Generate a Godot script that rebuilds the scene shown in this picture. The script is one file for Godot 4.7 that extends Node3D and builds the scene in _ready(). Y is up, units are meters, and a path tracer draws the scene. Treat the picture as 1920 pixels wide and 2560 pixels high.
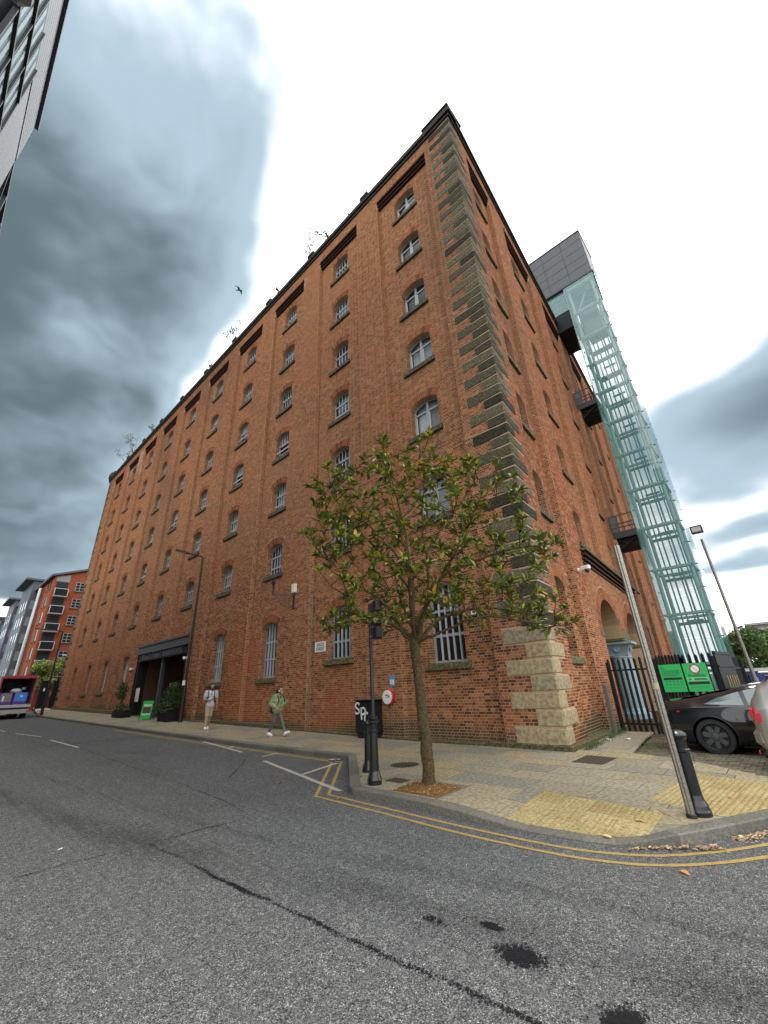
extends Node3D

const SLOPE := 0.0185
const PITCH_BAY := 4.905
var M := {}
var rng := RandomNumberGenerator.new()
var taken := {}
var box_cache := {}
var fn := FastNoiseLite.new()

# ---------------------------------------------------------------- mesh builder
class MB:
	var v := PackedVector3Array()
	var n := PackedVector3Array()
	var c := PackedColorArray()
	var u := PackedVector2Array()
	var col := Color(1, 1, 1)
	var use_c := false
	var use_u := false
	func tri(a, b, d, na = null, nb = null, nd = null):
		var nn: Vector3 = (b - a).cross(d - a).normalized()
		v.append(a); v.append(d); v.append(b)
		n.append(nn if na == null else na); n.append(nn if nd == null else nd); n.append(nn if nb == null else nb)
		if use_c:
			c.append(col); c.append(col); c.append(col)
	func quad(a, b, d, e):          # counter-clockwise seen from outside
		tri(a, b, d); tri(a, d, e)
	func quad_n(a, b, d, e, na, nb, nd, ne):
		tri(a, b, d, na, nb, nd); tri(a, d, e, na, nd, ne)
	func uvquad(a, b, d, e):
		use_u = true
		quad(a, b, d, e)
		for p in [Vector2(0, 1), Vector2(1, 0), Vector2(1, 1), Vector2(0, 1), Vector2(0, 0), Vector2(1, 0)]:
			u.append(p)
	func box(lo: Vector3, hi: Vector3, t := Transform3D.IDENTITY):
		var p := []
		for i in 8:
			p.append(t * Vector3(hi.x if i & 1 else lo.x, hi.y if i & 2 else lo.y, hi.z if i & 4 else lo.z))
		quad(p[4], p[5], p[7], p[6]); quad(p[1], p[0], p[2], p[3])
		quad(p[5], p[1], p[3], p[7]); quad(p[0], p[4], p[6], p[2])
		quad(p[6], p[7], p[3], p[2]); quad(p[0], p[1], p[5], p[4])
	func cbox(lo: Vector3, hi: Vector3, ch: float, t := Transform3D.IDENTITY):   # box with chamfered edges
		var mid := (lo + hi) * 0.5
		var h := (hi - lo) * 0.5
		ch = min(ch, min(h.x, min(h.y, h.z)) * 0.9)
		var f := func(sx, sy, sz, ax): 
			var q := Vector3(sx * (h.x - (0.0 if ax == 0 else ch)), sy * (h.y - (0.0 if ax == 1 else ch)), sz * (h.z - (0.0 if ax == 2 else ch)))
			return t * (mid + q)
		for s in [-1, 1]:
			_q(f.call(s, -1, -1, 0), f.call(s, 1, -1, 0), f.call(s, 1, 1, 0), f.call(s, -1, 1, 0), t * (mid + Vector3(s, 0, 0) * h.x) - t * mid)
			_q(f.call(-1, s, -1, 1), f.call(1, s, -1, 1), f.call(1, s, 1, 1), f.call(-1, s, 1, 1), t * (mid + Vector3(0, s, 0) * h.y) - t * mid)
			_q(f.call(-1, -1, s, 2), f.call(1, -1, s, 2), f.call(1, 1, s, 2), f.call(-1, 1, s, 2), t * (mid + Vector3(0, 0, s) * h.z) - t * mid)
			for s2 in [-1, 1]:
				_q(f.call(s, s2, -1, 0), f.call(s, s2, 1, 0), f.call(s, s2, 1, 1), f.call(s, s2, -1, 1), t.basis * Vector3(s, s2, 0))
				_q(f.call(s, -1, s2, 0), f.call(s, 1, s2, 0), f.call(s, 1, s2, 2), f.call(s, -1, s2, 2), t.basis * Vector3(s, 0, s2))
				_q(f.call(-1, s, s2, 1), f.call(1, s, s2, 1), f.call(1, s, s2, 2), f.call(-1, s, s2, 2), t.basis * Vector3(0, s, s2))
				for s3 in [-1, 1]:
					var a = f.call(s, s2, s3, 0)
					var b = f.call(s, s2, s3, 1)
					var d = f.call(s, s2, s3, 2)
					if (b - a).cross(d - a).dot(t.basis * Vector3(s, s2, s3)) > 0: tri(a, b, d)
					else: tri(a, d, b)
	func _q(a, b, d, e, out):
		if (b - a).cross(d - a).dot(out) > 0: quad(a, b, d, e)
		else: quad(a, e, d, b)
	func bar(a: Vector3, b: Vector3, w: float, h: float, up := Vector3.UP):   # rectangular bar from a to b
		var z := (b - a)
		var l := z.length()
		z = z.normalized()
		if abs(z.dot(up)) > 0.99: up = Vector3(0, 0, 1) if abs(z.z) < 0.9 else Vector3(1, 0, 0)
		var x := up.cross(z).normalized()
		box(Vector3(-w / 2, -h / 2, 0), Vector3(w / 2, h / 2, l), Transform3D(Basis(x, z.cross(x), z), a))
	func tube(path: Array, radii, sides := 8, caps := true):
		var rings := []
		var norms := []
		var k := path.size()
		var prev := Vector3.ZERO
		for i in k:
			var d: Vector3 = (path[min(i + 1, k - 1)] - path[max(i - 1, 0)]).normalized()
			var r: float = radii[i] if radii is Array else radii
			var x := prev
			if i == 0:
				x = d.cross(Vector3.UP if abs(d.y) < 0.9 else Vector3.RIGHT).normalized()
			else:
				x = (prev - d * prev.dot(d)).normalized()
			prev = x
			var y := d.cross(x)
			var ring := []
			var nr := []
			for j in sides:
				var a := TAU * j / sides
				var q := x * cos(a) + y * sin(a)
				nr.append(q); ring.append(path[i] + q * r)
			rings.append(ring); norms.append(nr)
		for i in k - 1:
			for j in sides:
				var j2 := (j + 1) % sides
				quad_n(rings[i][j], rings[i][j2], rings[i + 1][j2], rings[i + 1][j], norms[i][j], norms[i][j2], norms[i + 1][j2], norms[i + 1][j])
		if caps:
			for j in range(1, sides - 1):
				tri(rings[0][0], rings[0][j + 1], rings[0][j]); tri(rings[k - 1][0], rings[k - 1][j], rings[k - 1][j + 1])
	func lathe(prof: Array, sides := 16, t := Transform3D.IDENTITY, smooth := true):   # prof: Vector2(radius, y), bottom to top
		for i in prof.size() - 1:
			var a: Vector2 = prof[i]
			var b: Vector2 = prof[i + 1]
			var s := (b - a)
			if s.length() < 1e-6: continue
			var nn := Vector2(s.y, -s.x).normalized()
			for j in sides:
				var a0 := TAU * j / sides
				var a1 := TAU * (j + 1) / sides
				if not smooth:
					a0 += PI / sides; a1 += PI / sides
				var d0 := Vector3(cos(a0), 0, -sin(a0))
				var d1 := Vector3(cos(a1), 0, -sin(a1))
				var n0 := (t.basis * (d0 * nn.x + Vector3(0, nn.y, 0))).normalized()
				var n1 := (t.basis * (d1 * nn.x + Vector3(0, nn.y, 0))).normalized()
				var p0 = t * (d0 * a.x + Vector3(0, a.y, 0))
				var p1 = t * (d1 * a.x + Vector3(0, a.y, 0))
				var p2 = t * (d1 * b.x + Vector3(0, b.y, 0))
				var p3 = t * (d0 * b.x + Vector3(0, b.y, 0))
				if smooth:
					if a.x > 1e-5: tri(p0, p1, p2, n0, n1, n1)
					if b.x > 1e-5: tri(p0, p2, p3, n0, n1, n0)
				else:
					if a.x > 1e-5: tri(p0, p1, p2)
					if b.x > 1e-5: tri(p0, p2, p3)
	func prism(poly: PackedVector2Array, y0, y1, t := Transform3D.IDENTITY):   # poly in x,z; y0,y1: number or Callable(x,z)
		if poly.size() < 3: return
		if not Geometry2D.is_polygon_clockwise(poly): poly.reverse()
		var k := poly.size()
		var lo := []
		var hi := []
		for p in poly:
			lo.append(t * Vector3(p.x, y0.call(p.x, p.y) if y0 is Callable else y0, p.y))
			hi.append(t * Vector3(p.x, y1.call(p.x, p.y) if y1 is Callable else y1, p.y))
		var ix := Geometry2D.triangulate_polygon(poly)
		for i in range(0, ix.size(), 3):
			_t(hi[ix[i]], hi[ix[i + 1]], hi[ix[i + 2]], t.basis.y)
			_t(lo[ix[i]], lo[ix[i + 1]], lo[ix[i + 2]], -t.basis.y)
		for i in k:
			var j := (i + 1) % k
			var out2 := Vector2(poly[j].y - poly[i].y, -(poly[j].x - poly[i].x))
			var mid := (poly[i] + poly[j]) * 0.5
			if Geometry2D.is_point_in_polygon(mid + out2.normalized() * 0.0005, poly): out2 = -out2
			_q(lo[i], lo[j], hi[j], hi[i], t.basis * Vector3(out2.x, 0, out2.y))
	func _t(a, b, d, out):
		if (b - a).cross(d - a).dot(out) > 0: tri(a, b, d)
		else: tri(a, d, b)
	func cprism(poly: PackedVector2Array, y0: float, y1: float, ch: float):   # convex prism with chamfered rims
		if not Geometry2D.is_polygon_clockwise(poly): poly.reverse()
		var k := poly.size()
		var cen := Vector2.ZERO
		for p in poly: cen += p / k
		var ins := PackedVector2Array()
		for i in k:
			var p := poly[i]
			var e0 := (p - poly[(i + k - 1) % k]).normalized()
			var e1 := (poly[(i + 1) % k] - p).normalized()
			var n0 := Vector2(e0.y, -e0.x)
			var n1 := Vector2(e1.y, -e1.x)
			if n0.dot(cen - p) < 0 and n1.dot(cen - p) < 0:
				n0 = -n0; n1 = -n1
			if n0.dot(n1) < -0.9: ins.append(p)
			else: ins.append(p + (n0 + n1) * (ch / (1.0 + n0.dot(n1))))
		var levels := [[ins, y0], [poly, y0 + ch], [poly, y1 - ch], [ins, y1]]
		for l in 3:
			for i in k:
				var j := (i + 1) % k
				var mid2 := (poly[i] + poly[j]) * 0.5 - cen
				var a: Vector2 = levels[l][0][i]
				var b: Vector2 = levels[l][0][j]
				var d: Vector2 = levels[l + 1][0][j]
				var e: Vector2 = levels[l + 1][0][i]
				_q(Vector3(a.x, levels[l][1], a.y), Vector3(b.x, levels[l][1], b.y), Vector3(d.x, levels[l + 1][1], d.y), Vector3(e.x, levels[l + 1][1], e.y), Vector3(mid2.x, 0, mid2.y))
		for i in range(1, k - 1):
			_t(Vector3(ins[0].x, y1, ins[0].y), Vector3(ins[i].x, y1, ins[i].y), Vector3(ins[i + 1].x, y1, ins[i + 1].y), Vector3.UP)
			_t(Vector3(ins[0].x, y0, ins[0].y), Vector3(ins[i].x, y0, ins[i].y), Vector3(ins[i + 1].x, y0, ins[i + 1].y), Vector3.DOWN)
	func mesh() -> ArrayMesh:
		var a := []
		a.resize(Mesh.ARRAY_MAX)
		a[Mesh.ARRAY_VERTEX] = v
		a[Mesh.ARRAY_NORMAL] = n
		if use_c: a[Mesh.ARRAY_COLOR] = c
		if use_u and u.size() == v.size(): a[Mesh.ARRAY_TEX_UV] = u
		var m := ArrayMesh.new()
		m.add_surface_from_arrays(Mesh.PRIMITIVE_TRIANGLES, a)
		return m

# ---------------------------------------------------------------- scene helpers
func numbered(called: String) -> String:
	if not taken.has(called):
		taken[called] = 0
		return called
	taken[called] += 1
	return "%s_%03d" % [called, taken[called]]

func part(called: String, mb, mat, parent, at = null) -> MeshInstance3D:
	var o := MeshInstance3D.new()
	o.name = called
	o.mesh = mb.mesh() if mb is MB else mb
	o.material_override = mat
	if at != null:
		if at is Transform3D: o.transform = at
		else: o.position = at
	parent.add_child(o, true)
	return o

func thing(called: String, label: String, category: String, at := Vector3.ZERO, turn := 0.0, group := "") -> Node3D:
	var o := Node3D.new()
	o.name = numbered(called)
	add_child(o)
	o.position = at
	o.rotation.y = turn
	o.set_meta("label", label)
	o.set_meta("category", category)
	if group: o.set_meta("group", group)
	return o

func single(called: String, mb, mat, label: String, category: String, at := Vector3.ZERO, turn := 0.0, group := "") -> MeshInstance3D:
	var o := MeshInstance3D.new()
	o.name = numbered(called)
	o.mesh = mb.mesh() if mb is MB else mb
	o.material_override = mat
	add_child(o)
	o.position = at
	o.rotation.y = turn
	o.set_meta("label", label)
	o.set_meta("category", category)
	if group: o.set_meta("group", group)
	return o

func node_part(called: String, parent, at = null) -> Node3D:
	var o := Node3D.new()
	o.name = called
	if at != null:
		if at is Transform3D: o.transform = at
		else: o.position = at
	parent.add_child(o, true)
	return o

func structure(called: String) -> Node3D:
	var o := Node3D.new()
	o.name = called
	add_child(o)
	o.set_meta("kind", "structure")
	return o

func multi(called: String, base_mesh: Mesh, mat, xf: Array, cols, parent) -> MultiMeshInstance3D:
	var mm := MultiMesh.new()
	mm.transform_format = MultiMesh.TRANSFORM_3D
	if cols != null: mm.use_colors = true
	mm.mesh = base_mesh
	mm.instance_count = xf.size()
	for i in xf.size():
		mm.set_instance_transform(i, xf[i])
		if cols != null: mm.set_instance_color(i, cols[i])
	var o := MultiMeshInstance3D.new()
	o.name = called
	o.multimesh = mm
	o.material_override = mat
	parent.add_child(o, true)
	o.set_meta("kind", "stuff")
	return o

func lin(r: float, g: float, b: float) -> Color:
	return Color(r, g, b).linear_to_srgb()

func mat(r: float, g: float, b: float, rough := 0.8, metal := 0.0, tex = null, scale := 1.0, normal = null, nscale := 1.0) -> StandardMaterial3D:
	var m := StandardMaterial3D.new()
	m.albedo_color = lin(r, g, b)
	m.roughness = rough
	m.metallic = metal
	if rough >= 0.84: m.metallic_specular = 0.2      # porous, weathered surfaces hardly gleam
	if tex != null:
		m.albedo_texture = tex
		m.uv1_triplanar = true
		m.uv1_world_triplanar = true
		m.uv1_scale = Vector3.ONE * scale
	if normal != null:
		m.normal_enabled = true
		m.normal_texture = normal
		m.normal_scale = nscale
		m.uv1_triplanar = true
		m.uv1_world_triplanar = true
		m.uv1_scale = Vector3.ONE * scale
	return m

func noise_bytes(size: int, seed_: int, freq: float, type := FastNoiseLite.TYPE_SIMPLEX_SMOOTH, oct := 4, cell := -1) -> PackedByteArray:
	var f := FastNoiseLite.new()
	f.seed = seed_
	f.frequency = freq
	f.noise_type = type
	f.fractal_octaves = oct
	f.fractal_type = FastNoiseLite.FRACTAL_FBM if oct > 1 else FastNoiseLite.FRACTAL_NONE
	if cell >= 0: f.cellular_return_type = cell
	var im := f.get_seamless_image(size, size)
	im.convert(Image.FORMAT_L8)
	return im.get_data()

# colour texture from layers: each [bytes, weight]; value -> lerp between the colours in stops (sRGB)
func tex_from(size: int, layers: Array, stops: Array) -> ImageTexture:
	var out := PackedByteArray()
	out.resize(size * size * 3)
	var lut := []
	for i in 256:
		var x := i / 255.0 * (stops.size() - 1)
		var k: int = min(int(x), stops.size() - 2)
		lut.append((stops[k] as Color).lerp(stops[k + 1], x - k))
	for i in size * size:
		var s := 0.0
		for l in layers: s += l[0][i] * l[1]
		var c: Color = lut[clampi(int(s), 0, 255)]
		out[i * 3] = c.r8; out[i * 3 + 1] = c.g8; out[i * 3 + 2] = c.b8
	return ImageTexture.create_from_image(Image.create_from_data(size, size, false, Image.FORMAT_RGB8, out))

func normal_from(size: int, bytes: PackedByteArray, strength: float) -> ImageTexture:
	var im := Image.create_from_data(size, size, false, Image.FORMAT_L8, bytes)
	im.convert(Image.FORMAT_RGBA8)
	im.bump_map_to_normal_map(strength)
	return ImageTexture.create_from_image(im)

func road_y(x: float) -> float:
	x = maxf(x, -140.0)
	if x > 1.0: return 0.0
	if x > -3.0: return SLOPE * pow(1.0 - x, 2) / 8.0
	return SLOPE * (-1.0 - x)

# outer kerb line (top edge), left to right
var KERB := [Vector2(-140, 4.6), Vector2(-80, 3.6), Vector2(-40, 3.3), Vector2(-21, 3.12), Vector2(-14, 3.04), Vector2(-9, 2.98), Vector2(-5.6, 2.86), Vector2(-4.35, 2.76),
	Vector2(-1.86, 5.0), Vector2(-1.72, 5.06), Vector2(-1.0, 5.06), Vector2(-0.1, 5.08), Vector2(0.6, 5.14), Vector2(1.4, 5.13), Vector2(2.06, 5.1), Vector2(2.4, 5.02), Vector2(2.68, 4.88), Vector2(2.92, 4.66), Vector2(3.12, 4.36), Vector2(3.35, 3.95),
	Vector2(3.6, 3.5), Vector2(4.4, 2.1), Vector2(6.0, -0.7), Vector2(14.0, -14.7)]

func kerb_h(x: float, z: float) -> float:   # upstand: dropped at the crossing
	if z > 4.0 and x > 0.3:
		var d := smoothstep(0.3, 1.2, x) * (1.0 - smoothstep(2.35, 3.0, x))
		return lerp(0.11, 0.022, d)
	return 0.11

func pave_y(x: float, z: float) -> float:
	# rises gently from the kerb towards the wall
	var kz := 3.0
	if x > -4.35:
		kz = 5.05 if x > -1.8 else lerp(2.76, 5.05, (x + 4.35) / 2.55)
	if x > 2.4: kz = 5.05 - (x - 2.4) * 1.25
	var away: float = clamp(kz - z, 0.0, 5.0)
	var drop: float = 0.11 - kerb_h(x, 4.5)
	return road_y(x) + 0.11 - drop * (1.0 - smoothstep(0.0, 1.3, away)) + away * 0.017

func _ready():
	rng.seed = 20240611
	fn.seed = 7
	# ---- camera
	var cam := Camera3D.new()
	cam.name = "camera"
	cam.position = Vector3(4.329, 1.65, 10.646)
	cam.rotation = Vector3(deg_to_rad(23.352), deg_to_rad(42.1), deg_to_rad(-2.543))
	cam.fov = 102.86
	cam.near = 0.05
	cam.far = 1500.0
	add_child(cam)
	# ---- sky, light, exposure
	var we := WorldEnvironment.new()
	we.name = "environment"
	var env := Environment.new()
	env.background_mode = Environment.BG_SKY
	env.tonemap_mode = Environment.TONE_MAPPER_LINEAR
	env.tonemap_exposure = 2.6
	env.sdfgi_enabled = true
	env.ssao_enabled = true
	env.ssil_enabled = true
	var sky := Sky.new()
	var pano := PanoramaSkyMaterial.new()
	pano.panorama = sky_texture()
	sky.sky_material = pano
	env.sky = sky
	we.environment = env
	add_child(we)
	var sun := DirectionalLight3D.new()
	sun.name = "sun"
	sun.light_energy = 0.3
	sun.light_angular_distance = 14.0
	sun.light_color = Color(1.0, 0.97, 0.92)
	sun.shadow_enabled = true
	add_child(sun)
	sun.look_at_from_position(Vector3.ZERO, -Vector3(-0.12, 0.9, -0.3), Vector3.FORWARD)
	make_materials()
	print("materials ", Time.get_ticks_msec())
	build_ground()
	print("ground ", Time.get_ticks_msec())
	build_warehouse()
	print("warehouse ", Time.get_ticks_msec())
	build_tower()
	build_background()
	print("background ", Time.get_ticks_msec())
	build_street()
	print("street ", Time.get_ticks_msec())
	build_tree()
	print("tree ", Time.get_ticks_msec())
	build_cars()
	build_people()
	print("people ", Time.get_ticks_msec())
	build_small()
	print("done ", Time.get_ticks_msec())

func sky_texture() -> ImageTexture:
	var w := 1024
	var h := 512
	var im := Image.create(w, h, false, Image.FORMAT_RGBF)
	var a := FastNoiseLite.new()
	a.seed = 31; a.frequency = 1.1; a.fractal_octaves = 5; a.fractal_gain = 0.5
	var b := FastNoiseLite.new()
	b.seed = 77; b.frequency = 2.6; b.fractal_octaves = 4
	for j in h:
		var el := PI / 2 - (j + 0.5) / h * PI
		for i in w:
			var az := (i + 0.5) / w * TAU
			if az > PI: az -= TAU
			var d := Vector3(sin(az) * cos(el), sin(el), -cos(az) * cos(el))
			if el < -0.12:
				im.set_pixel(i, j, Color(0.30, 0.31, 0.32)); continue
			# cloud layer: look the noise up where the ray meets a flat deck, so that it stretches towards the horizon
			var k := 1.0 / (maxf(d.y, 0.0) + 0.22)
			var p := Vector3(d.x * k, 0.0, d.z * k)
			var n1 := a.get_noise_3d(p.x * 0.75, 3.0, p.z * 0.75)
			var n2 := b.get_noise_3d(p.x * 0.8, 11.0, p.z * 0.8)
			var n := n1 * 0.75 + n2 * 0.3
			var ad := rad_to_deg(az)
			var ed := rad_to_deg(el)
			# thick bank of cloud over the west (left), from the horizon up to about 75 degrees
			var rel := ad + 104.0
			if rel > 180.0: rel -= 360.0
			if rel < -180.0: rel += 360.0
			var edge := 33.0 + clampf(ed - 38.0, 0.0, 40.0) * 0.36 + clampf(24.0 - ed, 0.0, 24.0) * 0.5
			var bank := (1.0 - smoothstep(-15.0, 15.0, absf(rel) - edge + n * 30.0)) * (1.0 - smoothstep(68.0, 82.0, ed + n * 10.0))
			var depth := bank * (0.62 + 0.38 * exp(-pow((ed - 31.0) / 16.0, 2))) 
			depth *= 1.0 - 0.38 * smoothstep(44.0, 64.0, ed)
			depth *= 1.0 - 0.45 * exp(-pow((ad + 72.0) / 9.0, 2) - pow((ed - 28.0) / 8.0, 2))
			# a dark lens of cloud low on the north-east (right)
			var q := pow((ad - 9.0) / 17.0, 2) + pow((ed - 24.5 - n * 9.0) / 8.0, 2)
			var q2 := pow((ad - 4.0) / 9.0, 2) + pow((ed - 13.5 - n * 4.0) / 1.4, 2)
			var q3 := pow((ad + 1.0) / 7.0, 2) + pow((ed - 10.8 - n * 3.0) / 1.0, 2)
			var lens := exp(-q * 0.9) * 0.86 + exp(-q2) * 0.55 + exp(-q3) * 0.5
			var n3 := a.get_noise_3d(d.x * 1.6 + n1 * 0.5, d.y * 2.6, d.z * 1.6) + 0.22 * b.get_noise_3d(d.x * 2.2, d.y * 4.0 + n2, d.z * 2.2)
			depth = clampf(maxf(depth * 1.12, lens) + bank * (n * 0.25 + n3 * 0.42), 0.0, 1.0)
			var bright := Color(1.1, 1.11, 1.12)
			if absf(rel) > 70.0: bright = bright * (1.0 - 0.05 * clampf(n * 3.0 + 0.3, 0.0, 1.0))
			var thick := Color(0.054, 0.077, 0.088)
			var mid := Color(0.185, 0.242, 0.285)
			var c: Color
			if depth < 0.5: c = bright.lerp(mid, smoothstep(0.0, 1.0, depth * 2.0))
			else: c = mid.lerp(thick, smoothstep(0.0, 1.0, depth * 2.0 - 1.0))
			im.set_pixel(i, j, c)
	return ImageTexture.create_from_image(im)

func make_materials():
	var g1 := noise_bytes(512, 1, 0.02)
	var g2 := noise_bytes(512, 2, 0.11, FastNoiseLite.TYPE_SIMPLEX_SMOOTH, 3)
	var g3 := noise_bytes(512, 3, 0.35, FastNoiseLite.TYPE_VALUE, 1)
	var cell := noise_bytes(1024, 4, 0.16, FastNoiseLite.TYPE_CELLULAR, 1, FastNoiseLite.RETURN_CELL_VALUE)
	var cell2 := noise_bytes(1024, 9, 0.33, FastNoiseLite.TYPE_CELLULAR, 1, FastNoiseLite.RETURN_CELL_VALUE)
	var big := noise_bytes(1024, 5, 0.012)
	var dist := noise_bytes(1024, 4, 0.16, FastNoiseLite.TYPE_CELLULAR, 1, FastNoiseLite.RETURN_DISTANCE)
	var grey := func(v: float): return Color(v, v, v)
	var T := {}
	T.grain = tex_from(512, [[g1, 0.3], [g2, 0.4], [g3, 0.3]], [grey.call(0.62), grey.call(0.86), grey.call(1.0)])
	T.grain_n = normal_from(512, g2, 3.0)
	T.brick = tex_from(512, [[g2, 0.55], [g3, 0.45]], [grey.call(0.55), grey.call(0.9), grey.call(1.0)])
	T.asphalt = tex_from(1024, [[cell, 0.5], [cell2, 0.34], [big, 0.16]], [Color(0.03, 0.03, 0.03), Color(0.20, 0.202, 0.202), Color(0.345, 0.35, 0.348), Color(0.46, 0.465, 0.46), Color(0.98, 0.97, 0.94)])
	T.asphalt_n = normal_from(1024, dist, 5.0)
	T.stone = tex_from(512, [[g1, 0.55], [g2, 0.3], [g3, 0.15]], [Color(0.42, 0.40, 0.36), Color(0.72, 0.70, 0.66), Color(0.9, 0.89, 0.86), Color(1, 1, 1)])
	var s1 := noise_bytes(512, 21, 0.012)
	T.soot = tex_from(512, [[s1, 0.7], [g2, 0.3]], [Color(0.40, 0.39, 0.37), Color(0.62, 0.6, 0.56), Color(0.84, 0.82, 0.76), Color(1, 0.99, 0.94)])
	T.moss = tex_from(512, [[s1, 0.5], [g2, 0.5]], [Color(0.30, 0.31, 0.22), Color(0.55, 0.55, 0.42), Color(0.85, 0.83, 0.74), Color(1, 1, 0.95)])
	T.bark = tex_from(512, [[s1, 0.45], [g2, 0.55]], [Color(0.22, 0.19, 0.15), Color(0.5, 0.48, 0.38), Color(0.86, 0.82, 0.70), Color(1, 0.97, 0.88)])
	T.soil = tex_from(512, [[g3, 0.5], [g2, 0.5]], [Color(0.35, 0.26, 0.18), Color(0.62, 0.5, 0.36), Color(0.86, 0.74, 0.56), Color(1, 0.9, 0.7)])
	T.paint = tex_from(512, [[g3, 0.4], [g2, 0.35], [s1, 0.25]], [Color(0.35, 0.33, 0.3), Color(0.8, 0.8, 0.78), Color(1, 1, 1)])
	M.T = T
	# wall
	M.mortar = mat(0.62, 0.43, 0.26, 0.95, 0, T.grain, 0.9)
	M.brick = mat(1.0, 0.945, 0.87, 0.88, 0, T.brick, 2.2, T.grain_n, 0.6)
	M.brick.vertex_color_use_as_albedo = true
	M.brick_tones = []
	for c in [Vector3(0.40, 0.14, 0.068), Vector3(0.30, 0.11, 0.058), Vector3(0.48, 0.18, 0.085), Vector3(0.22, 0.085, 0.05), Vector3(0.36, 0.15, 0.085), Vector3(0.13, 0.06, 0.042), Vector3(0.44, 0.13, 0.055), Vector3(0.16, 0.14, 0.08)]:
		M.brick_tones.append(mat(c.x, c.y, c.z, 0.88, 0, T.brick, 2.2, T.grain_n, 0.6))
	M.stone = mat(0.40, 0.335, 0.235, 0.9, 0, T.stone, 0.7, T.grain_n, 0.5)
	M.stones = []
	for c in [Vector3(0.54, 0.46, 0.31), Vector3(0.47, 0.41, 0.29), Vector3(0.42, 0.375, 0.275), Vector3(0.52, 0.43, 0.27)]:
		M.stones.append(mat(c.x, c.y, c.z, 0.9, 0, T.stone, 0.7, T.grain_n, 0.5))
	M.sooty = []
	for c in [Vector3(0.17, 0.165, 0.13), Vector3(0.115, 0.115, 0.095), Vector3(0.08, 0.08, 0.07), Vector3(0.24, 0.225, 0.17)]:
		M.sooty.append(mat(c.x, c.y, c.z, 0.92, 0, T.soot, 1.6, T.grain_n, 0.5))
	M.sill = mat(0.19, 0.175, 0.14, 0.9, 0, T.soot, 0.9)
	M.sill_low = mat(0.27, 0.26, 0.205, 0.9, 0, T.moss, 1.1)
	M.plinth = mat(0.23, 0.215, 0.16, 0.95, 0, T.moss, 1.3)
	M.cornice = mat(0.062, 0.058, 0.054, 0.85, 0, T.stone, 0.8)
	M.frame = mat(0.44, 0.465, 0.49, 0.55, 0, T.grain, 2.0)
	M.frame_dark = mat(0.05, 0.052, 0.06, 0.5)
	M.bar = mat(0.47, 0.49, 0.51, 0.5)
	M.room = mat(0.24, 0.22, 0.19, 0.9)
	M.blind = mat(0.6, 0.58, 0.53, 0.8)
	M.curtain = mat(0.42, 0.45, 0.46, 0.85)
	M.glass = glass(0.035, 0.045, 0.05, 0.30, 0.03)
	M.tower_glass = glass(0.11, 0.30, 0.285, 0.46, 0.02)
	M.car_glass = glass(0.03, 0.045, 0.05, 0.55, 0.02)
	M.house_glass = glass(0.02, 0.024, 0.03, 0.72, 0.04)
	M.tower_steel = mat(0.30, 0.42, 0.40, 0.45, 0.1)
	M.tower_rail = mat(0.10, 0.14, 0.145, 0.45, 0.2)
	M.clad = mat(0.08, 0.088, 0.094, 0.45, 0.25, T.grain, 0.35)
	M.clad_dark = mat(0.035, 0.038, 0.042, 0.5, 0.2)
	M.iron = mat(0.016, 0.017, 0.02, 0.45, 0.0, T.grain, 3.0)
	M.iron_gloss = mat(0.012, 0.013, 0.015, 0.22)
	M.galv = mat(0.30, 0.30, 0.295, 0.5, 0.55, T.stone, 1.7)
	M.alu = mat(0.42, 0.41, 0.39, 0.42, 0.7, T.stone, 2.5)
	M.gate_black = mat(0.009, 0.010, 0.012, 0.6)
	M.gate_black.metallic_specular = 0.3
	M.gate_beam = mat(0.042, 0.046, 0.052, 0.55)
	M.pale_blue = mat(0.30, 0.40, 0.44, 0.5, 0, T.grain, 1.5)
	M.white = mat(0.75, 0.75, 0.74, 0.5)
	M.cream = mat(0.66, 0.64, 0.5, 0.55)
	M.red = mat(0.55, 0.02, 0.03, 0.35)
	# ground
	M.asphalt = mat(1, 1, 1, 0.92, 0, T.asphalt, 0.85, T.asphalt_n, 0.5)
	M.asphalt.vertex_color_use_as_albedo = true
	M.asphalt_far = mat(0.95, 0.95, 0.96, 0.92, 0, T.asphalt, 0.62)
	M.slabs = []
	for c in [Vector3(0.44, 0.395, 0.29), Vector3(0.385, 0.365, 0.29), Vector3(0.33, 0.325, 0.275), Vector3(0.46, 0.395, 0.255), Vector3(0.37, 0.345, 0.265), Vector3(0.41, 0.385, 0.305)]:
		M.slabs.append(mat(c.x, c.y, c.z, 0.93, 0, T.stone, 1.1, T.grain_n, 0.4))
	M.slab_multi = mat(1, 1, 1, 0.93, 0, T.stone, 1.1)
	M.slab_multi.vertex_color_use_as_albedo = true
	M.bed = mat(0.05, 0.048, 0.04, 0.95, 0, T.grain, 2.0)
	M.tactile = []
	for c in [Vector3(0.52, 0.43, 0.22), Vector3(0.47, 0.385, 0.20), Vector3(0.56, 0.47, 0.26)]:
		M.tactile.append(mat(c.x, c.y, c.z, 0.9, 0, T.stone, 1.3))
	M.kerbs = []
	for c in [Vector3(0.235, 0.235, 0.22), Vector3(0.20, 0.20, 0.19), Vector3(0.26, 0.255, 0.235)]:
		M.kerbs.append(mat(c.x, c.y, c.z, 0.88, 0, T.stone, 2.2, T.grain_n, 0.5))
	M.yellow = mat(0.56, 0.40, 0.14, 0.85, 0, T.paint, 2.4)
	M.white_line = mat(0.62, 0.61, 0.57, 0.85, 0, T.paint, 2.0)
	M.tar = mat(0.02, 0.02, 0.022, 0.9, 0, T.grain, 6.0)
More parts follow.
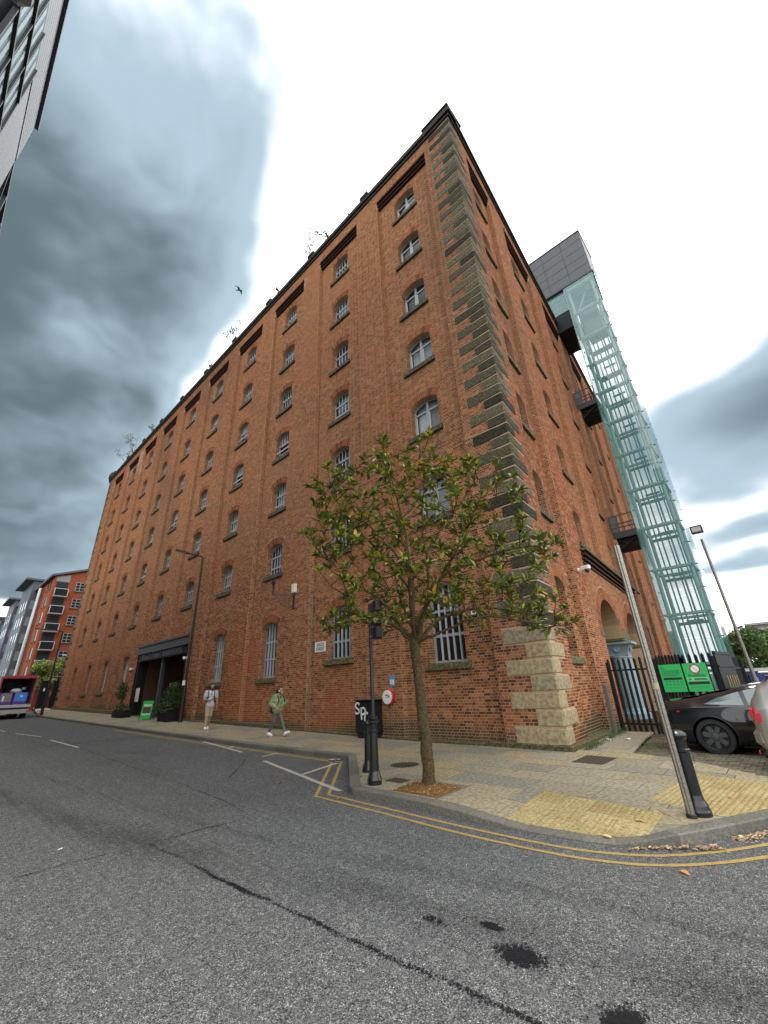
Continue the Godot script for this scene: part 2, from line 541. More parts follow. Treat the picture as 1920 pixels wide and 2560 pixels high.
	M.cover = mat(0.085, 0.072, 0.062, 0.6, 0.3, T.grain, 4.0)
	M.soil = mat(0.33, 0.24, 0.15, 0.95, 0, T.soil, 5.0)
	M.setts = mat(1, 1, 1, 0.92, 0, T.stone, 2.0, T.grain_n, 0.5)
	M.setts.vertex_color_use_as_albedo = true
	M.sett_bed = mat(0.11, 0.105, 0.075, 0.95, 0, T.soil, 2.0)
	M.verge = mat(0.07, 0.10, 0.035, 0.95, 0, T.moss, 1.0)
	# plants
	M.bark = mat(0.17, 0.148, 0.105, 0.9, 0, T.bark, 2.6, T.grain_n, 1.2)
	M.twig = mat(0.12, 0.10, 0.07, 0.9, 0, T.bark, 3.0)
	M.leaf = mat(1, 1, 1, 0.24)
	M.leaf.vertex_color_use_as_albedo = true
	M.leaf.backlight_enabled = true
	M.leaf.backlight = Color(0.7, 0.7, 0.6)
	M.leaf_matt = mat(1, 1, 1, 0.6)
	M.leaf_matt.vertex_color_use_as_albedo = true
	M.leaf_matt.backlight_enabled = true
	M.leaf_matt.backlight = Color(0.6, 0.6, 0.5)

func leaf_cols() -> Array:
	return [Color(0.085, 0.115, 0.024), Color(0.12, 0.155, 0.028), Color(0.06, 0.085, 0.02), Color(0.165, 0.205, 0.035), Color(0.30, 0.34, 0.045), Color(0.42, 0.23, 0.03), Color(0.21, 0.135, 0.045), Color(0.42, 0.45, 0.07)]

func glass(r: float, g: float, b: float, alpha: float, rough: float) -> StandardMaterial3D:
	var m := StandardMaterial3D.new()
	var c := lin(r, g, b)
	m.albedo_color = Color(c.r, c.g, c.b, alpha)
	m.transparency = BaseMaterial3D.TRANSPARENCY_ALPHA
	m.roughness = rough
	m.metallic_specular = 0.6
	return m

# ---------------------------------------------------------------- ground
func yard_y(x: float, z: float) -> float:
	return 0.17 + 0.02 * clampf(z - 0.3, -5.0, 0.0) - 0.005 * clampf(x - 2.0, 0.0, 4.0)

func ribbon(mb: MB, pts: Array, w, lift: float, yf: Callable, jitter := 0.0, step := 0.25):
	var path := []
	for i in pts.size() - 1:
		var a: Vector2 = pts[i]
		var b: Vector2 = pts[i + 1]
		var k := maxi(1, int(ceil(a.distance_to(b) / step)))
		for j in k: path.append(a.lerp(b, float(j) / k))
	path.append(pts[-1])
	var l := []
	var r := []
	for i in path.size():
		var d: Vector2 = (path[mini(i + 1, path.size() - 1)] - path[maxi(i - 1, 0)]).normalized()
		var q := Vector2(-d.y, d.x)
		var ww: float = (w.call(float(i) / path.size()) if w is Callable else w) * 0.5
		l.append(path[i] + q * (ww + rng.randf_range(-jitter, jitter)))
		r.append(path[i] - q * (ww + rng.randf_range(-jitter, jitter)))
	for i in path.size() - 1:
		var f := func(p: Vector2): return Vector3(p.x, yf.call(p.x, p.y) + lift, p.y)
		mb._q(f.call(l[i]), f.call(l[i + 1]), f.call(r[i + 1]), f.call(r[i]), Vector3.UP)

func smooth_path(pts: Array, n := 6) -> Array:
	var out := []
	for i in pts.size() - 1:
		var a: Vector2 = pts[maxi(i - 1, 0)]
		var d: Vector2 = pts[mini(i + 2, pts.size() - 1)]
		for j in n: out.append((pts[i] as Vector2).cubic_interpolate(pts[i + 1], a, d, float(j) / n))
	out.append(pts[-1])
	return out

func blob(mb: MB, c: Vector2, rx: float, rz: float, lift: float, yf: Callable, seed_: int, rot := 0.0):
	var r := RandomNumberGenerator.new()
	r.seed = seed_
	var k := 26
	var ph := [r.randf() * TAU, r.randf() * TAU, r.randf() * TAU]
	var ring := []
	for i in k:
		var a := TAU * i / k
		var m := 1.0 + 0.18 * sin(a * 2 + ph[0]) + 0.1 * sin(a * 5 + ph[1]) + 0.05 * sin(a * 9 + ph[2])
		var p := Vector2(cos(a) * rx * m, sin(a) * rz * m).rotated(rot) + c
		ring.append(Vector3(p.x, yf.call(p.x, p.y) + lift, p.y))
	var cc := Vector3(c.x, yf.call(c.x, c.y) + lift, c.y)
	for i in k: mb._t(cc, ring[i], ring[(i + 1) % k], Vector3.UP)

func build_ground():
	var ry := func(x, _z): return road_y(x)
	# terrain to the horizon
	var land := MB.new()
	var xs := [-900.0, -140.0, -100.0, -70.0, -50.0, -30.0, -15.0, -3.0, 1.0, 14.0, 60.0, 900.0]
	for i in xs.size() - 1:
		var a := road_y(xs[i]) - 0.06
		var b := road_y(xs[i + 1]) - 0.06
		land.quad(Vector3(xs[i], a, 900), Vector3(xs[i + 1], b, 900), Vector3(xs[i + 1], b, -900), Vector3(xs[i], a, -900))
	var ground := part("ground", land, mat(0.10, 0.10, 0.09, 0.95, 0, M.T.grain, 0.3), self)
	ground.set_meta("kind", "structure")
	# carriageway
	var road := structure("road")
	var near := MB.new()
	near.use_c = true
	var x0 := -16.0
	var z0 := 2.4
	var st := 0.07
	var nx := 322
	var nz := 151
	var ty := [smooth_path([Vector2(-9, 8.1), Vector2(-4, 7.6), Vector2(-1, 7.15), Vector2(0.68, 6.85), Vector2(2.03, 6.5), Vector2(2.77, 6.42), Vector2(3.67, 6.3), Vector2(6.5, 5.6)], 4),
		smooth_path([Vector2(-9, 9.2), Vector2(-4, 8.5), Vector2(-1, 7.9), Vector2(1.14, 7.33), Vector2(2.01, 7.24), Vector2(2.68, 7.17), Vector2(3.69, 7.0), Vector2(6.5, 6.4)], 4)]
	var pos := []
	var cols := []
	for j in nz + 1:
		for i in nx + 1:
			var x := x0 + i * st
			var z := z0 + j * st
			pos.append(Vector3(x, road_y(x), z))
			var k := 1.0 + 0.16 * fn.get_noise_2d(x * 22, z * 22) + 0.10 * fn.get_noise_2d(x * 120 + 50, z * 120)
			for tp in 2:
				var best := 9.0
				for q in ty[tp]:
					var dd: float = absf(q.x - x) * 0.25
					if dd < 0.5:
						best = minf(best, Vector2(dd * 0.3, q.y - z).length())
				if best < 0.3:
					k *= 1.0 - (0.36 if tp == 0 else 0.42) * exp(-pow(best / (0.05 if tp == 0 else 0.12), 2)) * (0.8 + 0.5 * fn.get_noise_2d(x * 60, z * 60))
			if z < 4.4 - (x + 4.3) * 0.2 and x < -1.9: k *= 0.93
			cols.append(Color(k, k, k))
	for j in nz:
		for i in nx:
			var a := j * (nx + 1) + i
			var b := a + 1
			var c := a + nx + 2
			var d := a + nx + 1
			for t in [[a, d, c], [a, c, b]]:
				for q in [t[0], t[2], t[1]]:
					near.v.append(pos[q]); near.n.append(Vector3.UP); near.c.append(cols[q])
	part("surface", near, M.asphalt, road)
	var far := MB.new()
	var fx := [-140.0, -100.0, -70.0, -50.0, -30.0, -16.0]
	for i in fx.size() - 1:
		far.quad(Vector3(fx[i], road_y(fx[i]), 13), Vector3(fx[i + 1], road_y(fx[i + 1]), 13), Vector3(fx[i + 1], road_y(fx[i + 1]), 2.4), Vector3(fx[i], road_y(fx[i]), 2.4))
	far.quad(Vector3(6.54, 0, 13), Vector3(40, 0, 13), Vector3(40, 0, -30), Vector3(6.54, 0, -30))
	part("far_surface", far, M.asphalt_far, road)
	# painted lines
	var y1 := [Vector2(-4.28, 3.05), Vector2(-2.1, 5.26)]
	var y2 := [Vector2(-4.5, 3.15), Vector2(-2.2, 5.46)]
	var f1 := smooth_path([Vector2(-0.76, 5.31), Vector2(0.54, 5.38), Vector2(1.5, 5.40), Vector2(2.16, 5.35), Vector2(2.73, 5.12), Vector2(3.16, 4.72), Vector2(3.6, 4.12), Vector2(4.5, 2.75), Vector2(6.2, 0.0)])
	var f2 := smooth_path([Vector2(-0.56, 5.52), Vector2(0.69, 5.61), Vector2(1.61, 5.62), Vector2(2.31, 5.55), Vector2(2.95, 5.26), Vector2(3.61, 4.53), Vector2(4.6, 3.0), Vector2(6.4, 0.1)])
	for pts in [y1 + f1, y2 + f2, [Vector2(-20, 3.36), Vector2(-11.4, 3.2), Vector2(-4.28, 3.05)], [Vector2(-20, 3.5), Vector2(-11.4, 3.36), Vector2(-4.5, 3.15)]]:
		var mb := MB.new()
		ribbon(mb, pts, 0.062, 0.004, ry, 0.004, 0.1)
		part("yellow_line", mb, M.yellow, road)
	for pts in [[Vector2(-6.05, 4.06), Vector2(-2.1, 4.99)], [Vector2(-4.25, 3.22), Vector2(-3.86, 4.5)], [Vector2(-11.5, 3.1), Vector2(-7.93, 3.62)], [Vector2(-6.85, 3.1), Vector2(-6.72, 3.7)], [Vector2(-9.3, 3.15), Vector2(-9.1, 3.42)],
		[Vector2(-23.1, 6.66), Vector2(-19.97, 6.24)], [Vector2(-17.9, 6.28), Vector2(-13.95, 6.22)], [Vector2(-29.0, 7.0), Vector2(-25.0, 6.82)]]:
		var mb := MB.new()
		ribbon(mb, pts, 0.1, 0.008, ry, 0.006, 0.12)
		part("white_line", mb, M.white_line, road)
	# tarred joints between old and new surfacing, and small patches
	var fleck := MB.new()
	fleck._t(Vector3(-0.5, 0, -0.3), Vector3(0.1, 0, 0.5), Vector3(0.5, 0, -0.1), Vector3.UP)
	fleck._t(Vector3(-0.5, 0, -0.3), Vector3(0.5, 0, -0.1), Vector3(0.05, 0, -0.5), Vector3.UP)
	var fm := fleck.mesh()
	var sr := RandomNumberGenerator.new()
	sr.seed = 812
	var scatter := func(called, c: Vector2, rx: float, rz: float, count: int):
		var xf2 := []
		for i in count:
			var rr := sqrt(sr.randf()) * (1.0 + 0.3 * sr.randfn())
			var an := sr.randf() * TAU
			var p2 := c + Vector2(cos(an) * rx, sin(an) * rz) * rr
			xf2.append(Transform3D(Basis(Vector3.UP, sr.randf() * TAU) * Basis.from_scale(Vector3.ONE * sr.randf_range(0.006, 0.02)), Vector3(p2.x, road_y(p2.x) + 0.006 + 0.001 * sr.randf(), p2.y)))
		multi(called, fm, M.tar, xf2, null, road)
	var seam := func(pts, w, jit):
		var xf2 := []
		for i in pts.size() - 1:
			var a: Vector2 = pts[i]
			var b: Vector2 = pts[i + 1]
			var q := (b - a).normalized().orthogonal()
			var k := int(a.distance_to(b) * w * 16000.0)
			for e in k:
				var t := sr.randf()
				var p2 := a.lerp(b, t)
				var wob := 0.012 * sin(p2.x * 3.1 + p2.y * 2.3) + 0.008 * sin(p2.x * 11.0 + p2.y * 9.0)
				var dens := 0.55 + 0.45 * fn.get_noise_2d(p2.x * 90.0, p2.y * 90.0) * 2.0
				if sr.randf() > dens: continue
				p2 += q * (sr.randfn() * w * 0.34 + wob)
				xf2.append(Transform3D(Basis(Vector3.UP, sr.randf() * TAU) * Basis.from_scale(Vector3.ONE * sr.randf_range(0.006, 0.018)), Vector3(p2.x, road_y(p2.x) + 0.004 + 0.002 * sr.randf(), p2.y)))
		multi("tar_joint", fm, M.tar, xf2, null, road)
	seam.call([Vector2(-2.06, 10.6), Vector2(-2.12, 8.9), Vector2(-2.04, 8.12), Vector2(-2.08, 7.4), Vector2(-2.0, 6.74)], 0.022, 0.008)
	seam.call([Vector2(-2.0, 6.74), Vector2(-2.62, 6.64), Vector2(-4.1, 6.5), Vector2(-7.68, 6.41), Vector2(-13.9, 6.2)], 0.02, 0.008)
	seam.call([Vector2(-2.02, 8.14), Vector2(-1.4, 8.1), Vector2(-0.63, 8.07), Vector2(0.2, 8.05)], 0.04, 0.012)
	seam.call([Vector2(-0.2, 8.06), Vector2(0.56, 8.03), Vector2(1.72, 7.97), Vector2(2.27, 7.94), Vector2(2.9, 7.94), Vector2(4.4, 7.9)], 0.042, 0.016)
	seam.call([Vector2(-4.9, 5.6), Vector2(-5.5, 5.1), Vector2(-6.9, 4.05), Vector2(-7.9, 3.95)], 0.022, 0.008)
	scatter.call("tar_crumbs", Vector2(2.46, 7.44), 0.15, 0.1, 900)
	scatter.call("tar_crumbs", Vector2(2.14, 7.23), 0.075, 0.04, 260)
	scatter.call("tar_crumbs", Vector2(3.14, 7.66), 0.1, 0.14, 700)
	scatter.call("tar_crumbs", Vector2(1.75, 7.42), 0.12, 0.05, 120)
	var pm := MB.new()
	blob(pm, Vector2(2.46, 7.44), 0.10, 0.07, 0.005, ry, 5)
	part("tar_patch", pm, mat(0.016, 0.017, 0.018, 0.9, 0, M.T.grain, 5.0), road)
	pm = MB.new()
	blob(pm, Vector2(2.14, 7.23), 0.065, 0.03, 0.005, ry, 6)
	part("tar_patch", pm, mat(0.022, 0.022, 0.023, 0.9, 0, M.T.grain, 5.0), road)
	pm = MB.new()
	blob(pm, Vector2(3.14, 7.66), 0.07, 0.1, 0.005, ry, 8)
	part("tar_patch", pm, mat(0.022, 0.022, 0.023, 0.9, 0, M.T.grain, 5.0), road)
	# kerbstones
	var kerb := structure("kerb")
	var inn := []
	for i in KERB.size():
		var d0: Vector2 = (KERB[i] - KERB[maxi(i - 1, 0)]).normalized() if i > 0 else (KERB[1] - KERB[0]).normalized()
		var d1: Vector2 = (KERB[mini(i + 1, KERB.size() - 1)] - KERB[i]).normalized() if i < KERB.size() - 1 else d0
		var m := Vector2(d0.y, -d0.x) + Vector2(d1.y, -d1.x)
		inn.append(KERB[i] + m * (0.2 / (1.0 + d0.dot(d1))))
	var ktop := func(x, z): return road_y(x) + kerb_h(x, z)
	var kt2 := func(x, z): return road_y(x) + kerb_h(x, z) - 0.012
	var kbot := func(x, _z): return road_y(x) - 0.1
	for i in KERB.size() - 1:
		var a: Vector2 = KERB[i]
		var b: Vector2 = KERB[i + 1]
		if a.x < -75: continue
		var k := maxi(1, roundi(a.distance_to(b) / 0.92))
		for j in k:
			var t0 := (j + 0.004) / k
			var t1 := (j + 0.996) / k
			var o0 := a.lerp(b, t0)
			var o1 := a.lerp(b, t1)
			var i0: Vector2 = (inn[i] as Vector2).lerp(inn[i + 1], t0)
			var i1: Vector2 = (inn[i] as Vector2).lerp(inn[i + 1], t1)
			var mb := MB.new()
			# front face, chamfer, top
			var e0 := o0.lerp(i0, 0.07)
			var e1 := o1.lerp(i1, 0.07)
			var P := func(p: Vector2, f: Callable): return Vector3(p.x, f.call(p.x, p.y), p.y)
			var out3 := Vector3(o0.x - i0.x, 0, o0.y - i0.y)
			mb._q(P.call(o0, kbot), P.call(o1, kbot), P.call(o1, kt2), P.call(o0, kt2), out3)
			mb._q(P.call(o0, kt2), P.call(o1, kt2), P.call(e1, ktop), P.call(e0, ktop), out3 + Vector3.UP * 0.2)
			mb._q(P.call(e0, ktop), P.call(e1, ktop), P.call(i1, ktop), P.call(i0, ktop), Vector3.UP)
			mb._q(P.call(i0, kbot), P.call(i1, kbot), P.call(i1, ktop), P.call(i0, ktop), -out3)
			for s in [[o0, e0, i0, a - b], [o1, e1, i1, b - a]]:
				mb._q(P.call(s[0], kbot), P.call(s[2], kbot), P.call(s[2], ktop), P.call(s[0], kt2), Vector3(s[3].x, 0, s[3].y))
			part("kerbstone", mb, M.kerbs[rng.randi() % 3], kerb)
	# pavement
	var pave := structure("pavement")
	var outline := PackedVector2Array()
	for i in KERB.size():
		if KERB[i].x < -78 or KERB[i].x > 4.5: continue
		outline.append(inn[i])
	for p in [Vector2(3.62, 1.2), Vector2(2.4, 0.36), Vector2(1.35, -0.1), Vector2(1.0, -2.9), Vector2(0.9, -4.2), Vector2(-0.2, -4.2), Vector2(0.3, 0.3), Vector2(-51.5, 0.18), Vector2(-52.0, -2.0), Vector2(-78, -2.0)]:
		outline.append(p)
	# bedding under the slabs
	var bed := MB.new()
	var py := func(x, z): return pave_y(x, z) - 0.022
	var near_clip := PackedVector2Array([Vector2(-8, -5), Vector2(6, -5), Vector2(6, 6), Vector2(-8, 6)])
	var cells := []
	var xx := -78.0
	while xx < 5.0:
		var w := 4.0 if xx < -8 else 0.5
		var zz := -4.5
		while zz < 5.5:
			var hgt := 10.0 if xx < -8 else 0.5
			for poly in Geometry2D.intersect_polygons(outline, PackedVector2Array([Vector2(xx, zz), Vector2(xx + w, zz), Vector2(xx + w, zz + hgt), Vector2(xx, zz + hgt)])):
				var ix := Geometry2D.triangulate_polygon(poly)
				for q in range(0, ix.size(), 3):
					var tri := []
					for e in 3: tri.append(Vector3(poly[ix[q + e]].x, py.call(poly[ix[q + e]].x, poly[ix[q + e]].y), poly[ix[q + e]].y))
					bed._t(tri[0], tri[1], tri[2], Vector3.UP)
			zz += hgt
		xx += w
	part("bedding", bed, M.bed, pave)
	# holes in the slab pattern: tactile paving, tree pit, covers
	var tac1 := func(i, j): return Vector2(1.04, 3.70) + Vector2(0.985, 0.155).normalized() * 0.408 * i + Vector2(-0.02, 1.0) * 0.408 * j
	var tac2 := func(i, j): return Vector2(2.6, 1.42) + Vector2(0.93, 0.30).normalized() * 0.408 * i + Vector2(-0.1, 1.0).normalized() * 0.408 * j
	var pit := PackedVector2Array([Vector2(-1.1, 4.06), Vector2(-0.12, 4.04), Vector2(-0.12, 4.84), Vector2(-1.1, 4.84)])
	var man1 := PackedVector2Array([Vector2(0.62, 0.5), Vector2(1.24, 0.56), Vector2(1.2, 1.42), Vector2(0.6, 1.38)])
	var holes := [PackedVector2Array([tac1.call(0, 0), tac1.call(4, 0), tac1.call(4, 4), tac1.call(0, 4)]), PackedVector2Array([tac2.call(0, 0), tac2.call(3, 0), tac2.call(3, 5), tac2.call(0, 5)]), pit, man1,
		circle_poly(Vector2(-2.22, 3.1), 0.31), PackedVector2Array([Vector2(-1.62, 4.1), Vector2(-1.2, 4.1), Vector2(-1.2, 4.4), Vector2(-1.62, 4.4)]), PackedVector2Array([Vector2(1.55, 0.62), Vector2(1.72, 0.63), Vector2(1.72, 0.83), Vector2(1.55, 0.82)])]
	var pt := func(x, z): return pave_y(x, z)
	var pb := func(x, z): return pave_y(x, z) - 0.03
	var made := []
	var row := 0
	var z := 4.92
	while z > -4.2:
		var dep: float = [0.62, 0.55, 0.7, 0.6][row % 4]
		var x := 5.0 - rng.randf() * 0.6
		while x > -78.0:
			if z < 0.0 and x < -0.6: break
			if z - dep > 3.2 and x < -5.0: break
			var l: float = rng.randf_range(0.6, 1.05)
			var rect := PackedVector2Array([Vector2(x - l + 0.006, z - dep + 0.006), Vector2(x - 0.006, z - dep + 0.006), Vector2(x - 0.006, z - 0.006), Vector2(x - l + 0.006, z - 0.006)])
			x -= l
			var polys := Geometry2D.intersect_polygons(rect, outline)
			if x > -4.5:
				for hole in holes:
					var nxt := []
					for p in polys:
						for q in Geometry2D.clip_polygons(p, hole):
							if not Geometry2D.is_polygon_clockwise(q): nxt.append(q)
					polys.assign(nxt)
			for p in polys:
				if p.size() < 3: continue
				var area := 0.0
				for e in p.size(): area += p[e].cross(p[(e + 1) % p.size()])
				if absf(area) * 0.5 < 0.01: continue
				made.append(p)
		z -= dep
		row += 1
	var camp := Vector2(4.3, 10.6)
	made.sort_custom(func(p, q): return camp.distance_squared_to(p[0]) < camp.distance_squared_to(q[0]))
	var rest := MB.new()
	rest.use_c = true
	for i in made.size():
		var tone := clampi(int((fn.get_noise_2d(made[i][0].x * 20, made[i][0].y * 20) * 1.4 + 0.5 + rng.randf_range(-0.35, 0.35)) * 6), 0, 5)
		var dy := rng.randf_range(-0.002, 0.003)
		if i < 290:
			var mb := MB.new()
			mb.prism(made[i], pb, func(x, zz): return pave_y(x, zz) + dy)
			part("paving_slab", mb, M.slabs[tone], pave)
		else:
			var cc: Color = (M.slabs[tone] as StandardMaterial3D).albedo_color.srgb_to_linear()
			rest.col = cc
			rest.prism(made[i], pb, func(x, zz): return pave_y(x, zz) + dy)
	part("far_paving", rest, M.slab_multi, pave).set_meta("kind", "stuff")
	# tactile slabs with rows of blisters
	var dome := func(mb: MB, p: Vector2, r: float):
		var y := pave_y(p.x, p.y)
		mb.lathe([Vector2(r, y - 0.002), Vector2(r * 0.8, y + 0.008), Vector2(0.0, y + 0.009)], 8, Transform3D(Basis.IDENTITY, Vector3(p.x, 0, p.y)))
	var pin := PackedVector2Array(outline)
	for set_ in [[tac1, 4, 4], [tac2, 3, 5]]:
		var f: Callable = set_[0]
		for i in set_[1]:
			for j in set_[2]:
				var q := PackedVector2Array([f.call(i + 0.008, j + 0.008), f.call(i + 0.992, j + 0.008), f.call(i + 0.992, j + 0.992), f.call(i + 0.008, j + 0.992)])
				for poly in Geometry2D.intersect_polygons(q, pin):
					var mb := MB.new()
					mb.prism(poly, pb, pt)
					for a in 6:
						for b in 6:
							var c: Vector2 = f.call(i + (a + 0.5) / 6.0, j + (b + 0.5) / 6.0)
							if Geometry2D.is_point_in_polygon(c, poly): dome.call(mb, c, 0.018)
					part("tactile_slab", mb, M.tactile[rng.randi() % 3], pave)
	# covers
	var mbc := MB.new()
	mbc.prism(man1, pb, func(x, zz): return pave_y(x, zz) - 0.003)
	for a in 7:
		for b in 9:
			var c := Vector2(0.62, 0.5).lerp(Vector2(1.24, 0.56), (a + 0.5) / 7.0).lerp(Vector2(0.6, 1.38).lerp(Vector2(1.2, 1.42), (a + 0.5) / 7.0), (b + 0.5) / 9.0)
			var s := 0.026
			mbc.box(Vector3(c.x - s, 0.1, c.y - s * (1.0 if (a + b) % 2 else 0.4)), Vector3(c.x + s * (0.4 if (a + b) % 2 else 1.0), pave_y(c.x, c.y) + 0.002, c.y + s))
	part("access_cover", mbc, M.cover, pave)
	mbc = MB.new()
	mbc.prism(circle_poly(Vector2(-2.22, 3.1), 0.305), pb, func(x, zz): return pave_y(x, zz) - 0.002)
	for r in [0.08, 0.14, 0.2, 0.26]:
		var k: int = int(r * 90)
		for e in k:
			var a := TAU * e / k
			var c = Vector2(-2.22, 3.1) + Vector2(cos(a), sin(a)) * r
			mbc.box(Vector3(c.x - 0.018, 0.1, c.y - 0.018), Vector3(c.x + 0.018, pave_y(c.x, c.y) + 0.003, c.y + 0.018))
	part("access_cover", mbc, M.cover, pave)
	for rr in [[-1.62, -1.2, 4.1, 4.4], [1.55, 1.72, 0.62, 0.83]]:
		mbc = MB.new()
		mbc.prism(PackedVector2Array([Vector2(rr[0], rr[2]), Vector2(rr[1], rr[2]), Vector2(rr[1], rr[3]), Vector2(rr[0], rr[3])]), pb, func(x, zz): return pave_y(x, zz) - 0.003)
		part("access_cover", mbc, M.cover, pave)
	# tree pit
	mbc = MB.new()
	var pc := Vector2(-0.61, 4.44)
	for a in 14:
		for b in 12:
			var f := func(u, w):
				var p := Vector2(lerp(-1.1, -0.12, u), lerp(4.05, 4.84, w))
				var edge: float = minf(minf(u, 1 - u), minf(w, 1 - w))
				return Vector3(p.x, pave_y(p.x, p.y) - 0.02 + 0.05 * exp(-p.distance_squared_to(Vector2(-0.65, 4.3)) * 9.0) + 0.02 * smoothstep(0.0, 0.2, edge) + 0.012 * fn.get_noise_2d(p.x * 700, p.y * 700), p.y)
			mbc._q(f.call(a / 14.0, b / 12.0), f.call((a + 1) / 14.0, b / 12.0), f.call((a + 1) / 14.0, (b + 1) / 12.0), f.call(a / 14.0, (b + 1) / 12.0), Vector3.UP)
	part("tree_pit_soil", mbc, M.soil, pave)
	for e in [[Vector2(-1.14, 4.02), Vector2(-0.08, 4.0)], [Vector2(-0.1, 4.04), Vector2(-0.1, 4.86)]]:
		mbc = MB.new()
		ribbon(mbc, e, 0.05, 0.004, pt, 0.0, 0.3)
		part("pit_edging", mbc, M.kerbs[2], pave)
	# yard of stone setts
	var yard := structure("yard")
	var yl := MB.new()
	var yg := PackedVector2Array([Vector2(-0.6, -4.0), Vector2(1.0, -2.9), Vector2(1.35, -0.1), Vector2(2.4, 0.36), Vector2(3.62, 1.2), Vector2(4.4, 2.1), Vector2(14, -14.7), Vector2(14, -60), Vector2(-6, -60)])
	for i in 8:
		for j in 16:
			for poly in Geometry2D.intersect_polygons(yg, PackedVector2Array([Vector2(-6 + i * 2.5, -60 + j * 4), Vector2(-3.5 + i * 2.5, -60 + j * 4), Vector2(-3.5 + i * 2.5, -56 + j * 4), Vector2(-6 + i * 2.5, -56 + j * 4)])):
				var ix := Geometry2D.triangulate_polygon(poly)
				for q in range(0, ix.size(), 3):
					var tri := []
					for e in 3: tri.append(Vector3(poly[ix[q + e]].x, yard_y(poly[ix[q + e]].x, poly[ix[q + e]].y) - 0.02, poly[ix[q + e]].y))
					yl._t(tri[0], tri[1], tri[2], Vector3.UP)
	part("bed", yl, M.sett_bed, yard)
	var sett := MB.new()
	sett.cbox(Vector3(-0.5, -1.0, -0.5), Vector3(0.5, 0.0, 0.5), 0.12)
	var sm := sett.mesh()
	var spots := []
	var r2 := 0
	var sz := 1.2
	while sz > -7.5:
		var sx := 0.5 + 0.08 * (r2 % 2)
		while sx < 6.5:
			var p := Vector2(sx, sz + 0.12 * (sx - 2.0) * 0.6)
			if Geometry2D.is_point_in_polygon(p, yg): spots.append(p)
			sx += 0.165
		sz -= 0.112
		r2 += 1
	spots.sort_custom(func(p, q): return camp.distance_squared_to(p) < camp.distance_squared_to(q))
	var xf := []
	var cl := []
	var smats := []
	for c in [Vector3(0.22, 0.205, 0.16), Vector3(0.17, 0.165, 0.14), Vector3(0.25, 0.225, 0.17), Vector3(0.15, 0.15, 0.12)]:
		smats.append(mat(c.x, c.y, c.z, 0.9, 0, M.T.stone, 2.0))
	for i in spots.size():
		var p: Vector2 = spots[i]
		var t := Transform3D(Basis(Vector3.UP, 0.07 + rng.randf_range(-0.05, 0.05)) * Basis.from_scale(Vector3(rng.randf_range(0.14, 0.155), 0.05, rng.randf_range(0.092, 0.102))), Vector3(p.x, yard_y(p.x, p.y) + rng.randf_range(-0.006, 0.005), p.y))
		if i < 290: part("sett", sm, smats[rng.randi() % 4], yard, t)
		else:
			xf.append(t)
			var k := rng.randf_range(0.7, 1.2)
			cl.append(Color(0.20 * k, 0.19 * k, 0.15 * k))
	multi("far_setts", sm, M.setts, xf, cl, yard)

func circle_poly(c: Vector2, r: float, k := 20) -> PackedVector2Array:
	var p := PackedVector2Array()
	for i in k: p.append(c + Vector2(cos(TAU * i / k), sin(TAU * i / k)) * r)
	return p

# ---------------------------------------------------------------- warehouse
const ROWS := [2.28, 6.96, 10.41, 13.645, 16.84, 20.15, 23.54]
const REC := -0.10
const PIL := 0.12
const JAMB := 0.27
const CH := 0.075
var bx := []      # brick transforms
var bc := []      # brick colours
var bn := []      # near bricks: [distance, transform, colour]
var win_cache := {}

func arch_y(w: float, r: float, x: float) -> float:
	var R := (w * w + r * r) / (2.0 * r)
	return sqrt(maxf(R * R - x * x, 0.0)) - (R - r)

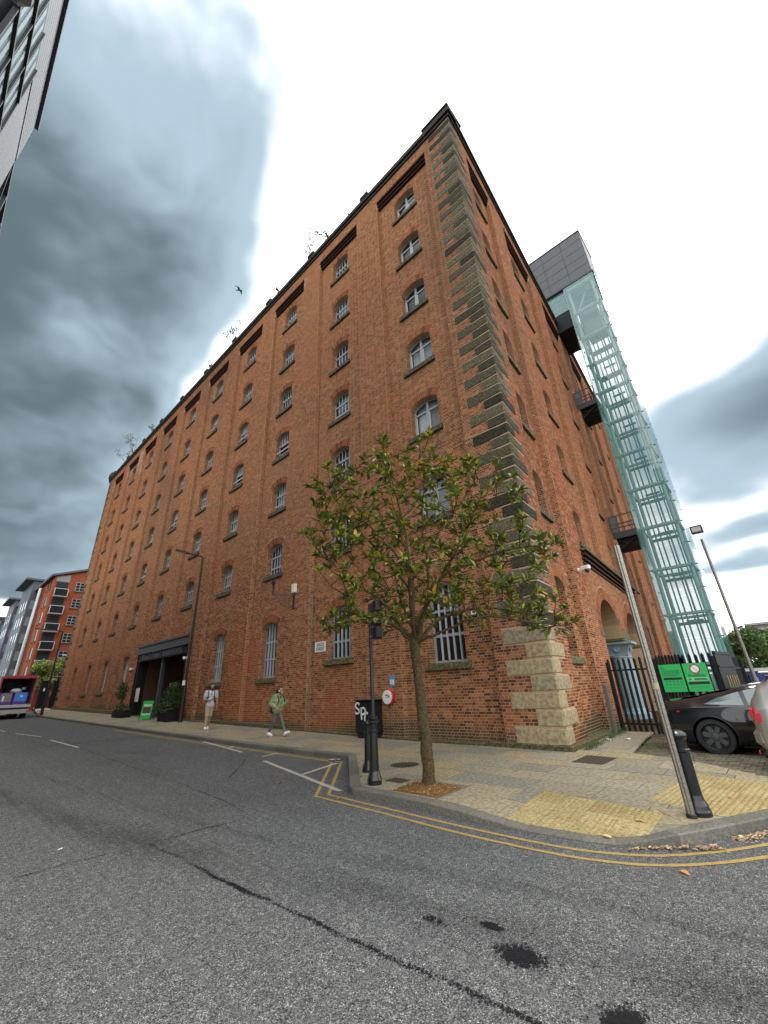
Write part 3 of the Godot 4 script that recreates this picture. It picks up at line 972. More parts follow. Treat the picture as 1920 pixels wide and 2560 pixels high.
func brick_colour(p: Vector3, above: float) -> Color:
	var big := fn.get_noise_3d(p.x * 3.0, p.y * 3.0, p.z * 3.0)
	var fine := fn.get_noise_3d(p.x * 14.0 + 90, p.y * 14.0, p.z * 14.0)
	var r := rng.randf() + big * 0.25 - 0.03
	var c: Color
	if r < 0.17: c = Color(0.13, 0.060, 0.042)
	elif r < 0.36: c = Color(0.24, 0.095, 0.052)
	elif r < 0.62: c = Color(0.36, 0.138, 0.068)
	elif r < 0.83: c = Color(0.45, 0.185, 0.092)
	else: c = Color(0.52, 0.25, 0.13)
	var up := smoothstep(4.0, 13.0, p.y + big * 5.0)
	c = c.lerp(Color(0.44, 0.23, 0.12), 0.35 * up)              # weathered to a paler tan higher up
	c = c.lerp(Color(0.42, 0.105, 0.042), 0.5 * smoothstep(0.12, 0.4, fine) * (1.0 - up * 0.6))   # redder replaced patches
	var patch := fn.get_noise_3d(p.x * 5.5 + 300, p.y * 3.5, p.z * 5.5)
	c = c.lerp(Color(0.16, 0.09, 0.062), 0.5 * smoothstep(0.10, 0.42, patch))                    # sooty patches
	c = c.lerp(Color(0.46, 0.22, 0.11), 0.4 * smoothstep(0.12, 0.4, -patch))                     # paler repairs
	if p.y > 23.2 and p.y < 26.2:
		var run := fn.get_noise_3d(p.x * 26.0, p.y * 5.0, p.z * 26.0 + 40)
		if rng.randf() < smoothstep(0.22, 0.5, run): c = c.lerp(Color(0.62, 0.53, 0.46), rng.randf_range(0.2, 0.7))   # lime washed out below the cornice
	if p.z > -0.3 and p.x > -8.7 and p.x < -7.3 and p.y < 2.55: c = c.lerp(Color(0.36, 0.07, 0.035), 0.5 * clampf(rng.randf() * 1.8, 0.0, 1.0))
	if above < 0.75:
		var m := smoothstep(0.62, 0.2, above + fine * 0.55 + big * 0.2)
		c = c.lerp(Color(0.085, 0.088, 0.05), 0.85 * m)               # moss and grime on the lowest courses
	elif rng.randf() < 0.006 + 0.05 * smoothstep(0.25, 0.5, fine): c = c.lerp(Color(0.55, 0.45, 0.38), rng.randf_range(0.2, 0.6))   # lime bloom
	var k := rng.randf_range(0.86, 1.14)
	return Color(c.r * k, c.g * k, c.b * k)

func lay(T: Transform3D, u0: float, u1: float, y: float, n: float, course: int, base: float, turn := 0):
	# one run of bricks between u0 and u1; turn 0: on the face, 1: on a reveal facing +u, -1: facing -u (u0..u1 then run along depth)
	if u1 - u0 < 0.03: return
	var unit := 0.225 if course % 2 == 0 else 0.1125
	var u := floorf(u0 / unit) * unit + (0.056 if course % 2 == 1 else 0.0)
	if u > u0: u -= unit
	while u < u1:
		var a := maxf(u, u0)
		var b := minf(u + unit, u1)
		u += unit
		if b - a < 0.03: continue
		var mid := (a + b) * 0.5
		var loc: Vector3
		var bas: Basis
		if turn == 0:
			loc = Vector3(mid, y + CH * 0.5, n)
			bas = Basis.from_scale(Vector3(b - a - 0.014, 0.0615, 1.0))
		else:
			loc = Vector3(n, y + CH * 0.5, mid)
			bas = Basis(Vector3.UP, PI / 2 * turn) * Basis.from_scale(Vector3(b - a - 0.014, 0.0615, 1.0))
		var t := T * Transform3D(bas, loc)
		if t.origin.y < base - 0.05: continue
		var c := brick_colour(t.origin, t.origin.y - base)
		var d := t.origin.distance_to(Vector3(4.3, 1.65, 10.6))
		if d < 12.4 and turn == 0: bn.append([d, t, c])
		else:
			bx.append(t); bc.append(c)

func subtract(iv: Array, a: float, b: float) -> Array:
	var out := []
	for s in iv:
		if b <= s[0] or a >= s[1]: out.append(s)
		else:
			if a > s[0]: out.append([s[0], a])
			if b < s[1]: out.append([b, s[1]])
	return out

# a facade in its own axes (u, y, out). bays: {u0, u1, uc, from, wins: [{y, w, hs, r}]}; wide: [{a, b, top(Callable u->y), h}] openings through the flush wall
func facade(W: Node3D, T: Transform3D, ua: float, ub: float, bays: Array, wide: Array, quoins: Callable, base: Callable, flush_to: Callable):
	var wall := MB.new()
	var top := 27.0
	var Q := func(a: Vector2, b: Vector2, n: float):    # face quad
		wall._q(T * Vector3(a.x, a.y, n), T * Vector3(b.x, a.y, n), T * Vector3(b.x, b.y, n), T * Vector3(a.x, b.y, n), T.basis.z)
	var S := func(u: float, y0: float, y1: float, n0: float, n1: float, dir: float):   # reveal quad across the depth
		wall._q(T * Vector3(u, y0, n0), T * Vector3(u, y0, n1), T * Vector3(u, y1, n1), T * Vector3(u, y1, n0), T.basis.x * dir)
	var edges := [ua]
	for b in bays:
		edges.append(b.u0); edges.append(b.u1)
	edges.append(ub)
	# pilasters
	for i in range(0, edges.size(), 2):
		var lo: float = flush_to.call((edges[i] + edges[i + 1]) * 0.5)
		Q.call(Vector2(edges[i], lo), Vector2(edges[i + 1], 26.2), PIL)
	Q.call(Vector2(ua, 26.2), Vector2(ub, top), PIL)
	for b in bays:
		var lo: float = b.from
		S.call(b.u0, lo, 26.2, REC, PIL, 1.0)
		S.call(b.u1, lo, 26.2, REC, PIL, -1.0)
		# back of the recess with its windows
		var cols := []
		if b.wins.is_empty(): Q.call(Vector2(b.u0, lo), Vector2(b.u1, 26.2), REC)
		else:
			var w: float = b.wins[0].w
			Q.call(Vector2(b.u0, lo), Vector2(b.uc - w, 26.2), REC)
			Q.call(Vector2(b.uc + w, lo), Vector2(b.u1, 26.2), REC)
			var y: float = lo
			for k in b.wins:
				Q.call(Vector2(b.uc - w, y), Vector2(b.uc + w, k.y), REC)
				var nexty: float = k.y + k.hs + k.r + 0.02
				for e in 10:
					var xa: float = lerp(-w, w, e / 10.0)
					var xb: float = lerp(-w, w, (e + 1) / 10.0)
					var ya: float = k.y + k.hs + arch_y(w, k.r, xa)
					var yb: float = k.y + k.hs + arch_y(w, k.r, xb)
					wall._q(T * Vector3(b.uc + xa, ya, REC), T * Vector3(b.uc + xb, yb, REC), T * Vector3(b.uc + xb, nexty, REC), T * Vector3(b.uc + xa, nexty, REC), T.basis.z)
					wall._q(T * Vector3(b.uc + xa, ya, REC), T * Vector3(b.uc + xb, yb, REC), T * Vector3(b.uc + xb, yb, REC - JAMB - 0.1), T * Vector3(b.uc + xa, ya, REC - JAMB - 0.1), Vector3.DOWN)
				S.call(b.uc - w, k.y, k.y + k.hs, REC - JAMB - 0.1, REC, 1.0)
				S.call(b.uc + w, k.y, k.y + k.hs, REC - JAMB - 0.1, REC, -1.0)
				wall._q(T * Vector3(b.uc - w, k.y, REC), T * Vector3(b.uc + w, k.y, REC), T * Vector3(b.uc + w, k.y, REC - JAMB - 0.1), T * Vector3(b.uc - w, k.y, REC - JAMB - 0.1), Vector3.UP)
				y = nexty
			Q.call(Vector2(b.uc - w, y), Vector2(b.uc + w, 26.2), REC)
		# three corbelled courses closing the recess
		for c in 3:
			var cb := MB.new()
			cb.use_c = true
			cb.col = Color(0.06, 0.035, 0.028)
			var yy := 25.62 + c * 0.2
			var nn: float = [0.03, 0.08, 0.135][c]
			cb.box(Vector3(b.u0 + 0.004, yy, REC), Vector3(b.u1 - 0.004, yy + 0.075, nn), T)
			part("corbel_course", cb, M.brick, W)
	# flush lower wall (right side only) with wide openings
	for f in wide:
		var y0 := -0.2
		var xs := [f.from]
		for o in f.holes:
			xs.append(o.a); xs.append(o.b)
		xs.append(f.to)
		for i in range(0, xs.size(), 2):
			var lo2: float = y0 if (i == 0 or i == xs.size() - 2) else f.holes[0].spring
			Q.call(Vector2(xs[i], lo2), Vector2(xs[i + 1], f.top), PIL)
		for o in f.holes:
			var w: float = (o.b - o.a) * 0.5
			var uc: float = (o.a + o.b) * 0.5
			for e in 20:
				var xa: float = lerp(-w, w, e / 20.0)
				var xb: float = lerp(-w, w, (e + 1) / 20.0)
				var ya: float = o.spring + o.rise * sqrt(maxf(0.0, 1.0 - pow(xa / w, 2)))
				var yb: float = o.spring + o.rise * sqrt(maxf(0.0, 1.0 - pow(xb / w, 2)))
				wall._q(T * Vector3(uc + xa, ya, PIL), T * Vector3(uc + xb, yb, PIL), T * Vector3(uc + xb, f.top, PIL), T * Vector3(uc + xa, f.top, PIL), T.basis.z)
				wall._q(T * Vector3(uc + xa, ya, PIL), T * Vector3(uc + xb, yb, PIL), T * Vector3(uc + xb, yb, -0.75), T * Vector3(uc + xa, ya, -0.75), Vector3.DOWN)
			if o == f.holes[0]: S.call(o.a, y0, o.spring, -0.75, PIL, 1.0)
			if o == f.holes[-1]: S.call(o.b, y0, o.spring, -0.75, PIL, -1.0)
	part("wall", wall, M.mortar, W)
	# bricks, course by course
	for ci in 360:
		var y := ci * CH
		var ym := y + CH * 0.5
		var flat := ym > 26.2
		var segs := []     # [u0, u1, n]
		if flat: segs.append([ua, ub, PIL])
		else:
			for i in range(0, edges.size(), 2):
				var lo: float = flush_to.call((edges[i] + edges[i + 1]) * 0.5)
				if ym > lo: segs.append([edges[i], edges[i + 1], PIL])
		for f in wide:
			if ym < f.top:
				var iv := [[f.from, f.to]]
				for o in f.holes:
					var w: float = (o.b - o.a) * 0.5
					var uc: float = (o.a + o.b) * 0.5
					if ym < o.spring: iv = subtract(iv, f.holes[0].a, f.holes[-1].b)
					else:
						var hh: float = (ym - o.spring) / (o.rise + 0.55)
						if hh < 1.0:
							var ww: float = (w + 0.5) * sqrt(1.0 - hh * hh)
							iv = subtract(iv, uc - ww, uc + ww)
				for s in iv: segs.append([s[0], s[1], PIL])
		for s in segs:
			var q: Vector2 = quoins.call(ym)
			var a: float = maxf(s[0], q.x)
			var b2: float = minf(s[1], q.y)
			lay(T, a, b2, y, s[2], ci, base.call((a + b2) * 0.5))
		if flat: continue
		for b in bays:
			if ym < b.from: continue
			var iv := [[b.u0, b.u1]]
			for k in b.wins:
				var dy: float = ym - k.y
				if dy < -0.2 or dy > k.hs + k.r + 0.45: continue
				if dy < 0.0: iv = subtract(iv, b.uc - k.w - 0.14, b.uc + k.w + 0.14)
				elif dy < k.hs: iv = subtract(iv, b.uc - k.w, b.uc + k.w)
				else:
					# keep clear of the ring of voussoirs
					var R: float = (k.w * k.w + k.r * k.r) / (2.0 * k.r)
					var cy: float = k.hs - (R - k.r)
					var ro := R + 0.33
					var hx2: float = ro * ro - pow(dy - cy, 2)
					if hx2 > 0.0:
						var lim: float = ro * k.w / R * 1.0
						var hx: float = minf(sqrt(hx2), (dy - cy) * k.w / (R - k.r))
						iv = subtract(iv, b.uc - minf(hx, lim), b.uc + minf(hx, lim))
			var bs: float = base.call(b.uc)
			for s in iv: lay(T, s[0], s[1], y, REC, ci, bs)
			if ym < 25.6:
				lay(T, REC, PIL, y, b.u0, ci, bs, 1)
				lay(T, REC, PIL, y, b.u1, ci, bs, -1)
			for k in b.wins:
				if ym > k.y and ym < k.y + k.hs:
					lay(T, REC - JAMB, REC, y, b.uc - k.w, ci, bs, 1)
					lay(T, REC - JAMB, REC, y, b.uc + k.w, ci, bs, -1)
	# windows
	for b in bays:
		for k in b.wins:
			window(W, T * Transform3D(Basis.IDENTITY, Vector3(b.uc, k.y, REC)), k)

func voussoirs(w: float, r: float, thick: float, spring_h: float, depth: float, ellipse := false) -> ArrayMesh:
	var mb := MB.new()
	mb.use_c = true
	var R := (w * w + r * r) / (2.0 * r)
	var half := asin(minf(1.0, w / R))
	var k := int(round(2.0 * half * R / 0.078))
	if ellipse: k = int(PI * (w + r) * 0.5 / 0.08)
	for i in k:
		var f := func(t: float, out: float) -> Vector2:
			if ellipse:
				var a := PI * (1.0 - t)
				return Vector2(cos(a) * (w + out), spring_h + sin(a) * (r + out))
			var a2 := -half + 2.0 * half * t
			return Vector2(sin(a2) * (R + out), spring_h - (R - r) + cos(a2) * (R + out))
		var t0 := (i + 0.06) / k
		var t1 := (i + 0.94) / k
		var kk := rng.randf_range(0.8, 1.15)
		mb.col = Color(0.38 * kk, 0.15 * kk, 0.075 * kk) if rng.randf() < 0.8 else Color(0.2 * kk, 0.08 * kk, 0.05 * kk)
		for half_ in [[0.0, 0.485], [0.515, 1.0]]:
			var p := [f.call(t0, thick * half_[0]), f.call(t1, thick * half_[0]), f.call(t1, thick * half_[1]), f.call(t0, thick * half_[1])]
			var z1 := 0.009
			var z0: float = -depth
			var F := func(i2, z): return Vector3(p[i2].x, p[i2].y, z)
			mb._q(F.call(0, z1), F.call(1, z1), F.call(2, z1), F.call(3, z1), Vector3(0, 0, 1))
			mb._q(F.call(0, z0), F.call(1, z0), F.call(1, z1), F.call(0, z1), Vector3(0, -1, 0))
			mb._q(F.call(0, 0.0), F.call(3, 0.0), F.call(3, z1), F.call(0, z1), Vector3(-1, 0, 0))
			mb._q(F.call(1, 0.0), F.call(2, 0.0), F.call(2, z1), F.call(1, z1), Vector3(1, 0, 0))
	return mb.mesh()

func win_parts(k: Dictionary) -> Dictionary:
	var key := "%s_%.2f_%.2f" % [k.type, k.hs, k.w]
	if win_cache.has(key): return win_cache[key]
	var w: float = k.w
	var hs: float = k.hs
	var H: float = hs + k.r
	var hy := func(x): return hs + arch_y(w, k.r, x)
	var fr := MB.new()
	var bars := MB.new()
	var panes := []
	var bd := 0.075 if k.type != "dark" else 0.06
	var zf := 0.05
	# outer frame
	fr.box(Vector3(-w, 0, -zf), Vector3(-w + bd, hs, 0)); fr.box(Vector3(w - bd, 0, -zf), Vector3(w, hs, 0)); fr.box(Vector3(-w + bd, 0, -zf), Vector3(w - bd, bd, 0))
	for e in 10:
		var xa: float = lerp(-w, w, e / 10.0)
		var xb: float = lerp(-w, w, (e + 1) / 10.0)
		var A := Vector3(xa, hy.call(xa), 0)
		var B := Vector3(xb, hy.call(xb), 0)
		var dn := Vector3(0, -bd, 0)
		fr._q(A, B, B + dn, A + dn, Vector3(0, 0, 1))
		fr._q(A + dn, B + dn, B + dn + Vector3(0, 0, -zf), A + dn + Vector3(0, 0, -zf), Vector3(0, -1, 0))
	var levels := []
	var nb := 4
	if k.type == "case":
		levels = [0.72]
		fr.box(Vector3(-0.05, bd, -zf), Vector3(0.05, hy.call(0.0) - bd, 0.012))
		fr.box(Vector3(-w + bd, H * 0.70 - 0.04, -zf), Vector3(-0.05, H * 0.70 + 0.04, 0.01)); fr.box(Vector3(0.05, H * 0.70 - 0.04, -zf), Vector3(w - bd, H * 0.70 + 0.04, 0.01))
		# inner casement stiles
		for s in [-1, 1]:
			var xa: float = 0.05 if s > 0 else -w + bd
			var xb: float = w - bd if s > 0 else -0.05
			for x in [xa, xb - 0.035]: bars.box(Vector3(x, bd, -zf), Vector3(x + 0.035, H * 0.70 - 0.04, -0.012))
		nb = 0
	elif k.type == "bars":
		levels = [0.33, 0.64]
		nb = 4
	elif k.type == "dark":
		levels = [0.36, 0.66]
		nb = 5
	else:
		levels = [0.27, 0.62]
	if k.type != "case":
		for l in levels: fr.box(Vector3(-w + bd, H * l - 0.042, -zf), Vector3(w - bd, H * l + 0.042, 0.012))
	for i in nb:
		var x: float = lerp(-w + bd, w - bd, (i + 1.0) / (nb + 1))
		var t := 0.013 if k.type == "bars" or k.type == "dark" else 0.015
		var cuts: Array = [bd]
		for l in levels: cuts.append(H * l)
		cuts.append(hy.call(x) - bd * 0.5)
		for s in cuts.size() - 1:
			var tilt := 0.0
			if k.get("open", false) and s == 1: tilt = 1.0
			var y0: float = cuts[s]
			var y1: float = cuts[s + 1]
			if tilt > 0:
				bars.bar(Vector3(x, y0 + 0.03, 0.16), Vector3(x, y1 - 0.04, -0.16), t * 2, 0.03)
			else:
				bars.box(Vector3(x - t, y0, -zf + 0.005), Vector3(x + t, y1, -0.008 if k.type == "sash" else 0.035))
	if k.get("open", false):
		var y0: float = H * levels[0]
		var y1: float = H * levels[1]
		for q in [[y0 + 0.05, 0.165], [y1 - 0.05, -0.165]]: bars.box(Vector3(-w + bd, q[0] - 0.025, q[1] - 0.02), Vector3(w - bd, q[0] + 0.025, q[1] + 0.02))
	# panes, one per light
	var cutsy: Array = [bd * 0.5]
	for l in levels: cutsy.append(H * l)
	cutsy.append(-1.0)
	var cols := [[-w + bd, w - bd]] if k.type != "case" else [[-w + bd, -0.05], [0.05, w - bd]]
	for s in cutsy.size() - 1:
		for c in cols:
			var mb := MB.new()
			var y0: float = cutsy[s]
			if cutsy[s + 1] > 0:
				if k.get("open", false) and s == 1:
					mb._q(Vector3(c[0], y0 + 0.05, 0.165), Vector3(c[1], y0 + 0.05, 0.165), Vector3(c[1], cutsy[s + 1] - 0.05, -0.165), Vector3(c[0], cutsy[s + 1] - 0.05, -0.165), Vector3(0, 0, 1))
				else:
					var tw := rng.randf_range(-0.006, 0.006)
					mb._q(Vector3(c[0], y0, -0.03), Vector3(c[1], y0, -0.03 + tw), Vector3(c[1], cutsy[s + 1], -0.03), Vector3(c[0], cutsy[s + 1], -0.03 - tw), Vector3(0, 0, 1))
			else:
				for e in 8:
					var xa: float = lerp(c[0], c[1], e / 8.0)
					var xb: float = lerp(c[0], c[1], (e + 1) / 8.0)
					mb._q(Vector3(xa, y0, -0.03), Vector3(xb, y0, -0.03), Vector3(xb, hy.call(xb) - 0.01, -0.03), Vector3(xa, hy.call(xa) - 0.01, -0.03), Vector3(0, 0, 1))
			panes.append(mb.mesh())
	var sill := MB.new()
	sill.cbox(Vector3(-w - 0.135, -0.2, -JAMB), Vector3(w + 0.135, 0.0, 0.11), 0.012)
	var out := {"frame": fr.mesh(), "bars": bars.mesh() if bars.v.size() else null, "panes": panes, "sill": sill.mesh(), "arch": voussoirs(w, k.r, 0.33, hs, JAMB)}
	win_cache[key] = out
	return out

func window(W: Node3D, t: Transform3D, k: Dictionary):
	var g := win_parts(k)
	var o := node_part("window", W, t)
	var inset := Vector3(0, 0, -JAMB + 0.02)
	var dark: bool = k.type == "dark"
	part("frame", g.frame, M.frame_dark if dark else M.frame, o, inset)
	if g.bars: part("glazing_bars", g.bars, M.frame_dark if dark else M.bar, o, inset)
	for p in g.panes: part("pane", p, M.glass, o, Transform3D(Basis.from_euler(Vector3(rng.randfn() * 0.006, rng.randfn() * 0.006, 0)), inset))
	part("sill", g.sill, M.sill_low if k.y < 3.0 else M.sill, o)
	part("arch", g.arch, M.brick, o)
	# blinds and curtains behind some of the glass
	var r := rng.randf()
	if k.type == "bars" or dark: return
	if r < 0.34:
		var mb := MB.new()
		var h: float = k.hs + k.r
		var lo: float = h * rng.randf_range(0.15, 0.75)
		mb.box(Vector3(-k.w + 0.08, lo, -0.16), Vector3(k.w - 0.08, h, -0.15))
		part("blind", mb, M.blind if rng.randf() < 0.5 else M.curtain, o, inset)
	elif r < 0.6:
		for s in [-1, 1]:
			var mb := MB.new()
			for e in 4: mb.box(Vector3(s * (k.w - 0.1 - e * 0.05) - 0.028, 0.05, -0.2 - 0.03 * (e % 2)), Vector3(s * (k.w - 0.1 - e * 0.05) + 0.03, k.hs, -0.18 - 0.03 * (e % 2)))
			part("curtain", mb, M.curtain, o, inset)

func build_warehouse():
	var W := thing("brick_warehouse", "tall old red brick warehouse with stone quoins and rows of arched windows", "warehouse")
	var TL := Transform3D(Basis(Vector3(1, 0, 0), Vector3(0, 1, 0), Vector3(0, 0, 1)), Vector3.ZERO)
	var ang := deg_to_rad(-4.41)
	var du := Vector3(sin(ang), 0, -cos(ang))
	var TR := Transform3D(Basis(du, Vector3.UP, du.cross(Vector3.UP)), Vector3.ZERO)
	var qy0 := 0.27
	var qh := 0.385
	var qlong := func(y: float) -> bool: return int(floor((y - qy0) / qh)) % 2 == 0
	# street front
	var bays := []
	for i in range(9, -1, -1):
		var uc := -3.07 - PITCH_BAY * i
		var wins := []
		for r in 7:
			if r == 0 and (i == 4 or i == 5): continue
			var y: float = ROWS[r]
			var hs := 1.37
			var ty := "sash"
			if r == 0:
				hs = 2.2; ty = "bars"
				if i == 1:
					y = 2.74; hs = 1.74
			elif i == 0: ty = "case"
			var d := {"y": y, "w": 0.655, "hs": hs, "r": 0.24, "type": ty}
			if ty == "sash" and [[3, 3], [2, 3], [5, 3], [6, 2], [3, 4], [7, 4], [4, 5]].has([i, r]):
				d.open = true
				d.type = "sash_open"
			wins.append(d)
		bays.append({"u0": uc - 1.66, "u1": uc + 1.66, "uc": uc, "from": 5.08 if (i == 4 or i == 5) else -0.2, "wins": wins})
	var base_l := func(u: float): return pave_y(u, 0.2)
	var gate0 := -29.25
	var gate1 := -21.03
	var fl := func(u: float): return 5.08 if (u > gate0 and u < gate1) else -0.2
	var ql := func(y: float): return Vector2(-51.5 + (1.1 if qlong.call(y) else 0.5), (-1.1 if qlong.call(y) else -0.5))
	facade(W, TL, -51.5, PIL, bays, [], ql, base_l, fl)
	# yard front
	var rb := []
	var spec := [[1.5, 4.0, 2.6], [5.95, 9.95, 7.75], [12.45, 16.4, 14.2], [18.7, 22.7, 20.55], [25.0, 29.0, 26.9], [31.3, 35.3, 33.2]]
	for i in spec.size():
		var s = spec[i]
		var wins := []
		for r in 7:
			var low := i == 1 or i == 2
			if r == 0 and low: continue
			var d := {"y": ROWS[r], "w": 0.655, "hs": 2.2 if r == 0 else 1.37, "r": 0.24 if r < 6 else 0.22, "type": "dark" if r == 0 else ("case" if i == 0 else "sash")}
			wins.append(d)
		rb.append({"u0": s[0], "u1": s[1], "uc": s[2], "from": 6.32 if (i == 1 or i == 2) else -0.2, "wins": wins})
	var fr := func(u: float): return 6.32 if (u > 9.9 and u < 12.5) else -0.2
	var holes := [{"a": 6.35, "b": 10.15, "spring": 3.15, "rise": 1.5}, {"a": 11.6, "b": 15.4, "spring": 3.15, "rise": 1.5}]
	var qr := func(y: float): return Vector2(0.35 if qlong.call(y) else 0.92, 42.0)
	facade(W, TR, -PIL, 40.0, rb, [{"from": 5.95, "to": 16.4, "top": 6.32, "holes": holes}], qr, func(_u): return 0.12, fr)
	# the bricks themselves: the nearest singly, the rest as one mass
	var brick := MB.new()
	var P := func(x, y, z): return Vector3(x, y, z)
	var e := 0.04
	brick.quad(P.call(-0.5 + e * 0.5, -0.5 + e, 0.006), P.call(0.5 - e * 0.5, -0.5 + e, 0.006), P.call(0.5 - e * 0.5, 0.5 - e, 0.006), P.call(-0.5 + e * 0.5, 0.5 - e, 0.006))
	brick.quad(P.call(-0.5, -0.5, 0), P.call(0.5, -0.5, 0), P.call(0.5 - e * 0.5, -0.5 + e, 0.006), P.call(-0.5 + e * 0.5, -0.5 + e, 0.006))
	brick.quad(P.call(0.5, 0.5, 0), P.call(-0.5, 0.5, 0), P.call(-0.5 + e * 0.5, 0.5 - e, 0.006), P.call(0.5 - e * 0.5, 0.5 - e, 0.006))
	brick.quad(P.call(0.5, -0.5, 0), P.call(0.5, 0.5, 0), P.call(0.5 - e * 0.5, 0.5 - e, 0.006), P.call(0.5 - e * 0.5, -0.5 + e, 0.006))
	brick.quad(P.call(-0.5, 0.5, 0), P.call(-0.5, -0.5, 0), P.call(-0.5 + e * 0.5, -0.5 + e, 0.006), P.call(-0.5 + e * 0.5, 0.5 - e, 0.006))
	var bm := brick.mesh()
	bn.sort_custom(func(a, b): return a[0] < b[0])
	for i in bn.size():
		if i < 290:
			var best := 0
			var bd := 9.0
			for j in M.brick_tones.size():
				var cc: Color = M.brick_tones[j].albedo_color.srgb_to_linear()
				var dd: float = absf(cc.r - bn[i][2].r) + absf(cc.g - bn[i][2].g) * 2
				if dd < bd:
					bd = dd; best = j
			part("brick", bm, M.brick_tones[best], W, bn[i][1])
		else:
			bx.append(bn[i][1]); bc.append(bn[i][2])
	print("bricks ", bx.size(), " near ", bn.size())
	multi("brickwork", bm, M.brick, bx, bc, W)
	bx.clear(); bc.clear(); bn.clear()
	# quoins at both ends of the street front
	var k := 0
	var y := qy0
	while y < 26.5:
		var lng := k % 2 == 0
		var L := 1.1 if lng else 0.5
		var R := 0.35 if lng else 0.92
		var off := PIL + 0.022
		var a := Vector2(-L, off)
		var nr := Vector2(TR.basis.z.x, TR.basis.z.z)
		var d2 := Vector2(du.x, du.z)
		# corner of the two faces
		var s := (off - nr.y * off - d2.y * 0.0) 
		var cpt := Vector2.ZERO
		var tt := (off - nr.y * off) / d2.y
		cpt = nr * off + d2 * tt
		var c1 := cpt + Vector2(-0.05, 0)
		var c2 := cpt + d2 * 0.05
		var e2 := nr * off + d2 * R
		var poly := PackedVector2Array([a, c1, c2, e2, e2 - nr * 0.25, Vector2(-L, off - 0.25)])
		var poly2 := PackedVector2Array([a, c1, c2, e2, Vector2(minf(-L, e2.x), e2.y)]) if false else poly
		var mb := MB.new()
		var top := y + qh - 0.006
		mb.cprism(quoin_poly(a, c1, c2, e2), y + 0.004, top - 0.008, 0.034)
		var low := y < 2.6 + rng.randf_range(-0.5, 0.7)
		part("quoin", mb, (M.stones if low else M.sooty)[rng.randi() % 4], W)
		mb = MB.new()
		mb.cprism(PackedVector2Array([Vector2(-51.5 + L, off), Vector2(-51.522, off), Vector2(-51.522, -R), Vector2(-51.5 + L, -R)]), y + 0.004, top - 0.008, 0.034)
		if y > 0.9: part("quoin", mb, M.sooty[rng.randi() % 4], W)
		y += qh
		k += 1
	# plinth along the pavement
	var x := 0.25
	while x > -51.4:
		var l := rng.randf_range(0.9, 1.5)
		var a := maxf(x - l, -51.6)
		if x > gate0 and a < gate1:
			if x > gate1 + 0.1: a = gate1
			else:
				x = gate0; continue
		var b0 := pave_y((a + x) * 0.5, 0.2)
		var h := 0.05
		if x < -9.6 and x > -16: h = 0.13
		elif x < -30: h = 0.24
		elif x > -1.3: h = 0.1
		var mb := MB.new()
		mb.cbox(Vector3(a + 0.004, b0 - 0.25, REC - 0.05), Vector3(x - 0.004, b0 + h, PIL + (0.10 if h < 0.2 else 0.14)), 0.02)
		part("plinth_stone", mb, M.plinth, W)
		x = a
	var u := 0.15
	while u < 5.6:
		var l := rng.randf_range(0.9, 1.4)
		var mb := MB.new()
		mb.cbox(Vector3(u, -0.1, REC - 0.1), Vector3(u + l - 0.008, 0.30 - u * 0.012, PIL + 0.16), 0.025, TR)
		part("plinth_stone", mb, M.plinth, W)
		u += l
	# cornice and parapet
	for seg in [[TL, -51.8, 0.46], [TR, -0.27, 40.2]]:
		var t: Transform3D = seg[0]
		var mb := MB.new()
		mb.box(Vector3(seg[1] + (0.0 if t == TL else 0.1), 26.93, PIL - 0.2), Vector3(seg[2] - (0.26 if t == TL else 0.0), 27.12, PIL + 0.08), t)
		mb.box(Vector3(seg[1] + 0.02, 27.12, -0.4), Vector3(seg[2] - (0.17 if t == TL else 0.0), 27.42, PIL + 0.17), t)
		part("cornice", mb, M.cornice, W)
	var cap := MB.new()
	cap.cbox(Vector3(-1.3, 27.42, -1.0), Vector3(0.2, 27.76, PIL + 0.08), 0.03)
	cap.cbox(Vector3(-1.36, 27.76, -1.06), Vector3(0.25, 27.88, PIL + 0.13), 0.02)
	part("parapet_block", cap, M.sooty[2], W)
	for i in 10:
		cap = MB.new()
		var uu := -5.52 - PITCH_BAY * i
		cap.cbox(Vector3(uu - 0.3, 27.42, -0.4), Vector3(uu + 0.3, 27.66, PIL + 0.22), 0.02)
		part("parapet_block", cap, M.sooty[2], W)
	cap = MB.new()
	cap.cbox(Vector3(-51.8, 27.42, -0.4), Vector3(-50.6, 27.95, PIL + 0.25), 0.02)
	part("parapet_block", cap, M.sooty[1], W)
	cap = MB.new()
	cap.box(Vector3(9.6, 27.42, -0.5), Vector3(12.0, 27.9, PIL + 0.05), TR)
	part("parapet_block", cap, M.cornice, W)
	# stone ledge and corbels over the yard arches
	for c in 3:
		var cb := MB.new()
		cb.use_c = true
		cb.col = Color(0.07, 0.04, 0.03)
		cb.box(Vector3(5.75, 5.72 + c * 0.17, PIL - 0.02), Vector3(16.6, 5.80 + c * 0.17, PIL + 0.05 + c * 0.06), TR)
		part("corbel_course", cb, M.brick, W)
	var ledge := MB.new()
	ledge.box(Vector3(5.7, 6.24, REC), Vector3(16.65, 6.34, PIL + 0.24), TR)
	part("ledge", ledge, M.plinth, W)
	for h in holes:
		var am := voussoirs((h.b - h.a) * 0.5, h.rise, 0.5, h.spring, 0.0, true)
		part("arch", am, M.brick, W, TR * Transform3D(Basis.IDENTITY, Vector3((h.a + h.b) * 0.5, 0, PIL)))
	# loggia behind the arches, with its painted iron column
	var lg := MB.new()
	lg.box(Vector3(5.9, -0.1, -8.0), Vector3(16.5, 0.1, -0.7), TR)
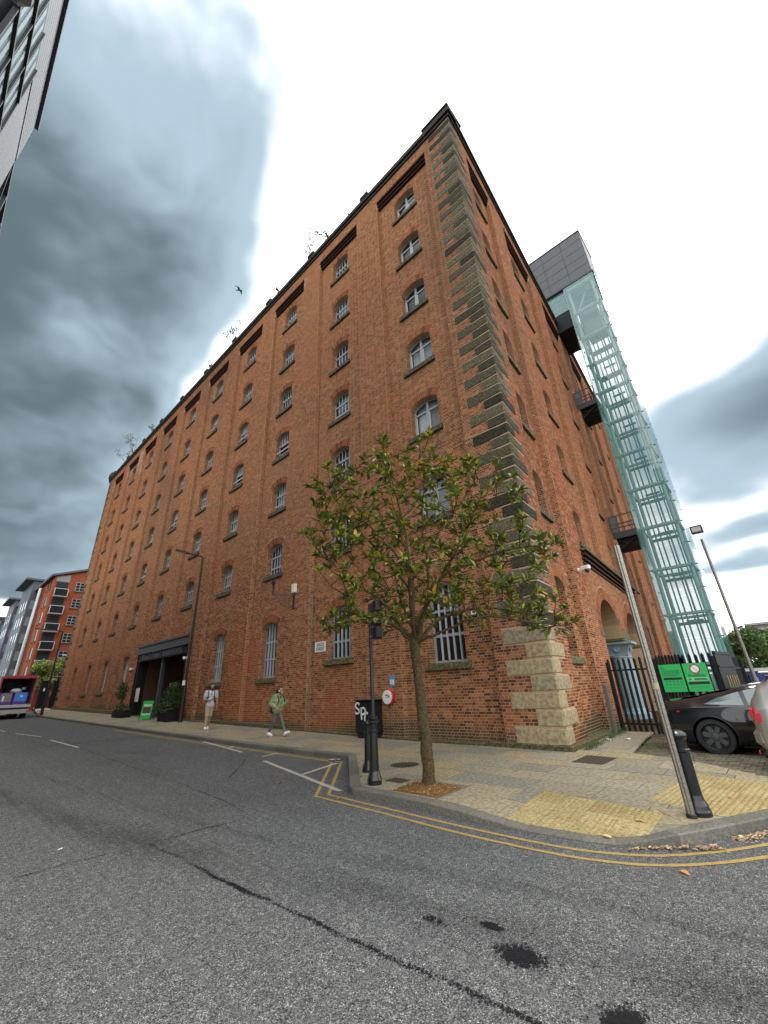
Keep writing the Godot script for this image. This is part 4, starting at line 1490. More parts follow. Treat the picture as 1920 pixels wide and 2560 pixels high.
	lg.quad(TR * Vector3(5.9, 0, -8), TR * Vector3(16.5, 0, -8), TR * Vector3(16.5, 5, -8), TR * Vector3(5.9, 5, -8))
	lg.quad(TR * Vector3(5.9, 0, -0.74), TR * Vector3(5.9, 0, -8), TR * Vector3(5.9, 5, -8), TR * Vector3(5.9, 5, -0.74))
	lg.quad(TR * Vector3(16.5, 0, -8), TR * Vector3(16.5, 0, -0.74), TR * Vector3(16.5, 5, -0.74), TR * Vector3(16.5, 5, -8))
	lg.quad(TR * Vector3(5.9, 5, -0.74), TR * Vector3(5.9, 5, -8), TR * Vector3(16.5, 5, -8), TR * Vector3(16.5, 5, -0.74))
	part("loggia", lg, mat(0.33, 0.14, 0.075, 0.95, 0, M.T.brick, 1.0), W)
	var imp := MB.new()
	imp.cbox(Vector3(10.12, 3.13, -0.74), Vector3(11.63, 3.55, PIL + 0.03), 0.03, TR)
	imp.cbox(Vector3(15.38, 3.05, -0.74), Vector3(16.3, 3.35, PIL + 0.03), 0.03, TR)
	imp.cbox(Vector3(5.98, 3.05, -0.74), Vector3(6.37, 3.35, PIL + 0.03), 0.03, TR)
	part("impost", imp, M.sill_low, W)
	var colm := node_part("column", W, TR * Transform3D(Basis.IDENTITY, Vector3(10.88, 0, -0.32)))
	var sh := MB.new()
	sh.lathe([Vector2(0.62, 0.0), Vector2(0.62, 0.25), Vector2(0.52, 0.32), Vector2(0.5, 0.4), Vector2(0.47, 0.45), Vector2(0.43, 2.45), Vector2(0.47, 2.47), Vector2(0.47, 2.53), Vector2(0.43, 2.55)], 28)
	part("shaft", sh, M.pale_blue, colm)
	var cp := MB.new()
	for i in 6:
		var y0 := 2.55 + i * 0.08
		var g := func(v): return lerp(0.44, 0.66, pow(v, 2.0))
		var r0: float = g.call(i / 6.0)
		var r1: float = g.call((i + 1) / 6.0)
		cp.lathe([Vector2(r0 * 1.25, y0), Vector2(r1 * 1.25, y0 + 0.08)], 4, Transform3D.IDENTITY, false)
	cp.box(Vector3(-0.68, 3.02, -0.68), Vector3(0.68, 3.12, 0.68))
	for s in 4:
		var tt := Transform3D(Basis(Vector3.UP, PI / 2 * s), Vector3.ZERO)
		cp.lathe([Vector2(0.0, 0.0), Vector2(0.11, 0.02), Vector2(0.13, 0.0)], 14, tt * Transform3D(Basis(Vector3.RIGHT, PI / 2), Vector3(0, 2.82, 0.5)))
	part("capital", cp, M.pale_blue, colm)
	# carriage entrance
	var g := node_part("gateway", W, Vector3(0, 0, 0))
	var bm2 := MB.new()
	bm2.box(Vector3(gate0, 4.56, -0.35), Vector3(gate1, 5.08, PIL + 0.05))
	bm2.box(Vector3(gate0, 4.98, PIL + 0.05), Vector3(gate1, 5.08, PIL + 0.13))
	bm2.box(Vector3(gate0, 4.50, PIL + 0.0), Vector3(gate1, 4.57, PIL + 0.12))
	part("lintel_beam", bm2, M.gate_beam, g)
	bm2 = MB.new()
	bm2.box(Vector3(gate0 + 0.05, 4.06, -0.2), Vector3(gate1 - 0.05, 4.50, PIL - 0.02))
	bm2.box(Vector3(gate0 + 0.05, 4.02, -0.2), Vector3(gate1 - 0.05, 4.08, PIL + 0.03))
	part("name_board", bm2, M.gate_black, g)
	var tm := text_mesh("DUCIE STREET WAREHOUSE", 0.34, 0.03)
	var tw := tm.get_aabb().size.x
	part("lettering", tm, mat(0.075, 0.078, 0.085, 0.5), g, Transform3D(Basis.from_scale(Vector3(6.6 / tw, 1, 1)), Vector3(-25.15, 4.29, PIL - 0.015)))
	bm2 = MB.new()
	bm2.box(Vector3(-25.35, 0, -0.3), Vector3(-25.15, 4.03, -0.1))
	part("post", bm2, M.gate_beam, g)
	for s in [[gate0, gate0 + 0.35], [gate1 - 0.3, gate1]]:
		bm2 = MB.new()
		bm2.box(Vector3(s[0] + 0.004, 0.2, -0.5), Vector3(s[1] - 0.004, 4.02, PIL - 0.04))
		part("gate_pier", bm2, M.gate_black, g)
	bm2 = MB.new()
	var dz := -20.0
	bm2.quad(Vector3(gate0, 0, dz), Vector3(gate1, 0, dz), Vector3(gate1, 5, dz), Vector3(gate0, 5, dz))
	bm2.quad(Vector3(gate0, 0, -0.3), Vector3(gate0, 0, dz), Vector3(gate0, 5, dz), Vector3(gate0, 5, -0.3))
	bm2.quad(Vector3(gate1, 0, dz), Vector3(gate1, 0, -0.3), Vector3(gate1, 5, -0.3), Vector3(gate1, 5, dz))
	bm2.quad(Vector3(gate0, 4.9, -0.2), Vector3(gate0, 4.9, dz), Vector3(gate1, 4.9, dz), Vector3(gate1, 4.9, -0.2))
	bm2.quad(Vector3(gate0, 0.68, 0.2), Vector3(gate1, 0.53, 0.2), Vector3(gate1, 0.53, dz), Vector3(gate0, 0.68, dz))
	part("passage", bm2, mat(0.20, 0.11, 0.075, 0.95, 0, M.T.brick, 1.0), g)
	# dark rooms behind the glass, floors, roof and rear
	var rm := MB.new()
	for f in 7:
		var fy: float = ROWS[f] - 0.9
		if f == 0: fy = 0.3
		rm.box(Vector3(-51.2, fy - 0.15, -6.5), Vector3(-29.4, fy, REC - JAMB - 0.12)); rm.box(Vector3(-20.9, fy - 0.15, -6.5), Vector3(-1.9, fy, REC - JAMB - 0.12))
		rm.box(Vector3(1.5, fy - 0.17, -6.4), Vector3(5.8, fy - 0.02, REC - JAMB - 0.12), TR)
		if f > 1:
			rm.box(Vector3(-29.4, fy - 0.15, -6.5), Vector3(-20.9, fy, REC - JAMB - 0.12)); rm.box(Vector3(5.804, fy - 0.17, -6.4), Vector3(39.5, fy - 0.02, REC - JAMB - 0.12), TR)
	rm.quad(Vector3(-51.4, 5.2, -6.5), Vector3(-1.7, 5.2, -6.5), Vector3(-1.7, 27, -6.5), Vector3(-51.4, 27, -6.5))
	rm.quad(Vector3(-51.4, 0, -6.5), Vector3(gate0 - 0.1, 0, -6.5), Vector3(gate0 - 0.1, 5.2, -6.5), Vector3(-51.4, 5.2, -6.5))
	rm.quad(Vector3(gate1 + 0.1, 0, -6.5), Vector3(-1.7, 0, -6.5), Vector3(-1.7, 5.2, -6.5), Vector3(gate1 + 0.1, 5.2, -6.5))
	rm.quad(TR * Vector3(1.7, 0, -6.5), TR * Vector3(5.8, 0, -6.5), TR * Vector3(5.8, 27, -6.5), TR * Vector3(1.7, 27, -6.5))
	rm.quad(TR * Vector3(5.8, 6, -6.5), TR * Vector3(16.6, 6, -6.5), TR * Vector3(16.6, 27, -6.5), TR * Vector3(5.8, 27, -6.5))
	rm.quad(TR * Vector3(16.6, 0, -6.5), TR * Vector3(39.9, 0, -6.5), TR * Vector3(39.9, 27, -6.5), TR * Vector3(16.6, 27, -6.5))
	part("interior", rm, M.room, W)
	var rf := MB.new()
	var far := TR * Vector3(40, 0, PIL)
	rf.quad(Vector3(-51.5, 27.0, 0.1), Vector3(0.1, 27.0, 0.1), Vector3(far.x, 27.0, far.z), Vector3(-51.5, 27.0, far.z))
	part("roof", rf, mat(0.07, 0.07, 0.075, 0.9, 0, M.T.grain, 0.5), W)
	var bw := MB.new()
	bw.quad(Vector3(-51.5, 0, far.z), Vector3(-51.5, 0, PIL), Vector3(-51.5, 27, PIL), Vector3(-51.5, 27, far.z))
	bw.quad(Vector3(far.x, 0, far.z), Vector3(-51.5, 0, far.z), Vector3(-51.5, 27, far.z), Vector3(far.x, 27, far.z))
	part("rear_wall", bw, mat(0.24, 0.11, 0.065, 0.95, 0, M.T.brick, 1.0), W)

func quoin_poly(a: Vector2, c1: Vector2, c2: Vector2, e2: Vector2) -> PackedVector2Array:
	# convex footprint: long face, chamfered corner, short face
	return PackedVector2Array([a, c1, c2, e2])

func text_mesh(s: String, h: float, depth: float, font_name := "Droid Sans") -> TextMesh:
	var t := TextMesh.new()
	var f := SystemFont.new()
	f.font_names = PackedStringArray([font_name])
	f.font_weight = 700
	t.font = f
	t.text = s
	t.font_size = 64
	t.pixel_size = h / 46.0
	t.depth = depth
	t.curve_step = 2.0
	return t

# ---------------------------------------------------------------- glass lift tower
func build_tower():
	var L := thing("lift_tower", "tall pale green glass lift tower with grey clad top beside the brick warehouse", "lift tower", Vector3(1.15, 0.05, -17.4))
	var hw := 1.05
	var hd := 1.1
	var col := MB.new()
	for sx in [-1, 1]:
		for sz in [-1, 1]:
			var c := MB.new()
			c.lathe([Vector2(0.10, 0.0), Vector2(0.10, 29.8)], 14, Transform3D(Basis.IDENTITY, Vector3(sx * (hw - 0.22), 0, sz * (hd - 0.22))))
			part("column", c, M.tower_steel, L)
	# landings' ring beams
	var f := 0
	var y := 2.1
	while y < 29.6:
		var b := MB.new()
		b.box(Vector3(-hw + 0.1, y - 0.07, hd - 0.2), Vector3(hw - 0.1, y + 0.07, hd - 0.06)); b.box(Vector3(-hw + 0.1, y - 0.07, -hd + 0.06), Vector3(hw - 0.1, y + 0.07, -hd + 0.2))
		b.box(Vector3(hw - 0.2, y - 0.07, -hd + 0.2), Vector3(hw - 0.06, y + 0.07, hd - 0.2)); b.box(Vector3(-hw + 0.06, y - 0.07, -hd + 0.2), Vector3(-hw + 0.2, y + 0.07, hd - 0.2))
		b.box(Vector3(-hw - 0.02, y - 0.05, hd + 0.04), Vector3(hw + 0.02, y + 0.06, hd + 0.1))
		part("ring_beam", b, M.tower_steel, L)
		b = MB.new()
		b.box(Vector3(-hw + 0.3, y - 0.42, -hd + 0.22), Vector3(hw - 0.3, y - 0.26, -hd + 0.34))
		b.box(Vector3(-0.2, y - 0.4, hd - 0.6), Vector3(0.55, y - 0.3, hd - 0.5))
		part("guide_bracket", b, M.tower_rail, L)
		y += 2.485
		f += 1
	for x in [-0.52, -0.28, 0.06, 0.2, 0.5]:
		var g := MB.new()
		g.box(Vector3(x - 0.035, 0.2, -hd + 0.36), Vector3(x + 0.035, 29.6, -hd + 0.46))
		part("guide_rail", g, M.tower_rail, L)
	for x in [-0.15, 0.33]:
		var g := MB.new()
		g.box(Vector3(x - 0.012, 0.2, 0.1), Vector3(x + 0.012, 29.6, 0.125))
		part("cable", g, M.tower_rail, L)
	var car := MB.new()
	car.cbox(Vector3(-0.62, 25.0, -0.75), Vector3(0.62, 27.3, 0.6), 0.05)
	part("lift_car", car, M.tower_rail, L)
	var dg := MB.new()
	dg.bar(Vector3(-0.6, 27.6, 0.5), Vector3(0.5, 29.6, 0.5), 0.08, 0.08)
	part("brace", dg, M.tower_steel, L)
	# panes with point fittings at their corners
	y = 0.1
	var r := 0
	while y < 29.7:
		var h := 1.2425
		if r == 0: h = 2.0
		var y1 := minf(y + h - 0.012, 29.8)
		for side in 4:
			var t := Transform3D(Basis(Vector3.UP, PI / 2 * side), Vector3.ZERO)
			var w := hw if side % 2 == 0 else hd
			var d := hd if side % 2 == 0 else hw
			var p := MB.new()
			p._q(t * Vector3(-w - 0.06, y, d + 0.115), t * Vector3(w + 0.05, y, d + 0.115), t * Vector3(w + 0.05, y1, d + 0.115), t * Vector3(-w - 0.06, y1, d + 0.115), t.basis.z)
			part("pane", p, M.tower_glass, L, Transform3D(Basis.from_euler(Vector3(0, 0, 0)), Vector3.ZERO))
			if side < 2:
				for sx in [-1, 1]:
					var fit := MB.new()
					fit.box(Vector3(sx * (w - 0.1) - 0.035, y1 - 0.02, d - 0.02), Vector3(sx * (w - 0.1) + 0.035, y1 + 0.03, d + 0.13), t)
					part("fitting", fit, M.tower_rail, L)
		y += h
		r += 1
	# clad machine room over the roof
	var head := node_part("machine_room", L)
	var core := MB.new()
	core.box(Vector3(-3.3, 29.95, -2.0), Vector3(hw + 0.0, 34.5, hd + 0.02))
	part("core", core, M.clad_dark, head)
	var cx := [-3.32, -2.0, -0.45, hw + 0.03]
	for i in 3:
		for j in 5:
			var p := MB.new()
			p.cbox(Vector3(cx[i] + 0.012, 30.0 + j * 0.905 + 0.012, hd + 0.02), Vector3(cx[i + 1] - 0.012, 30.0 + (j + 1) * 0.905 - 0.012, hd + 0.06), 0.006)
			part("cladding_panel", p, M.clad, head)
	for j in 5:
		var p := MB.new()
		p.cbox(Vector3(hw + 0.005, 30.0 + j * 0.905 + 0.012, -2.0), Vector3(hw + 0.045, 30.0 + (j + 1) * 0.905 - 0.012, hd + 0.0), 0.006)
		part("cladding_panel", p, M.clad, head)
	var cop := MB.new()
	cop.box(Vector3(-3.36, 34.53, -2.05), Vector3(hw + 0.1, 34.62, hd + 0.1))
	part("coping", cop, M.clad_dark, head)
	var sof := MB.new()
	sof.box(Vector3(-3.32, 29.8, -2.0), Vector3(hw + 0.12, 29.94, hd + 0.16))
	part("soffit", sof, M.clad_dark, head)
	# bridge to the roof
	var br := node_part("roof_bridge", L)
	var dk := MB.new()
	dk.box(Vector3(-3.2, 26.1, -1.9), Vector3(-1.06, 27.7, hd - 0.05))
	part("deck", dk, M.gate_black, br)
	for yy in [27.78, 28.3, 28.8, 29.3]:
		var rl := MB.new()
		rl.box(Vector3(-3.2, yy, hd - 0.12), Vector3(-1.1, yy + 0.07, hd - 0.05))
		part("rail", rl, M.clad, br)
	for xx in [-2.6, -1.9, -1.25]:
		var ps := MB.new()
		ps.box(Vector3(xx - 0.03, 27.7, hd - 0.2), Vector3(xx + 0.03, 29.8, hd - 0.14))
		part("post", ps, M.clad, br)
	var pn := MB.new()
	pn.quad(Vector3(-3.2, 27.75, hd - 0.04), Vector3(-1.1, 27.75, hd - 0.04), Vector3(-1.1, 29.78, hd - 0.04), Vector3(-3.2, 29.78, hd - 0.04))
	part("pane", pn, M.tower_glass, br)
	# landings that reach the warehouse wall
	for yy in [9.0, 18.6]:
		var ld := node_part("landing", L, Vector3(0, yy, 0))
		var d := MB.new()
		d.box(Vector3(-2.42, 0.35, -1.0), Vector3(-1.08, 0.75, hd - 0.02))
		part("deck", d, M.clad_dark, ld)
		d = MB.new()
		d.bar(Vector3(-2.35, -0.35, 0.9), Vector3(-1.12, 0.35, 0.9), 0.08, 0.1); d.bar(Vector3(-2.35, 0.35, 0.9), Vector3(-1.7, -0.02, 0.9), 0.06, 0.06)
		part("strut", d, M.gate_black, ld)
		d = MB.new()
		d.box(Vector3(-2.42, -0.1, -0.9), Vector3(-1.08, 0.33, hd - 0.3))
		part("underside", d, M.gate_black, ld)
		for q in [1.78, 1.25, 1.0]:
			d = MB.new()
			d.box(Vector3(-2.42, q - 0.03, hd - 0.06), Vector3(-1.1, q + 0.03, hd))
			part("rail", d, M.clad, ld)
		for xx in [-2.4, -1.98, -1.13]:
			d = MB.new()
			d.box(Vector3(xx - 0.035, 0.75, hd - 0.07), Vector3(xx + 0.035, 1.78, hd + 0.005))
			part("post", d, M.clad, ld)
		d = MB.new()
		d.box(Vector3(-2.36, 0.78, hd - 0.04), Vector3(-2.02, 1.74, hd - 0.02))
		part("mesh_panel", d, mat(0.16, 0.17, 0.18, 0.6, 0.3, M.T.stone, 6.0), ld)


# ---------------------------------------------------------------- things further off
func leaf_cloud(parent: Node3D, called: String, centres: Array, count: int, size: float, cols: Array, seed_: int, material):
	# a crown: small leaf faces gathered in clumps through its volume; centres: [Vector3, radius]
	var r := RandomNumberGenerator.new()
	r.seed = seed_
	var lf := MB.new()
	lf.quad(Vector3(-0.5, 0, 0), Vector3(0, -0.32, 0.08), Vector3(0.5, 0, 0), Vector3(0, 0.32, 0.08))
	var xf := []
	var cl := []
	var vol := 0.0
	for c in centres: vol += pow(c[1], 2)
	for c in centres:
		var n := int(count * pow(c[1], 2) / vol)
		for i in n:
			var d = Vector3(r.randfn(), r.randfn(), r.randfn()).normalized() * c[1] * pow(r.randf(), 0.45)
			d.y *= 0.85
			var p: Vector3 = c[0] + d
			var b := Basis(Vector3(r.randfn(), r.randfn(), r.randfn()).normalized(), r.randf() * TAU) * Basis.from_scale(Vector3.ONE * size * r.randf_range(0.6, 1.3))
			xf.append(Transform3D(b, p))
			var k := r.randf_range(0.7, 1.25)
			var cc: Color = cols[r.randi() % cols.size()]
			cl.append(Color(cc.r * k, cc.g * k, cc.b * k))
	multi(called, lf.mesh(), material, xf, cl, parent)

func leafy_tree(called: String, label: String, at: Vector3, h: float, rad: float, count: int, size: float, cols: Array, seed_: int, group := ""):
	var t := thing(called, label, "tree", at, 0, group)
	var r := RandomNumberGenerator.new()
	r.seed = seed_
	var tr := MB.new()
	tr.tube([Vector3(0, -0.1, 0), Vector3(0.05, h * 0.3, 0.02), Vector3(0, h * 0.6, 0)], [0.16, 0.12, 0.05], 8)
	for i in 6:
		var a := r.randf() * TAU
		tr.tube([Vector3(0, h * r.randf_range(0.28, 0.5), 0), Vector3(cos(a) * rad * 0.35, h * r.randf_range(0.5, 0.62), sin(a) * rad * 0.35), Vector3(cos(a) * rad * 0.7, h * r.randf_range(0.6, 0.8), sin(a) * rad * 0.7)], [0.06, 0.04, 0.015], 6)
	part("trunk", tr, M.twig, t)
	var cs := []
	for i in 16:
		var a := r.randf() * TAU
		var q := sqrt(r.randf())
		cs.append([Vector3(cos(a) * rad * q * 0.75, h * r.randf_range(0.42, 0.88), sin(a) * rad * q * 0.75), rad * r.randf_range(0.28, 0.42)])
	leaf_cloud(t, "crown", cs, count, size, cols, seed_ + 1, M.leaf_matt)

func build_background():
	var greens := [Color(0.05, 0.10, 0.02), Color(0.075, 0.14, 0.03), Color(0.11, 0.17, 0.04), Color(0.035, 0.07, 0.018)]
	var limes := [Color(0.16, 0.22, 0.03), Color(0.22, 0.27, 0.05), Color(0.09, 0.14, 0.025), Color(0.28, 0.30, 0.07)]
	apartments()
	grey_block()
	# pale tower block at the end of the street
	var pb := thing("office_block", "pale grey block at the far left end of the street", "building", Vector3(-150, 2.4, 6))
	var mb := MB.new()
	mb.box(Vector3(-10, 0, -4), Vector3(10, 14.2, 1.5))
	part("wall", mb, mat(0.3, 0.31, 0.31, 0.8), pb)
	for i in 4:
		mb = MB.new()
		mb.box(Vector3(10.0, 2.0 + i * 3.2, -3.6), Vector3(10.08, 3.6 + i * 3.2, 1.2))
		part("window", mb, M.house_glass, pb)
	leafy_tree("street_tree", "small yellow-green tree behind the black gate at the warehouse's far end", Vector3(-56.5, 1.0, 0.6), 5.4, 2.3, 3600, 0.28, limes, 5)
	leafy_tree("street_tree", "dark green tree at the left edge beyond the open lorry", Vector3(-66, 1.2, 5.2), 5.6, 1.9, 2200, 0.3, greens, 9)
	# brick building across the street, mirrored in the ground-floor panes
	var ob := thing("opposite_building", "plain brick building across the street, facing the warehouse", "building", Vector3(-14.2, 0.2, 13.6))
	mb = MB.new()
	mb.box(Vector3(-50, 0, 0), Vector3(0, 13.5, 8))
	part("wall", mb, mat(0.16, 0.08, 0.055, 0.9, 0, M.T.brick, 1.2), ob)
	for f in 4:
		for c in 16:
			mb = MB.new()
			mb.box(Vector3(-2.5 - c * 3.0, 1.2 + f * 3.1, -0.03), Vector3(-1.2 - c * 3.0, 3.0 + f * 3.1, 0.01))
			part("window", mb, mat(0.02, 0.022, 0.025, 0.1) if c == 0 and f == 0 else M.house_glass, ob)
	# low brick wall with railings behind that tree
	var lw := thing("boundary_wall", "low red brick wall with black railings beyond the warehouse's far end", "wall", Vector3(-60, 1.05, 0.2))
	mb = MB.new()
	mb.box(Vector3(-0.12, 0, -2.2), Vector3(0.12, 1.25, 1.0))
	part("wall", mb, mat(0.36, 0.10, 0.05, 0.9, 0, M.T.brick, 1.5), lw)
	mb = MB.new()
	mb.box(Vector3(-0.16, 1.25, -2.2), Vector3(0.16, 1.36, 1.0))
	part("coping", mb, M.sill, lw)
	for i in 16:
		mb = MB.new()
		mb.box(Vector3(-0.02, 1.36, -2.1 + i * 0.2), Vector3(0.02, 2.3, -2.07 + i * 0.2))
		part("railing", mb, M.iron, lw)
	# black gate leaves by the warehouse's far corner
	var gate := thing("yard_gate", "black steel gates standing open at the warehouse's far corner", "gate", Vector3(-52, 1.1, 0.9))
	for q in [[0.45, 1.0], [-0.5, 0.0]]:
		mb = MB.new()
		mb.box(Vector3(-0.03, 0.1, q[0] - 0.4), Vector3(0.03, 2.7, q[0] + 0.08))
		part("gate_leaf", mb, M.gate_black, gate)
	for z in [0.62, 0.0, -0.7]:
		mb = MB.new()
		mb.box(Vector3(0.04, 0, z - 0.05), Vector3(0.14, 2.9, z + 0.05))
		part("post", mb, M.gate_black, gate)
	for i in 4:
		mb = MB.new()
		mb.box(Vector3(0.0, 0.15, -0.1 - i * 0.13), Vector3(0.03, 2.75, -0.07 - i * 0.13))
		part("bar", mb, M.gate_black, gate)
	mb = MB.new()
	mb.box(Vector3(0.031, 1.7, 0.2), Vector3(0.036, 2.0, 0.34))
	part("notice", mb, M.white, gate)
	lorry()
	# right-hand background
	var hg := thing("tree_belt", "dense dark green trees beyond the yard at the right edge", "trees", Vector3(3.5, 0, -30))
	hg.set_meta("kind", "stuff")
	var cs := []
	var r := RandomNumberGenerator.new()
	r.seed = 44
	for i in 46:
		var x := r.randf_range(-2.2, 9.0)
		cs.append([Vector3(x, r.randf_range(0.6, 4.0 - maxf(x, 0.0) * 0.12), r.randf_range(-3, 1.5)), r.randf_range(0.7, 1.15)])
	leaf_cloud(hg, "foliage", cs, 26000, 0.26, greens, 45, M.leaf_matt)
	var bl := thing("shed", "long low pale roofed building behind the trees at the right edge", "building", Vector3(8, 0, -72))
	mb = MB.new()
	mb.box(Vector3(-6.6, 0, -6), Vector3(20, 7.0, 0))
	part("wall", mb, mat(0.5, 0.49, 0.47, 0.8), bl)
	mb = MB.new()
	mb.box(Vector3(-7.4, 7.0, -6.4), Vector3(20.6, 7.5, 0.6)); mb.box(Vector3(-7.0, 8.0, -6.0), Vector3(20.2, 8.3, 0.2)); mb.box(Vector3(-6.4, 7.5, -6), Vector3(20, 8.0, -0.4))
	part("roof", mb, mat(0.3, 0.3, 0.31, 0.6), bl)
	var sk := thing("skip", "blue steel skip behind the black car at the right edge", "skip", Vector3(4.6, 0.08, -14.5))
	mb = MB.new()
	mb.prism(PackedVector2Array([Vector2(-1.7, -1), Vector2(1.7, -1), Vector2(1.7, 1), Vector2(-1.7, 1)]), 0.1, 1.6)
	part("body", mb, mat(0.02, 0.035, 0.20, 0.5), sk)
	mb = MB.new()
	mb.box(Vector3(-1.78, 1.6, -1.08), Vector3(1.78, 1.72, 1.08))
	part("rim", mb, mat(0.5, 0.52, 0.56, 0.5), sk)
	# tall lamp column in the yard
	var lp := thing("yard_lamp", "tall grey lamp column with a small floodlight behind the black car", "lamp", Vector3(3.29, 0.1, -9.0))
	mb = MB.new()
	mb.tube([Vector3(0, 0, 0), Vector3(0, 1.35, 0), Vector3(0, 1.4, 0), Vector3(-0.05, 6.4, 0)], [0.085, 0.085, 0.058, 0.045], 12)
	part("column", mb, M.galv, lp)
	mb = MB.new()
	mb.cbox(Vector3(-0.24, 6.4, -0.12), Vector3(0.14, 6.7, 0.1), 0.02, Transform3D(Basis(Vector3.RIGHT, 0.12), Vector3(0, 0.1, 0.0)))
	part("floodlight", mb, M.iron, lp)
	mb = MB.new()
	mb.box(Vector3(-0.19, 6.46, 0.1), Vector3(0.09, 6.64, 0.106), Transform3D(Basis(Vector3.RIGHT, 0.12), Vector3(0, 0.1, 0.0)))
	part("lens", mb, mat(0.4, 0.4, 0.38, 0.3), lp)
	# bird
	var bd := thing("bird", "dark bird gliding in the grey sky left of the roofline", "bird", Vector3(-22.5, 35.9, -0.5))
	mb = MB.new()
	for s in [-1, 1]:
		var a := Vector3(0, 0, 0.09)
		var b := Vector3(0, 0, -0.1)
		var m1 := Vector3(s * 0.30, 0.09, 0.14)
		var m2 := Vector3(s * 0.28, 0.09, -0.05)
		var tip := Vector3(s * 0.74, 0.0, -0.10)
		for o in [Vector3.ZERO, Vector3(0, -0.015, 0)]:
			mb._t(a + o, m1 + o, m2 + o, Vector3.UP if o == Vector3.ZERO else Vector3.DOWN); mb._t(a + o, m2 + o, b + o, Vector3.UP if o == Vector3.ZERO else Vector3.DOWN); mb._t(m1 + o, tip + o, m2 + o, Vector3.UP if o == Vector3.ZERO else Vector3.DOWN)
	part("wings", mb, mat(0.05, 0.055, 0.06, 0.8), bd)
	mb = MB.new()
	mb.tube([Vector3(0, 0.0, 0.32), Vector3(0, 0.01, 0.24), Vector3(0, 0, 0.08), Vector3(0, 0, -0.12), Vector3(0, 0, -0.34)], [0.008, 0.035, 0.06, 0.055, 0.03], 8)
	part("body", mb, mat(0.06, 0.065, 0.07, 0.8), bd)
	bd.rotation = Vector3(0.1, 2.3, 0.35)

